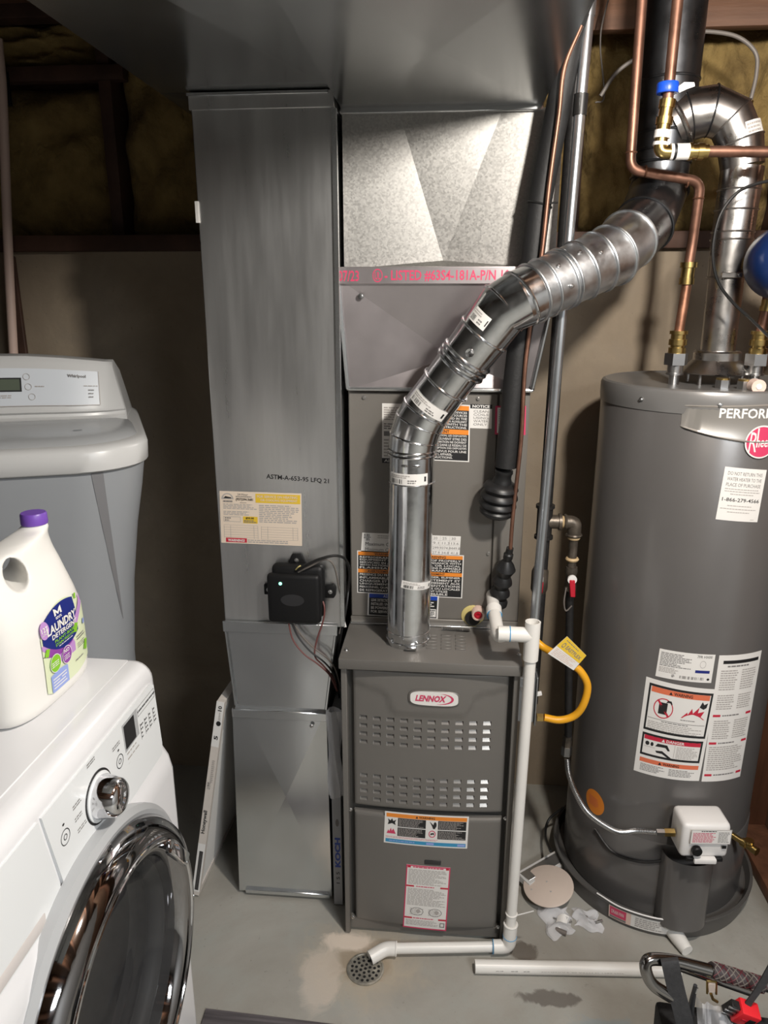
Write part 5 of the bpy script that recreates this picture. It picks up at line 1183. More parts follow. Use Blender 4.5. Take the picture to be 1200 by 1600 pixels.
WT = MB(); WT.tube(spline([cyl(-0.75, 0.073, 0.288), cyl(-0.5, 0.070, 0.289), cyl(-0.2, 0.071, 0.289), cyl(0.05, 0.074, 0.288), cyl(0.2, 0.079, 0.285)], 8), 0.0022, 'white_plastic', 6); p = cyl(0.1, 0.0755, 0.288); WT.obox(p, (1, 0.05, 0), (0, 1, 0), (0, 0, 1), 0.009, 0.003, 0.004, 'white_plastic', 0.001, 1)
tag(WT.build('white_cable'), 'thin white cable lying along the front rim of the drain pan', 'cable')
BK = MB(); BK.tube(spline([(0.334, 1.851, 0.1), (0.3354, 1.967, 0.06), (0.3524, 2.017, 0.08), (0.3951, 2.026, 0.12)], 8), 0.004, 'wire_black', 8); tag(BK.build('black_hose'), 'black hose curving on the floor left of the drain pan', 'hose')

# ================================================================== COPPER PIPES
CA = thing('cold_water_pipe', 'copper water pipe with two elbows above the left inlet of the water heater', 'pipe', n1)
ca0, ca1, ca2, ca3 = V((0.3864, 1.85, 2.286)), V((0.3941, 1.85, 1.955)), V((0.5584, 1.87, 1.931)), V(n1.x + 0.006, 1.89, (0.5599, 1.88, 1.758)[2])
e1 = brass_stack(n1, CA)
ca0.z = 2.455; up_ = (ca0 - ca1).normalized()
b = MB(); b.tube(fillet([ca0, ca1, ca2, ca3 + V(0.003, 0, 0.05), ca3], 0.026, 8), 0.0112, 'copper_dull', 16); b.build('upper_run', CA)
b = MB(); b.tube([ca3, ca3 + V(0, 0, -0.012), ca3 + V(0, 0, -0.0121), ca3 + V(-0.001, 0, -0.035), ca3 + V(-0.001, 0, -0.0351), ca3 + V(-0.001, 0, -0.05)], [0.0195, 0.0195, 0.0155, 0.0155, 0.0175, 0.0175], 'brass', 14); b.build('brass_coupling', CA)
b = MB(); b.tube([ca3 + V(0, 0, -0.05), e1], 0.0112, 'copper', 16); b.build('riser', CA)
b = MB()
for a_, d_ in ((ca1 + V(0, 0, 0.035), (0, 0, 1)), (ca1 + V(0.035, 0, -0.004), (1, 0, 0)), (ca2 + V(-0.03, 0, 0), (1, 0, 0)), (ca2 + V(0, 0.004, -0.035), (0, 0, 1))): b.ring(a_, d_, 0.0115, 0.002, 'copper', 16, 6)
b.build('solder_rings', CA)
b = MB(); p = ca1.lerp(ca0, 0.78); b.tube([p, p + up_ * 0.02], 0.0135, 'steel', 12); b.build('coupling', CA)
CB = thing('branch_water_pipe', 'copper pipe with blue ring and white push fittings at upper right', 'pipe', (0.4302, 1.75, 1.977))
cb1, cb2 = V((0.4402, 1.76, 2.07)), V((0.433, 1.76, 1.975)); cb0 = cb1 + (cb1 - V((0.433, 1.76, 1.975))).normalized() * 0.4; cb0 = V((0.4383, 1.76, 2.255)); cb0.z = 2.455; cb0.x += 0.003
b = MB(); b.tube([cb0, cb1], 0.0112, 'copper_dull', 16); b.build('riser', CB)
dn = (cb2 - cb1).normalized(); L_ = (cb2 - cb1).length
b = MB(); b.tube([cb1.lerp(cb2, t) for t in (-0.05, 0.12, 0.121, 0.3, 0.301, 0.45, 0.451, 0.58)], [0.0165, 0.0165, 0.014, 0.014, 0.0175, 0.0175, 0.0145, 0.0145], 'brass', 14); b.build('brass_adapter', CB)
b = MB(); b.tube([cb1.lerp(cb2, t) for t in (0.56, 0.72)], 0.0165, 'white_plastic', 18); b.tube([cb1.lerp(cb2, t) for t in (0.80, 0.87)], 0.0160, 'white_plastic', 18); tag(b.build('push_fitting', CB), 'white push fitting')
b = MB(); b.tube(fillet([cb1.lerp(cb2, 0.7), cb2, cb2 + V(0.03, 0, -0.001)], 0.016, 6), 0.0135, 'brass', 16); b.build('elbow', CB)
b = MB(); b.tube([cb2 + V(0.022, 0, 0), cb2 + V(0.028, 0, 0)], 0.0165, 'white_plastic', 18); b.tube([cb2 + V(0.034, 0, 0), cb2 + V(0.062, 0, 0)], 0.0165, 'white_plastic', 18); b.tube([cb2 + V(0.028, 0, 0), cb2 + V(0.034, 0, 0)], 0.0150, 'ink', 18); tag(b.build('push_fitting', CB), 'white push fitting')
b = MB(); b.tube([cb2 + V(x, 0, 0) for x in (0.060, 0.066, 0.0661, 0.078, 0.0781, 0.09, 0.0901, 0.10)], [0.018, 0.018, 0.0145, 0.0145, 0.017, 0.017, 0.0135, 0.0135], 'brass', 14); b.build('brass_adapter', CB)
b = MB(); b.tube([cb2 + V(0.098, 0, 0), cb2 + V(0.45, 0.0, -0.008)], 0.0112, 'copper_dull', 16); b.build('horizontal_run', CB)
b = MB(); p = V((0.4375, 1.76, 2.096)); b.lathe([(0.013, -0.010), (0.021, -0.010), (0.022, -0.008), (0.022, 0.008), (0.021, 0.010), (0.013, 0.010)], p, (0, 0, 1), 'clamp_blue', 24, False); tag(b.build('pipe_ring', CB), 'blue plastic ring')
b = MB(); b.prism([(0, 0), (0.014, 0.010), (0.034, 0.009), (0.036, 0.002), (0.02, -0.003), (0.006, -0.009)], p + V(0.018, 0.0, 0.0), (1, 0, 0), (0, 0, 1), 0.003, 'vent_steel'); b.build('strap_tab', CB)
b = MB(); p = cb1.lerp(cb0, 0.80); b.tube([p, p + (cb0 - cb1).normalized() * 0.02], 0.0135, 'steel', 12); b.build('coupling', CB)
HW = thing('hot_water_pipe', 'short copper pipe on the right outlet of the water heater', 'pipe', n2)
e2 = brass_stack(n2, HW)
b = MB(); b.tube([e2, e2 + V(0.004, 0, 0.05)], 0.0112, 'copper_dull', 16); b.build('riser', HW)
b = MB(); b.tube([e2 + V(0.004, 0, 0.048), e2 + V(0.005, 0, 0.06), e2 + V(0.005, 0, 0.0601), e2 + V(0.005, 0, 0.075)], [0.014, 0.014, 0.012, 0.012], 'brass', 14); b.build('brass_coupling', HW)
b = MB(); b.tube(fillet([e2 + V(0.005, 0, 0.07), e2 + V(0.010, 0, 0.42), e2 + V(0.2, 0, 0.44)], 0.03, 6), 0.0112, 'copper_dull', 16); b.build('upper_run', HW)
ET = thing('expansion_tank', 'blue expansion tank half out of view at the right edge', 'tank', (0.7288, 1.74, 1.754))
tc = V((0.7288, 1.74, 1.754)); b = MB(); b.lathe([(0.001, -0.09), (0.04, -0.087), (0.066, -0.07), (0.078, -0.04), (0.080, 0.0), (0.078, 0.035), (0.066, 0.06), (0.05, 0.072), (0.001, 0.076)], tc + V(0, 0.03, 0), (-0.12, -1, 0.05), 'tank_blue', 40); b.build('tank_shell', ET)
L = Label(quad(tc + V(-0.042, -0.048, 0.055), tc + V(0.04, -0.053, 0.055), tc + V(0.04, -0.053, -0.055), tc + V(-0.042, -0.048, -0.055))); L.slab('paper', 0.0006); L.lines(0.08, 0.08, 0.95, 0.9, 10, 'ink_soft'); L.build('tank_label', ET)
b = MB(); b.tube([tc + V(0, 0.10, 0), tc + V(0.006, 0.152, 0)], 0.012, 'brass', 12); b.build('tank_nipple', ET)
b = MB(); b.tube(spline([(0.6983, 1.8, 1.924), (0.6529, 1.8, 1.915), (0.615, 1.8, 1.896), (0.5858, 1.8, 1.848), (0.581, 1.8, 1.774), (0.5997, 1.8, 1.713), (0.6375, 1.8, 1.668), (0.6848, 1.8, 1.629), (0.749, 1.8, 1.573)], 8), 0.0035, 'wire_black', 8); tag(b.build('vent_cable'), 'black cable looping in front of the water heater vent', 'cable')
b = MB(); b.tube(spline([(0.3479, 2.03, 2.146), (0.3843, 2.03, 2.198), (0.4407, 2.03, 2.233), (0.5176, 2.03, 2.272), (0.5754, 2.03, 2.277), (0.6494, 2.03, 2.265), (0.6973, 2.03, 2.231), (0.7062, 2.03, 2.186), (0.6999, 2.03, 2.126)], 8), 0.0048, 'wire_gray', 10); b2 = b.build('tube')
tag(b2, 'thin grey tube arching over the vents at upper right', 'tube'); b2.name = 'grey_tube'; WORLD['grey_tube'] = b2.location.copy()
b = MB(); p = V((0.6984, 2.03, 2.115)); b.tube([p + V(0.002, 0, 0.014), p], 0.0075, 'brass', 8); b.build('brass_tip', b2)
b = MB(); b.tube(spline([(0.385, 2.1, 2.456), (0.3559, 2.1, 2.344), (0.3507, 2.1, 2.275), (0.3693, 2.1, 2.162), (0.3484, 2.1, 2.148)], 6), 0.002, 'wire_gray', 6); tag(b.build('thin_wire'), 'thin wire hanging down beside the conduit near the joists', 'wire')

# ================================================================== CONTROL BOX ON RETURN DUCT
KB = thing('control_box', 'square black control box with green light on the return duct', 'control box', (-0.3827, 1.73, 0.9433))
p0, p1 = V((-0.4443, 1.695, 1.02)), V((-0.3083, 1.695, 0.8818))
kx0, kx1, kz0, kz1 = p0.x, p1.x, p1.z, V((-0.373, 1.695, 1.015)).z
b = MB(); b.box((kx0 + 0.010, 1.70, kz0 + 0.012), (kx1 + 0.008, 1.736, kz1 + 0.020), 'plastic_black', 0.014, 3); b.build('back_housing', KB)
b = MB(); b.box((kx0, 1.688, kz0), (kx1, 1.712, kz1), 'plastic_black', 0.011, 3); cv = b.build('cover', KB)
zc = (kz0 + kz1) / 2; xc = (kx0 + kx1) / 2
for cx_, cz_, hx2, hz2 in ((xc + 0.004, kz1 + 0.026, 0.020, 0.016), (kx0 - 0.004, zc + 0.01, 0.012, 0.014), (kx1 + 0.020, zc + 0.01, 0.014, 0.018)):
    b = MB(); b.prism([(-hx2 * 1.3, -hz2), (hx2 * 1.3, -hz2), (hx2 * 0.6, hz2), (-hx2 * 0.6, hz2)] if cx_ == xc + 0.004 else [(-hx2, -hz2), (hx2 * 0.6, -hz2), (hx2, -hz2 * 0.5), (hx2, hz2 * 0.5), (hx2 * 0.6, hz2), (-hx2, hz2)], (cx_, 1.7345, cz_), (1, 0, 0), (0, 0, 1), 0.010, 'plastic_black', 0.002); b.screw((cx_, 1.7245, cz_), (0, -1, 0), 0.004); b.build('mounting_tab', KB)
b = MB(); b.lathe([(0.0042, 0), (0.0038, 0.0012), (0.001, 0.0016)], V((-0.4081, 1.688, 0.991)), (0, -1, 0), 'led_green', 16); tag(b.build('status_light', cv), 'glowing green status light')
b = MB(); n = 32; em = V((-0.3788, 1.688, 0.9472)); b.add([em + V(0.030 * math.cos(2 * PI * k / n), -0.0006, 0.016 * math.sin(2 * PI * k / n)) for k in range(n)], [tuple(range(n))], 'plastic_black_gloss'); tag(b.build('emblem', cv), 'faint glossy oval emblem')
def cable(name, label, pts, r, m, cat='cable', group=None, n=8):
    b = MB(); b.tube(spline(pts, n), r, m, 8); return tag(b.build(name), label, cat, group)
cable('black_cable', 'black cable arching from the top of the control box into the gap', [(-0.3705, 1.7, 1.022), (-0.3443, 1.685, 1.042), (-0.3045, 1.68, 1.063), (-0.2663, 1.69, 1.069), (-0.244, 1.71, 1.05), (-0.2406, 1.74, 0.9971), (-0.2544, 1.76, 0.9175), (-0.2708, 1.77, 0.83)], 0.0034, 'wire_black')
cable('dark_cable', 'dark twin cable just under the arching black one', [(-0.3641, 1.7, 1.019), (-0.3358, 1.69, 1.037), (-0.2936, 1.69, 1.058), (-0.2732, 1.7, 1.037), (-0.266, 1.73, 0.9652), (-0.2582, 1.76, 0.8902), (-0.2744, 1.77, 0.8206)], 0.0024, 'wire_gray')
w_ = cable('tagged_cable', 'black cable with white tag hanging in the gap between duct and furnace', [(-0.2449, 1.77, 0.9764), (-0.2501, 1.74, 0.9084), (-0.2629, 1.74, 0.8446), (-0.276, 1.75, 0.7556), (-0.2849, 1.75, 0.6501)], 0.003, 'wire_black')
b = MB(); p = V((-0.2566, 1.735, 0.8744)); b.obox(p, (1, 0, 0.2), (0, 1, 0), (-0.25, 0, 1), 0.003, 0.001, 0.018, 'paper'); tag(b.build('cable_tag', w_), 'small white tag')
cable('red_wire', 'thin reddish wire from the right tab of the control box', [(-0.3077, 1.71, 0.9457), (-0.2999, 1.7, 0.924), (-0.3041, 1.7, 0.8886), (-0.3219, 1.7, 0.8341), (-0.3281, 1.7, 0.7885), (-0.307, 1.7, 0.7619), (-0.2842, 1.71, 0.7242), (-0.2763, 1.73, 0.6717)], 0.0022, 'wire_red')
cable('brown_wire', 'lower brown wire leaving the bottom of the control box', [(-0.3949, 1.705, 0.8755), (-0.3837, 1.7, 0.8315), (-0.3555, 1.695, 0.7953), (-0.3194, 1.695, 0.7677), (-0.2908, 1.7, 0.7349), (-0.2779, 1.73, 0.6755)], 0.0022, 'wire_red')
cable('black_wire', 'middle black wire leaving the bottom of the control box', [(-0.3865, 1.705, 0.8758), (-0.37, 1.7, 0.8411), (-0.3401, 1.695, 0.8051), (-0.3009, 1.695, 0.7722), (-0.2807, 1.71, 0.7281), (-0.2746, 1.75, 0.6409)], 0.0024, 'wire_black')
cable('grey_wire', 'upper grey wire leaving the bottom of the control box', [(-0.3815, 1.705, 0.876), (-0.3583, 1.7, 0.8416), (-0.3276, 1.7, 0.8085), (-0.2965, 1.7, 0.7844), (-0.277, 1.71, 0.7469), (-0.2706, 1.75, 0.6702)], 0.0020, 'wire_gray')
b = MB(); b.tube(spline([(-0.3693, 1.695, 1.027), (-0.3611, 1.688, 1.037), (-0.355, 1.69, 1.04)], 5), 0.0016, 'yellow_putty', 6); tag(b.build('bare_wire_end', cv), 'pale wire end')

# ================================================================== FILTERS
def frame_from(ax_w, ax_h, ax_d): return ax_w, ax_h, ax_d
HF = thing('air_filter', 'white cardboard air filter leaning against the left side of the return duct', 'air filter', (-0.69, 1.85, 0))
fb, ft = V(-0.690, 1.690, 0.0), V(-0.583, 1.720, 0.628)
ah = (ft - fb).normalized(); ad = V(0.03, 1, 0); ad = (ad - ah * ad.dot(ah)).normalized(); aw = ah.cross(ad) * -1; aw = aw if aw.x > 0 else -aw
LH, LD, LT = (ft - fb).length, 0.40, 0.0215
def FBX(b, a0, a1, h0, h1, d0, d1, m, bev=0.0):
    c = fb + aw * ((a0 + a1) / 2) + ah * ((h0 + h1) / 2) + ad * ((d0 + d1) / 2)
    b.obox(c, aw, ad, ah, (a1 - a0) / 2, (d1 - d0) / 2, (h1 - h0) / 2, m, bev, 1)
b = MB()
FBX(b, -LT, 0, 0.006, LH, 0, 0.018, 'filter_card', 0.0008); FBX(b, -LT, 0, 0.006, LH, LD - 0.018, LD, 'filter_card', 0.0008); FBX(b, -LT, 0, 0.006, 0.028, 0.018, LD - 0.018, 'filter_card', 0.0008); FBX(b, -LT, 0, LH - 0.022, LH, 0.018, LD - 0.018, 'filter_card', 0.0008)
b.build('frame', HF)
b = MB(); n = 40
def pleat(u, v): k = int(round(u * 80)); return fb + aw * (-0.003 if k % 2 else -LT + 0.003) + ad * (0.018 + (LD - 0.036) * u) + ah * (0.025 + (LH - 0.046) * v)
b.grid(pleat, 80, 1, 'filter_media'); b.build('pleated_media', HF, 20)
q = quad(fb - aw * LT + ah * LH - ad * 0.0003, fb + ah * LH - ad * 0.0003, fb - ad * 0.0003 + ah * 0.006, fb - aw * LT - ad * 0.0003 + ah * 0.006)
L = Label(q, 2); L.slab('filter_card', 0.0002); L.rect(0, 0.78, 1, 1, 'filter_white'); L.rect(0.0, 0.02, 1, 0.28, 'filter_white'); L.up(); L.rect(0.30, 0.03, 0.80, 0.24, 'ink'); L.up()
for u in (0.42, 0.55, 0.68): L.rect(u, 0.035, u + 0.03, 0.235, 'ink_gray')
L.text('Honeywell', 0.15, 0.335, 0.80, 0.455, 'ink', 0.02, 0, 1)
L.lines(0.45, 0.60, 0.85, 0.715, 12, 'ink_soft', words=3); L.text('FPR 5', 0.2, 0.565, 0.6, 0.60, 'ink_gray'); L.text('5', 0.25, 0.815, 0.75, 0.835, 'ink', 0.03, 0, 1); L.disc(0.6, 0.895, 0.3, 0.012, 'ink'); L.text('10', 0.3, 0.955, 0.8, 0.98, 'ink', 0.03, 0, 1); L.lines(0.5, 0.91, 0.8, 0.95, 5, 'ink_soft', words=3)
L.build('edge_print', HF)
KF = thing('wrapped_filter', 'plastic-wrapped air filter with blue lettering between return duct and furnace', 'air filter', (-0.275, 1.85, 0))
kx = -0.292
b = MB(); b.box((kx, 1.695, 0.004), (kx + 0.025, 2.09, 0.625), 'filter_gray', 0.001, 1); b.build('frame', KF)
q = quad((kx, 1.695, 0.625), (kx + 0.025, 1.695, 0.625), (kx + 0.025, 1.695, 0.004), (kx, 1.695, 0.004))
L = Label(q, 2); L.text('KOCH', 0.22, 0.21, 0.86, 0.37, 'blue', 0.05, 0, 1); L.text('1 S 5', 0.32, 0.12, 0.72, 0.185, 'ink', 0.01, 0, 1); L.disc(0.55, 0.45, 0.2, 0.02, 'ink_gray'); L.build('edge_print', KF)
b = MB()
def wrap(u, v):
    a = 2 * PI * u; rx, ry = 0.0145 + 0.004 * math.sin(5 * a + 9 * v), 0.012 + 0.004 * math.cos(3 * a + 7 * v)
    return V(kx + 0.0125 + rx * math.cos(a) * (1.15 - 0.5 * v * 0 + 0.2 * math.sin(v * 9)), 1.690 + ry * math.sin(a), 0.375 + 0.265 * v)
b.grid(wrap, 28, 20, 'film', True); tag(b.build('plastic_wrap', KF, 25), 'crumpled clear plastic wrap')

# ================================================================== LOOSE THINGS ON THE FLOOR
DC = thing('cap_disc', 'round beige cap disc propped on scraps beside the water heater', 'disc', (0.33, 1.80, 0.02))
cc = V((0.323, 1.778, 0.04)); nz = V(-0.16, -0.12, 0.98).normalized()
b = MB(); b.lathe([(0.001, 0), (0.069, 0), (0.0715, 0.0012), (0.0715, 0.0035), (0.069, 0.005), (0.001, 0.005)], cc, nz, 'cap_beige', 48); b.build('plate', DC)
for dx, dy in ((-0.003, 0.012), (0.004, -0.022), (-0.05, -0.012)):
    b = MB(); b.lathe([(0.003, 0), (0.0025, 0.0006), (0.0005, 0.0007)], cc + nz * 0.005 + V(dx, dy, 0) - nz * V(dx, dy, 0).dot(nz), nz, 'ink_soft', 10); b.build('mark', DC)
b = MB(); a, c = V((0.2441, 1.813, 0.03)), V((0.3828, 1.925, 0.03)); dd = (c - a).normalized(); b.obox((a + c) / 2 + V(0.008, -0.012, 0), dd, dd.cross(V(0, 0, 1)), (0, 0, 1), (c - a).length / 2, 0.028, 0.0115, 'filter_media', 0.002, 1)
b.obox((a + c) / 2 + V(0.008, -0.012, 0.0125), dd, dd.cross(V(0, 0, 1)), (0, 0, 1), (c - a).length / 2 - 0.006, 0.018, 0.001, 'galv', 0.0005, 1)
tag(b.build('metal_offcut'), 'grey metal offcut lying behind the beige cap disc', 'scrap')
def bag(name, label, corners, zh, seed, lab):
    rnd = random.Random(seed); ph = [rnd.uniform(0, 6.3) for _ in range(6)]
    A, B, Cc, D = [V(p) for p in corners]
    def top(u, v, s):
        p = (A * (1 - u) + B * u) * (1 - v) + (D * (1 - u) + Cc * u) * v
        e = (4 * u * (1 - u) * 4 * v * (1 - v)) ** 0.5
        z = 0.003 + e * zh * (0.55 + 0.25 * math.sin(7 * u + ph[0] + 4 * v) + 0.2 * math.sin(13 * v + ph[1] + 5 * u)) if s else 0.002
        return V(p.x + 0.006 * math.sin(11 * v + ph[2]) , p.y + 0.006 * math.sin(9 * u + ph[3]), z)
    o = thing(name, label, 'bag', (A + Cc) / 2)
    bb = MB(); bb.grid(lambda u, v: top(u, v, 1), 18, 18, 'film'); bb.grid(lambda u, v: top(u, v, 0), 6, 6, 'film'); bb.build('film', o, 18, False)
    L = Label(lambda u, v, h: top(0.42 + 0.42 * u, 0.25 + 0.22 * v, 1) + V(0, 0, 0.0015 + h), 0.2); L.slab('paper'); L.bars(0.1, 0.2, 0.9, 0.8, 18, 'ink'); 
    if lab: tag(L.build('bag_label', o), 'white barcode label')
    bb = MB()
    for k in range(3):
        p = top(0.3 + 0.2 * k, 0.55 - 0.1 * k, 0); bb.tube([p + V(0, 0, 0.007), p + V(0.022, 0.010 * (k - 1), 0.007)], 0.004, 'steel', 8)
    bb.build('hardware', o)
    return o
bag('parts_bag', 'clear parts bag with barcode label in front of the beige disc', [(0.3152, 1.627, 0), (0.3805, 1.662, 0), (0.372, 1.746, 0), (0.2862, 1.738, 0)], 0.030, 3, True)
bag('plastic_bag', 'small clear plastic bag lying right of the barcoded bag', [(0.3889, 1.682, 0), (0.4623, 1.656, 0), (0.4513, 1.736, -0), (0.3859, 1.742, 0)], 0.022, 5, False)
b = MB(); p = V((0.357, 1.647, 0.007)); b.tube([p, p + V(-0.028, 0.012, 0)], 0.007, 'wire_gray', 10); tag(b.build('small_plug'), 'small grey plug poking from the barcoded bag', 'plug')
b = MB()
A_, B_, C_, D_ = (-0.5557, 1.346, 0), (-0.2088, 1.332, 0), (-0.1648, 1.223, 0), (-0.5519, 1.189, 0)
b.solid([V(p) for p in (A_, B_, C_, D_)] + [V(p) + V(0, 0, 0.008) for p in (A_, B_, C_, D_)], [(3, 2, 1, 0), (4, 5, 6, 7), (0, 1, 5, 4), (1, 2, 6, 5), (2, 3, 7, 6), (3, 0, 4, 7)], 'plank', 0.001, 1)
tag(b.build('floor_plank'), 'dark grey wood-grain plank on the floor at the bottom edge', 'plank')

# tool tote at lower right
TT = thing('tool_tote', 'black tool tote with chrome tube handle at the lower right corner', 'tool bag', (0.62, 1.20, 0))
b = MB()
b.solid([V(0.475, 1.08, 0.0), V(0.86, 1.04, 0.0), V(0.88, 1.26, 0.0), V(0.49, 1.30, 0.0), V(0.462, 1.06, 0.235), V(0.87, 1.02, 0.235), V(0.89, 1.25, 0.215), V(0.478, 1.285, 0.215)], [(3, 2, 1, 0), (0, 1, 5, 4), (1, 2, 6, 5), (2, 3, 7, 6), (3, 0, 4, 7), (4, 5, 6, 7)], 'tote_fabric', 0.010, 2); b.build('bag_body', TT)
hb = MB(); HY = 1.215
hp = fillet([(0.683, 1.23, 0.3327), (0.4732, 1.225, 0.3891), (0.4193, 1.215, 0.3965), (0.4313, 1.2, 0.3518), (0.4768, 1.199, 0.3227)], 0.032, 8); hb.tube(hp, 0.0122, 'black_chrome', 20); hd = hb.build('handle_tube', TT)
hb = MB(); hb.tube([(0.5117, 1.262, 0.3303), (0.6681, 1.268, 0.2701)], 0.0075, 'black_chrome', 14); hb.build('rear_tube', TT)
ga, gb = V((0.5595, 1.228, 0.3682)), V((0.6662, 1.23, 0.336)); gdir = (gb - ga).normalized()
b = MB(); b.tube([ga, gb], 0.0148, 'grip', 20); gsl = b.build('grip_sleeve', TT)
b = MB(); su = gdir.cross(V(0, 0, 1)).normalized(); sv = gdir.cross(su)
for s in (-1, 1):
    for ph in range(6):
        pts = []
        for k in range(25):
            t = k / 24; a = s * t * 9.0 + ph * PI / 3; pts.append(ga.lerp(gb, t) + (su * math.cos(a) + sv * math.sin(a)) * 0.0152)
        b.tube(pts, 0.0013, 'grip_red' if (ph % 3 == 0) else 'wire_gray', 5)
o = b.build('braid', gsl); tag(o, 'grey and red braided cord'); 
b = MB()
def ribbon(pts, wv, th, m, bb):
    pts = spline(pts, 6); vs = []; fs = []
    for p in pts:
        for q_ in (-1, 1): vs.append(p + V(wv) * q_)
    up2 = [V(0, -th, 0)] * len(vs); n2_ = len(vs)
    vs2 = vs + [p + V(0, -th, 0.0) for p in vs]
    for i in range(len(pts) - 1):
        a = 2 * i; fs += [(a, a + 1, a + 3, a + 2), (n2_ + a, n2_ + a + 2, n2_ + a + 3, n2_ + a + 1), (a, a + 2, n2_ + a + 2, n2_ + a), (a + 1, n2_ + a + 1, n2_ + a + 3, a + 3)]
    fs += [(0, n2_, n2_ + 1, 1), (n2_ - 2, n2_ - 1, 2 * n2_ - 1, 2 * n2_ - 2)]
    bb.add(vs2, fs, m)
ribbon([(0.4799, 1.24, 0.3767), (0.4672, 1.206, 0.4076), (0.483, 1.195, 0.3479), (0.504, 1.18, 0.2764), (0.5234, 1.17, 0.1889)], (0.0165, 0, 0.004), 0.003, 'strap', b); b.build('strap', TT)
b = MB(); ribbon([(0.6647, 1.2, 0.4362), (0.6427, 1.195, 0.3722), (0.6193, 1.19, 0.3232), (0.6071, 1.19, 0.2752)], (0.011, 0, 0.010), 0.003, 'strap', b); b.build('strap', TT)
b = MB(); p = V((0.5628, 1.22, 0.3304)); 
for s in (-1, 1): b.tube([p + V(0.009 * s - 0.002, 0, 0.016), p + V(0.009 * s + 0.002, 0, -0.016)], 0.0022, 'brass', 8)
b.tube([p + V(-0.011, 0, 0.016), p + V(0.007, 0, 0.016)], 0.0022, 'brass', 8); b.obox(p, (1, 0, 0.1), (0, 1, 0), (-0.1, 0, 1), 0.007, 0.002, 0.012, 'cap_beige', 0.001, 1); b.tube([p + V(0, 0, -0.015), p + V(0.006, 0, -0.03), p + V(0.016, 0, -0.036)], 0.003, 'brass', 8); tag(b.build('hook_clip', TT), 'brass spring hook')
b = MB(); p = V((0.5217, 1.2, 0.3493)); b.tube([p + V(0, 0, 0.006), p + V(-0.002, 0, -0.05), p + V(0.002, 0, -0.09)], [0.004, 0.007, 0.006], 'plastic_black_gloss', 8); b.tube([p + V(0.003, -0.004, 0.004), p + V(0.0, -0.006, -0.008)], 0.002, 'steel', 6); b.build('zip_pull', TT)
TM = thing('tape_measure', 'red tool with black buttons tucked into the tool tote', 'tool', (0.621, 1.19, 0.3101))
pc2 = V((0.619, 1.19, 0.3066)); ax_, az_ = V(1, 0.05, -0.42).normalized(), V(0.30, -0.3, 1); az_ = (az_ - ax_ * az_.dot(ax_)).normalized(); ay_ = az_.cross(ax_)
b = MB(); b.obox(pc2, ax_, ay_, az_, 0.021, 0.016, 0.021, 'tool_red', 0.003, 2); b.build('body', TM)
fr = -ay_ if ay_.y > 0 else ay_
b = MB(); b.obox(pc2 + fr * 0.0162 + ax_ * 0.009, ax_, ay_, az_, 0.007, 0.001, 0.009, 'plastic_black', 0.0005, 1); b.obox(pc2 + fr * 0.0162 - ax_ * 0.006, ax_, ay_, az_, 0.005, 0.001, 0.003, 'plug_red', 0.0005, 1); b.build('button', TM)
b = MB(); b.obox(pc2 - ax_ * 0.030, ax_, ay_, az_, 0.009, 0.008, 0.017, 'iron', 0.001, 1); 
for k in (-0.012, 0.0, 0.012): b.obox(pc2 - ax_ * 0.034 + az_ * k + fr * 0.008, ax_, ay_, az_, 0.011, 0.002, 0.0025, 'steel', 0.0005, 1)
b.build('clip', TM)
b = MB()
def pl(u, v):
    A, B, Cc, D = V((0.5256, 1.205, 0.329)), V((0.6397, 1.2, 0.263)), V((0.6511, 1.17, 0.1692)), V((0.5423, 1.17, 0.1563))
    p = (A * (1 - u) + B * u) * (1 - v) + (D * (1 - u) + Cc * u) * v
    return p + V(0, -0.010 * math.sin(14 * u + 3 * v) - 0.006 * math.sin(23 * u - 6 * v) - 0.006, 0.004 * math.sin(17 * u))
b.grid(pl, 30, 14, 'film'); tag(b.build('plastic_sleeve', TT, 20), 'clear wrinkled plastic sleeve')

# ================================================================== FRONT LOAD WASHER (lower left)
wx = Matrix.Translation((-0.508, 1.134, 0)) @ Matrix.Rotation(math.radians(-1.0), 4, 'Z')
WM = thing('front_load_washer', 'white front load washer with chrome round door at lower left', 'washer', (-0.85, 0.8, 0))
WW, WZ = 0.66, 1.062
DCY, DCZ, DRO = -0.285, 0.640, 0.262
# body: profile of the front swept along the width, with rounded top edge
prof = [(-0.70, 0.0), (0.012, 0.0), (0.016, 0.02), (0.016, 0.868)]
b = MB(wx)
ys_ = [0.012, 0.009, 0.004, 0.0, -WW, -WW - 0.004, -WW - 0.012]
def body_prof(inset):
    r = 0.032; pts = [(-0.72, 0.0), (0.018 - inset, 0.0), (0.018 - inset, 0.845), (0.012 - inset, 0.872), (0.002 - inset, 0.890), (0.000 - inset, 0.905), (-0.004 - inset, WZ - r - inset)]
    for k in range(1, 7): 
        a = PI / 2 * k / 6; pts.append((-0.004 - inset - r + r * math.cos(a), WZ - inset - r + r * math.sin(a)))
    pts.append((-0.72, WZ - inset)); return pts
rows = [[V(x, y, z) for x, z in body_prof(ins)] for y, ins in ((0.012, 0.016), (0.009, 0.008), (0.003, 0.002), (-0.006, 0.0), (-WW + 0.006, 0.0), (-WW - 0.006, 0.002), (-WW - 0.012, 0.012))]
k = len(rows[0]); vs = [p for r in rows for p in r]; fs = []
for j in range(len(rows) - 1):
    for i in range(k): fs.append((j * k + i, j * k + (i + 1) % k, (j + 1) * k + (i + 1) % k, (j + 1) * k + i))
fs += [tuple(range(k)), tuple(reversed(range((len(rows) - 1) * k, len(rows) * k)))]
b.add(vs, fs, 'white_paint')
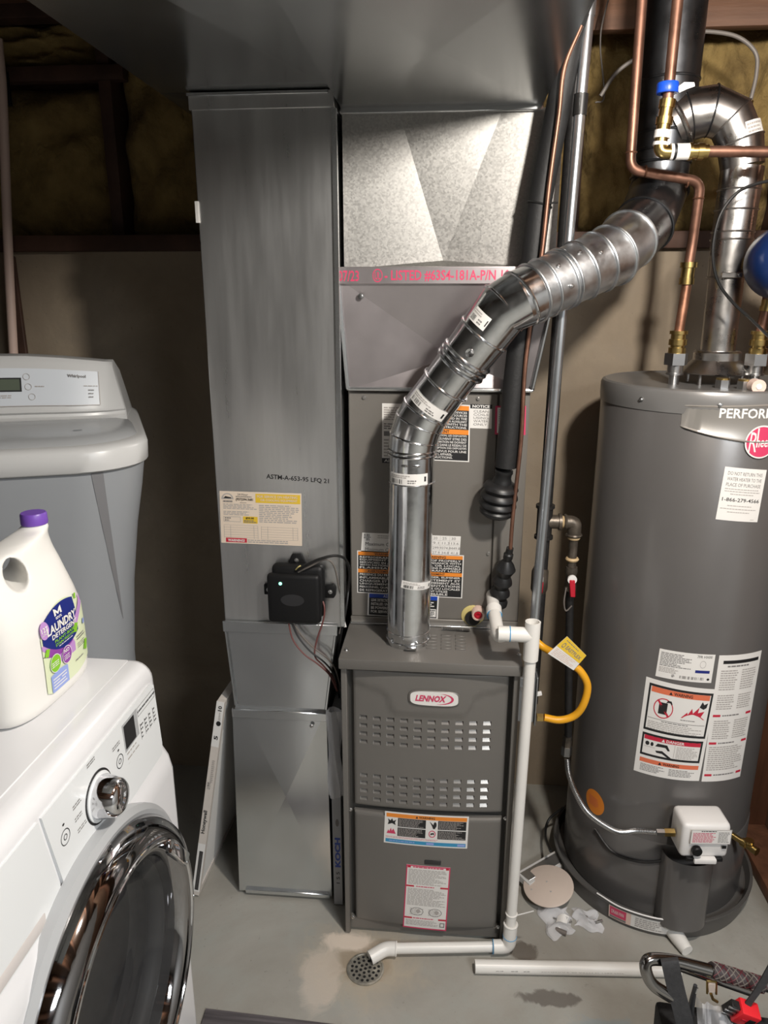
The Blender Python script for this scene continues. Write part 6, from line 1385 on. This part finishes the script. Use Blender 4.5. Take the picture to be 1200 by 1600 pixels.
def carve(mb, cutter, voxel=0):
    o1 = mb.build('carved'); o2 = cutter.build('cutter')
    md = o1.modifiers.new('b', 'BOOLEAN'); md.object = o2; md.operation = 'DIFFERENCE'; md.solver = 'EXACT'
    bpy.context.view_layer.update()
    me = bpy.data.meshes.new_from_object(o1.evaluated_get(bpy.context.evaluated_depsgraph_get()))
    out = MB(); out.add([o1.location + p.co for p in me.vertices], [tuple(p.vertices) for p in me.polygons], mb.mats[0])
    for o in (o1, o2): C.objects.unlink(o); bpy.data.objects.remove(o)
    return out
ct_ = MB(wx); ct_.tube([(-0.46, DCY, DCZ), (0.06, DCY, DCZ)], 0.200, 'white_paint', 64)
carve(b, ct_).build('cabinet', WM, 45)
b = MB(wx); b.box((-0.72, -WW + 0.002, WZ - 0.002), (-0.046, -0.002, WZ + 0.0015), 'white_paint', 0.001, 1); tp = b.build('top_panel', WM)
# control panel
def wface(off): return lambda y, z: V(off - 0.0035 - 0.0, y, z)
PT, PB = 1.028, 0.876
def cpx(z): return 0.000 - 0.004 * (z - 0.905) / 0.125 + 0.0008
def cp(y, z, h=0.0): return V((cpx(z) if z > 0.9 else 0.0008 + (0.9 - z) * 0.14) + h, y, z)
b = MB(wx); n = 14
outl = [(-0.368, PT), (-0.02, PT), (-0.008, PT - 0.008), (-0.004, 0.90), (-0.012, PB + 0.006), (-0.05, PB), (-0.345, PB + 0.008)]
b.add([cp(y, z, 0.0026) for y, z in outl] + [cp(y, z, -0.002) for y, z in outl], [tuple(range(7))] + [(i, (i + 1) % 7, 7 + (i + 1) % 7, 7 + i) for i in range(7)], 'white_panel'); CPN = b.build('control_panel', WM)
def wl(y0, y1, z0, z1, off=0.0028): return lambda u, v, h: cp(y0 + (y1 - y0) * u, z0 + (z1 - z0) * v, off + h)
b = MB(wx); b.add([cp(y, z, h) for h in (0.0022, -0.001) for y, z in ((-0.64, 0.885), (-0.64, PT), (-0.376, PT), (-0.352, 0.885))], [(0, 1, 2, 3), (0, 4, 5, 1), (1, 5, 6, 2), (2, 6, 7, 3), (3, 7, 4, 0)], 'white_panel'); dw = b.build('detergent_drawer', WM)
b = MB(wx); b.box((-0.004, -0.60, 0.884), (0.0052, -0.395, 0.908), 'drawer_shade', 0.004, 2); tag(b.build('drawer_pull', dw), 'finger pull with its recess shade in the colour')  # raised strip; the shade of the recess is in its darker colour
L = Label(wl(-0.40, -0.01, PB, PT), 0.3, wx); Fz = lambda z: (z - PB) / (PT - PB); Fy = lambda y: (y + 0.40) / 0.39
L.rect(Fy(-0.137), Fz(0.915), Fy(-0.083), Fz(1.018), 'dryer_top'); L.up(); L.rect(Fy(-0.133), Fz(0.972), Fy(-0.095), Fz(1.014), 'ink'); L.lines(Fy(-0.133), Fz(0.92), Fy(-0.09), Fz(0.968), 5, 'ink_soft', 0.3, 0.2, 3)
for q_ in range(4):
    y0 = -0.078 + q_ * 0.017; L.rect(Fy(y0), Fz(0.955), Fy(y0 + 0.0012), Fz(0.985), 'ink_gray'); L.lines(Fy(y0 + 0.002), Fz(0.955), Fy(y0 + 0.012), Fz(0.985), 4, 'ink', 0.35, 0.5, 1.4)
    L.lines(Fy(y0), Fz(0.935), Fy(y0 + 0.014), Fz(0.948), 2, 'ink', 0.4, 0.2, 2); L.disc(Fy(y0 + 0.006), Fz(0.926), 0.006, 0.02, 'ink', 10); L.lines(Fy(y0), Fz(0.908), Fy(y0 + 0.015), Fz(0.914), 1, 'ink', 0.5, 0.2, 2)
for q_ in range(5): L.lines(Fy(-0.076 + q_ * 0.014), Fz(1.006), Fy(-0.066 + q_ * 0.014), Fz(1.010), 1, 'ink', 0.7, 0.1, 2); L.disc(Fy(-0.079 + q_ * 0.014), Fz(1.008), 0.003, 0.012, 'ink', 8)
L.frame(Fy(-0.081), Fz(1.000), Fy(-0.012), Fz(1.0165), 0.002, 0.006, 'ink_gray'); L.lines(Fy(-0.025), Fz(0.900), Fy(-0.010), Fz(0.908), 2, 'ink', 0.5, 0.1, 2)
for yb, zb2 in ((-0.158, 0.968), (-0.327, 0.965)):
    L.circ(Fy(yb), Fz(zb2), 0.030, 0.078, 0.12, 'ink', 24); L.circ(Fy(yb), Fz(zb2), 0.012, 0.03, 0.3, 'ink', 16); L.disc(Fy(yb), Fz(zb2 + 0.020), 0.007, 0.012, 'ink', 8)
for yk, zk in ((-0.300, 0.985), (-0.300, 0.965), (-0.298, 0.945), (-0.295, 0.925), (-0.175, 0.995), (-0.178, 0.935), (-0.18, 0.915), (-0.25, 1.018)):
    L.lines(Fy(yk), Fz(zk), Fy(yk + 0.026), Fz(zk + 0.008), 2, 'ink_gray', 0.45, 0.3, 3)
tag(L.build('panel_print', CPN), kind='stuff')
ky, kz = -0.231, 0.958
b = MB(wx); kc = cp(ky, kz, 0.0028); b.lathe([(0.041, 0), (0.041, 0.0012), (0.036, 0.0014)], kc, (1, 0, 0.03), 'ink', 40); b.lathe([(0.0375, 0.001), (0.0375, 0.003), (0.0335, 0.004)], kc, (1, 0, 0.03), 'white_panel', 40); b.build('dial_ring', WM)
b = MB(wx); b.lathe([(0.033, 0.003), (0.033, 0.008), (0.030, 0.022), (0.0275, 0.033), (0.022, 0.038), (0.012, 0.040), (0.001, 0.0405)], kc, (1, 0, 0.03), 'chrome', 40); tag(b.build('dial_knob', WM), 'chrome cycle dial')
# door: rings around the axis along local +x
dc_ = V(0.016, DCY, DCZ)
b = MB(wx); b.lathe([(DRO + 0.016, -0.012), (DRO + 0.015, 0.004), (DRO + 0.006, 0.012), (DRO - 0.002, 0.010), (DRO - 0.002, -0.01)], dc_, (1, 0, 0), 'dryer_top', 96, False); b.build('door_trim', WM)
DO = MB(wx); DO.lathe([(DRO, 0.000), (DRO - 0.002, 0.016), (DRO - 0.012, 0.034), (DRO - 0.030, 0.044), (DRO - 0.048, 0.043), (DRO - 0.060, 0.034), (DRO - 0.066, 0.020), (DRO - 0.070, 0.0)], dc_, (1, 0, 0), 'ring_dark', 112, False); DOo = tag(DO.build('door_ring', WM), 'chromed dark door ring')
b = MB(wx); b.ring(dc_ + V(0.043, 0, 0), (1, 0, 0), DRO - 0.040, 0.0035, 'chrome', 96, 8); b.build('inner_bezel', DOo)
ri = DRO - 0.064
b = MB(wx); b.lathe([(ri, 0.022), (ri - 0.012, 0.012), (ri - 0.03, -0.01), (ri - 0.05, -0.03), (0.06, -0.045), (0.001, -0.048)], dc_, (1, 0, 0), 'door_glass', 80, False); b.build('door_glass', DOo)
b = MB(wx); b.lathe([(0.1985, 0.0), (0.198, -0.05), (0.186, -0.06), (0.194, -0.075), (0.196, -0.42), (0.001, -0.425)], dc_ + V(0.0, 0, 0), (1, 0, 0), 'drum_steel', 64, False); b.build('drum', WM)
b = MB(wx); b.ring(dc_ + V(-0.012, 0, 0), (1, 0, 0), 0.190, 0.016, 'seal_gray', 64, 12); b.build('door_seal', WM)
for k in range(3):
    a_ = 0.6 + 2.1 * k; b = MB(wx); b.obox(dc_ + V(-0.24, math.cos(a_) * 0.165, math.sin(a_) * 0.165), (1, 0, 0), (0, math.cos(a_), math.sin(a_)), (0, -math.sin(a_), math.cos(a_)), 0.14, 0.03, 0.022, 'drum_steel', 0.012, 2); b.build('drum_paddle', WM)
b = MB(wx); b.obox(dc_ + V(0.046, 0.175, 0.115), (0, 0.6, -0.8), (0, 0.8, 0.6), (1, 0, 0), 0.05, 0.012, 0.006, 'chrome', 0.004, 2); b.build('door_pull', DOo)

# detergent bottle on the washer
zw = WZ + 0.0015
BX, BY = -0.660, 1.0
DB = thing('detergent_bottle', 'white laundry detergent jug with purple cap on the front load washer', 'bottle', (BX, BY, zw))
sdir = V(math.cos(math.radians(87)), math.sin(math.radians(87)), 0)    # along the label face
ddir = V(sdir.y, -sdir.x, 0)
BH = 0.268
def bsec(t):
    """reach towards +s, towards -s, half depth"""
    K = [(0.0, .092, .094, .048), (0.02, .110, .104, .058), (0.06, .114, .107, .063), (0.30, .115, .109, .064), (0.50, .112, .109, .063), (0.60, .105, .108, .059), (0.68, .100, .107, .052), (0.76, .097, .105, .043), (0.84, .096, .100, .035), (0.90, .0955, .088, .031), (0.945, .095, .055, .027), (0.965, .0945, -.035, .0235), (0.98, .094, -.052, .0215), (1.0, .0935, -.0545, .0195)]
    for i in range(len(K) - 1):
        if K[i][0] <= t <= K[i + 1][0]:
            f = (t - K[i][0]) / (K[i + 1][0] - K[i][0]); return [K[i][j] * (1 - f) + K[i + 1][j] * f for j in (1, 2, 3)]
    return K[-1][1:]
def bexp(t): return 0.62 + 0.38 * smooth(0.75, 0.96, t)
def bpt(a, t):
    p_, m_, d_ = bsec(t); c_, s_ = math.cos(a), math.sin(a); e = bexp(t)
    s = (p_ - m_) / 2 + (p_ + m_) / 2 * math.copysign(abs(c_) ** e, c_); d = d_ * math.copysign(abs(s_) ** e, s_)
    return V(BX, BY, zw) + sdir * s + ddir * d + V(0, 0, BH * t)
bm = bmesh.new(); NU, NV = 48, 44
ring_v = []
HS, HT, HA, HB = -0.006, 0.83, 0.024, 0.090      # handle hole: centre along s, height t, radii
for j in range(NV + 1):
    ring_v.append([bm.verts.new(bpt(2 * PI * i / NU, j / NV)) for i in range(NU)])
for j in range(NV):
    for i in range(NU): bm.faces.new((ring_v[j][i], ring_v[j][(i + 1) % NU], ring_v[j + 1][(i + 1) % NU], ring_v[j + 1][i]))
bm.faces.new(list(reversed(ring_v[0]))); bm.faces.new(ring_v[NV])
me = bpy.data.meshes.new('jug'); bm.to_mesh(me); bm.free()
tmp = bpy.data.objects.new('jug', me); C.objects.link(tmp)
cut = MB(); n = 28; hax = V(0.72, -0.69, 0)
hc = V(BX, BY, zw + BH * HT) + sdir * HS
loop = lambda d: [hc + sdir * (HA * math.cos(2 * PI * k / n) - 0.25 * HB * BH * math.sin(2 * PI * k / n)) + V(0, 0, HB * BH * math.sin(2 * PI * k / n)) + hax * d for k in range(n)]
cut.add(loop(-0.12) + loop(0.12), [tuple(reversed(range(n))), tuple(range(n, 2 * n))] + [(k, (k + 1) % n, n + (k + 1) % n, n + k) for k in range(n)], 'bottle_white'); cuto = cut.build('cutter')
md = tmp.modifiers.new('b', 'BOOLEAN'); md.object = cuto; md.operation = 'DIFFERENCE'; md.solver = 'EXACT'
bv = tmp.modifiers.new('s', 'REMESH'); bv.mode = 'VOXEL'; bv.voxel_size = 0.0035; bv.use_smooth_shade = True
sm = tmp.modifiers.new('sm', 'SMOOTH'); sm.factor = 0.5; sm.iterations = 8
bpy.context.view_layer.update()
me2 = bpy.data.meshes.new_from_object(tmp.evaluated_get(bpy.context.evaluated_depsgraph_get()))
jb = MB(); jb.add([p.co.copy() for p in me2.vertices], [tuple(p.vertices) for p in me2.polygons], 'bottle_white')
C.objects.unlink(tmp); bpy.data.objects.remove(tmp); C.objects.unlink(cuto); bpy.data.objects.remove(cuto)
jb.build('jug', DB, 60)
ctop = V(BX, BY, zw + BH * 0.985) + sdir * 0.074
b = MB(); b.lathe([(0.0185, 0), (0.0185, 0.006)], ctop, (0, 0, 1), 'bottle_white', 28); b.lathe([(0.0200, 0.004), (0.0205, 0.006), (0.0200, 0.020), (0.0185, 0.0225), (0.001, 0.023)], ctop, (0, 0, 1), 'purple', 36); tag(b.build('cap', DB), 'purple screw cap')
# label on the face towards +d... the face the camera sees
def jl(u, v, h):
    # u along s on the camera side, v up
    t = 0.09 + 0.53 * v; s = -0.048 + 0.142 * u
    p_, m_, d_ = bsec(t); x = min(0.999, abs(s - (p_ - m_) / 2) / ((p_ + m_) / 2)); c_ = x ** (1 / 0.62); d = d_ * (max(0.0, 1 - c_ * c_) ** 0.5) ** 0.62
    return V(BX, BY, zw + BH * t) + sdir * s + ddir * (d + 0.0014 + h)
L = Label(jl, 0.06)
def area(f_lo, f_hi, u0, u1, m, n=16):
    vs = []
    for k in range(n + 1):
        u = u0 + (u1 - u0) * k / n
        for r in range(7): vs.append(jl(u, f_lo(u) + (f_hi(u) - f_lo(u)) * r / 6, L.h))
    L.b.add(vs, [(k * 7 + r, (k + 1) * 7 + r, (k + 1) * 7 + r + 1, k * 7 + r + 1) for k in range(n) for r in range(6)], m)
top_ = lambda u: 0.97 - 1.2 * (u - 0.50) ** 2 if u < 0.8 else 0.86 - 1.6 * (u - 0.8) ** 1.5
bot_ = lambda u: 0.02 + 0.5 * max(0, 0.12 - u) + 0.25 * max(0, u - 0.6) ** 1.2
area(bot_, top_, 0.03, 0.96, 'label_pale', 24); L.up()
area(lambda u: max(bot_(u), 0.60 - 0.9 * u) if u < 0.4 else max(bot_(u), 0.3), lambda u: 0.62 - 0.55 * max(0, u - 0.35) if u < 0.6 else 0.4, 0.03, 0.62, 'label_lilac'); L.up()
area(lambda u: 0.40 + 0.9 * (u - 0.36) ** 2, lambda u: 0.47 + 0.6 * u if u < 0.3 else 0.62, 0.03, 0.58, 'label_purple'); L.up()
area(lambda u: 0.44 + 1.1 * (u - 0.46) ** 2, lambda u: 0.955 - 0.75 * (u - 0.48) ** 2, 0.05, 0.72, 'label_navy'); L.up()
area(lambda u: bot_(u) + 0.01, lambda u: 0.25 - 0.9 * (u - 0.25) ** 2, 0.10, 0.42, 'label_sky'); L.up()
area(lambda u: 0.50 + 0.9 * (u - 0.6), lambda u: 0.62 + 0.9 * (u - 0.6), 0.62, 0.9, 'label_lilac'); L.up()
L.disc(0.10, 0.775, 0.075, 0.10, 'label_lilac'); L.disc(0.20, 0.35, 0.10, 0.105, 'label_green'); L.disc(0.42, 0.345, 0.095, 0.105, 'label_purple')
for cu, cv_, r_ in ((0.09, 0.52, 0.05), (0.66, 0.56, 0.06), (0.78, 0.90, 0.035), (0.86, 0.26, 0.07)): L.poly([(cu - r_, cv_ - r_ * 0.5), (cu + r_ * 0.2, cv_ - r_), (cu + r_, cv_ + r_ * 0.6), (cu - r_ * 0.2, cv_ + r_)], 'label_green')
L.up()
L.text('127', 0.045, 0.76, 0.155, 0.815, 'paper', 0.03); L.text('LOADS', 0.05, 0.725, 0.15, 0.75, 'paper', 0.02)
L.poly([(0.31, 0.845), (0.31, 0.93), (0.345, 0.915), (0.38, 0.88), (0.415, 0.915), (0.45, 0.93), (0.45, 0.845), (0.42, 0.85), (0.42, 0.885), (0.38, 0.85), (0.34, 0.885), (0.34, 0.85)], 'paper'); L.lines(0.32, 0.805, 0.44, 0.835, 2, 'paper', 0.6, 0.1, 2)
L.text('LAUNDRY', 0.13, 0.685, 0.70, 0.785, 'paper', 0.035); L.text('DETERGENT', 0.20, 0.615, 0.70, 0.672, 'paper', 0.03); L.text('PLANT-BASED', 0.24, 0.565, 0.68, 0.60, 'label_green', 0.02); L.text('STAIN FIGHTING', 0.24, 0.52, 0.66, 0.552, 'label_green', 0.02); L.lines(0.30, 0.495, 0.58, 0.512, 1, 'paper', 0.5, 0.1, 6)
L.circ(0.20, 0.35, 0.10, 0.105, 0.08, 'paper'); L.circ(0.42, 0.345, 0.095, 0.105, 0.08, 'paper'); L.lines(0.13, 0.31, 0.27, 0.38, 3, 'paper', 0.45, 0.2, 3); L.text('NO', 0.37, 0.375, 0.47, 0.42, 'paper', 0.03); L.lines(0.36, 0.29, 0.48, 0.355, 3, 'paper', 0.45, 0.2, 3)
L.lines(0.12, 0.06, 0.38, 0.2, 4, 'paper', 0.4, 0.05, 1); L.lines(0.66, 0.40, 0.86, 0.46, 2, 'ink_gray', 0.5, 0.2, 4); L.lines(0.66, 0.30, 0.84, 0.37, 3, 'ink_gray', 0.4, 0.2, 4); L.disc(0.87, 0.55, 0.03, 0.035, 'label_sky'); L.lines(0.58, 0.17, 0.76, 0.20, 1, 'ink_gray', 0.5, 0.1, 4)
tag(L.build('front_label', DB), 'navy, purple and green front label')

# ================================================================== TOP LOADER BEHIND
dm4 = Matrix.Translation((-0.685, 1.60, 0)) @ Matrix.Rotation(math.radians(20), 4, 'Z')
DY = thing('top_load_washer', 'grey top load washer with white lid and sloped console behind the jug', 'washer', (-1.12, 1.62, 0))
def fy(x, xr, yf, rc):
    d = x - (xr - rc)
    return yf if d <= 0 else yf + rc - math.sqrt(max(0, rc * rc - d * d))
def plan(xr, yf, yb, rc=0.14, xl=-0.72, n=8, xb=-0.045):
    pts = [(xl, yb)] + [(xl + (xr - rc - xl) * k / 3, yf) for k in range(4)]
    for k in range(1, n + 1):
        a = PI / 2 * k / n; pts.append((xr - rc + rc * math.sin(a), yf + rc - rc * math.cos(a)))
    pts.append((xr + xb, yb)); return pts
def loft(bb, secs, m, capb=True, capt=True):
    n = len(secs[0][1]); vs = []; fs = []
    for z, pl_ in secs: vs += [V(x, y, z) for x, y in pl_]
    for j in range(len(secs) - 1):
        for i in range(n): fs.append((j * n + i, j * n + (i + 1) % n, (j + 1) * n + (i + 1) % n, (j + 1) * n + i))
    if capb: fs.append(tuple(reversed(range(n))))
    if capt: fs.append(tuple(range((len(secs) - 1) * n, len(secs) * n)))
    bb.add(vs, fs, m)
BS = [(0.0, -0.085, -0.030), (0.80, -0.080, -0.034), (1.0, -0.062, -0.044), (1.15, -0.040, -0.055), (1.25, -0.020, -0.065), (1.312, -0.010, -0.071)]
b = MB(dm4); loft(b, [(z, plan(xr, yf, 0.52)) for z, xr, yf in BS], 'dryer_gray'); b.build('cabinet', DY, 50)
def bsurf(x, z, off=0.0012):
    for i in range(len(BS) - 1):
        if BS[i][0] <= z <= BS[i + 1][0]:
            f = (z - BS[i][0]) / (BS[i + 1][0] - BS[i][0]); xr = BS[i][1] * (1 - f) + BS[i + 1][1] * f; yf = BS[i][2] * (1 - f) + BS[i + 1][2] * f
            return V(x, fy(x, xr, yf, 0.14) - off, z)
b = MB(dm4); vs = []; n = 12
for k in range(n + 1):
    t = k / n; z = 1.311 - 0.385 * t; xc_ = -0.103 + 0.012 * t; hw_ = 0.0115 * (1 - t) + 0.0005
    vs += [bsurf(xc_ - hw_, z), bsurf(xc_ + hw_, z)]
b.add(vs, [(2 * k, 2 * k + 1, 2 * k + 3, 2 * k + 2) for k in range(n)], 'dryer_gray_shade'); tag(b.build('side_flute', DY), 'tapering flute at the front corner, its shade in the colour')  # flat wedge on the cabinet, the fold's shade painted as a darker grey
b = MB(dm4); loft(b, [(1.314, plan(-0.004, -0.080, 0.52)), (1.318, plan(0.0, -0.085, 0.52)), (1.358, plan(0.002, -0.086, 0.52)), (1.366, plan(-0.002, -0.081, 0.52)), (1.372, plan(-0.014, -0.066, 0.52))], 'dryer_lid'); b.build('lid_rim', DY, 50)
b = MB(dm4); loft(b, [(1.370, plan(-0.020, -0.060, 0.232, xb=-0.02)), (1.381, plan(-0.030, -0.045, 0.232, xb=-0.02)), (1.386, plan(-0.070, 0.0, 0.232, xb=-0.01))], 'dryer_top'); b.build('lid', DY, 60)
# console: sloped face rising to an arched top
b = MB(dm4)
cs = [(0.246, 1.366), (0.236, 1.380), (0.234, 1.388), (0.243, 1.393), (0.245, 1.400), (0.236, 1.406), (0.236, 1.414), (0.276, 1.528), (0.288, 1.541), (0.32, 1.545), (0.46, 1.50), (0.47, 1.366)]
def cscale(x): return 1.0 - 0.15 * max(0.0, (x + 0.36) / 0.28) ** 2 * 0.95
rows = []
for x in (-0.70, -0.55, -0.40, -0.28, -0.20, -0.14, -0.10): rows.append([V(x, y + 0.05 * max(0, (x + 0.20) / 0.14) ** 2, 1.366 + (z - 1.366) * cscale(x)) for y, z in cs])
rows.append([V(-0.062 - 0.022 * smooth(1.39, 1.52, z), y + 0.050, 1.366 + (z - 1.366) * cscale(-0.085)) for y, z in cs]); rows.append([V(-0.057 - 0.026 * smooth(1.39, 1.52, z), y + 0.058, 1.366 + (z - 1.366) * cscale(-0.082) * 0.985) for y, z in cs])
k = len(cs); vs = [p for r in rows for p in r]; fs = []
for j in range(len(rows) - 1):
    for i in range(k): fs.append((j * k + i, j * k + (i + 1) % k, (j + 1) * k + (i + 1) % k, (j + 1) * k + i))
fs += [tuple(range(k)), tuple(reversed(range((len(rows) - 1) * k, len(rows) * k)))]
b.add(vs, fs, 'dryer_lid'); CN = b.build('console', DY, 35)
def cf(u, v, h):   # console face, u over local x -0.68..-0.06
    x = -0.68 + 0.62 * u; z = 1.414 + 0.114 * v; y = 0.236 + 0.040 * v + 0.05 * max(0, (x + 0.20) / 0.14) ** 2
    return V(x, y - (0.0016 + h) * 0.94, 1.366 + (z - 1.366) * cscale(x) + (0.0016 + h) * 0.33)
L = Label(cf, 0.06, dm4)
def cu(x): return (x + 0.68) / 0.62
vs = []
for i in range(13):
    u = cu(-0.115) * i / 12; vs += [cf(u, 0.08, 0.0002), cf(u, 0.86, 0.0002)]
L.b.add(vs, [(2 * i, 2 * i + 2, 2 * i + 3, 2 * i + 1) for i in range(12)], 'console_white'); L.h = 0.0010
L.rect(cu(-0.50), 0.37, cu(-0.292), 0.66, 'ink'); L.up(); L.rect(cu(-0.48), 0.40, cu(-0.296), 0.63, 'lcd'); L.up()
for xw, v in ((-0.280, 0.68), (-0.277, 0.47), (-0.270, 0.26), (-0.375, 0.25)): L.circ(cu(xw), v, 0.013, 0.070, 0.14, 'ink_soft', 20)
L.lines(cu(-0.262), 0.46, cu(-0.240), 0.50, 1, 'ink_soft', 0.6, 0.1, 3); L.lines(cu(-0.355), 0.23, cu(-0.315), 0.31, 2, 'ink_soft', 0.5, 0.1, 3)
L.text('Whirlpool', cu(-0.186), 0.68, cu(-0.144), 0.765, 'ink_gray', 0.03); L.lines(cu(-0.150), 0.50, cu(-0.118), 0.53, 1, 'ink_soft', 0.6, 0.1, 3)
for v in (0.40, 0.32, 0.24): L.lines(cu(-0.140), v, cu(-0.127), v + 0.04, 1, 'ink_gray', 0.6, 0.3, 2)
L.rect(0.0, 0.065, cu(-0.115), 0.08, 'ink_soft'); L.rect(cu(-0.116), 0.07, cu(-0.114), 0.86, 'ink_soft')
L.build('console_print', CN)
b = MB(dm4); b.lathe([(0.010, 0), (0.001, 0.0004)], V(-0.15, 0.06, 1.3865), (0, 0, 1), 'dryer_gray', 16); b.build('lid_emblem', DY)

# pipe and cable on the wall, upper left
b = MB(); b.tube(spline([(-1.285, 2.25, 2.375), (-1.291, 2.25, 2.247), (-1.312, 2.25, 2.047), (-1.339, 2.25, 1.799), (-1.357, 2.25, 1.611), (-1.374, 2.25, 1.414)], 6), 0.0135, 'plug_rim', 14); tag(b.build('wall_hose'), 'pale hose running down the wall behind the top load washer', 'hose')
b = MB(); b.tube([(-1.29, 2.28, 2.3), (-1.29, 2.28, 2.213)], 0.007, 'plastic_black', 10); tag(b.build('hanging_cable'), 'short black cable end hanging beside the pale hose', 'cable')
b = MB(); b.box((-1.37, 2.285, 0.9), (-1.345, 2.30, 1.80), 'wood_dark', 0.002, 1); tag(b.build('wall_batten'), 'dark batten on the concrete wall beside the pale hose', 'batten')
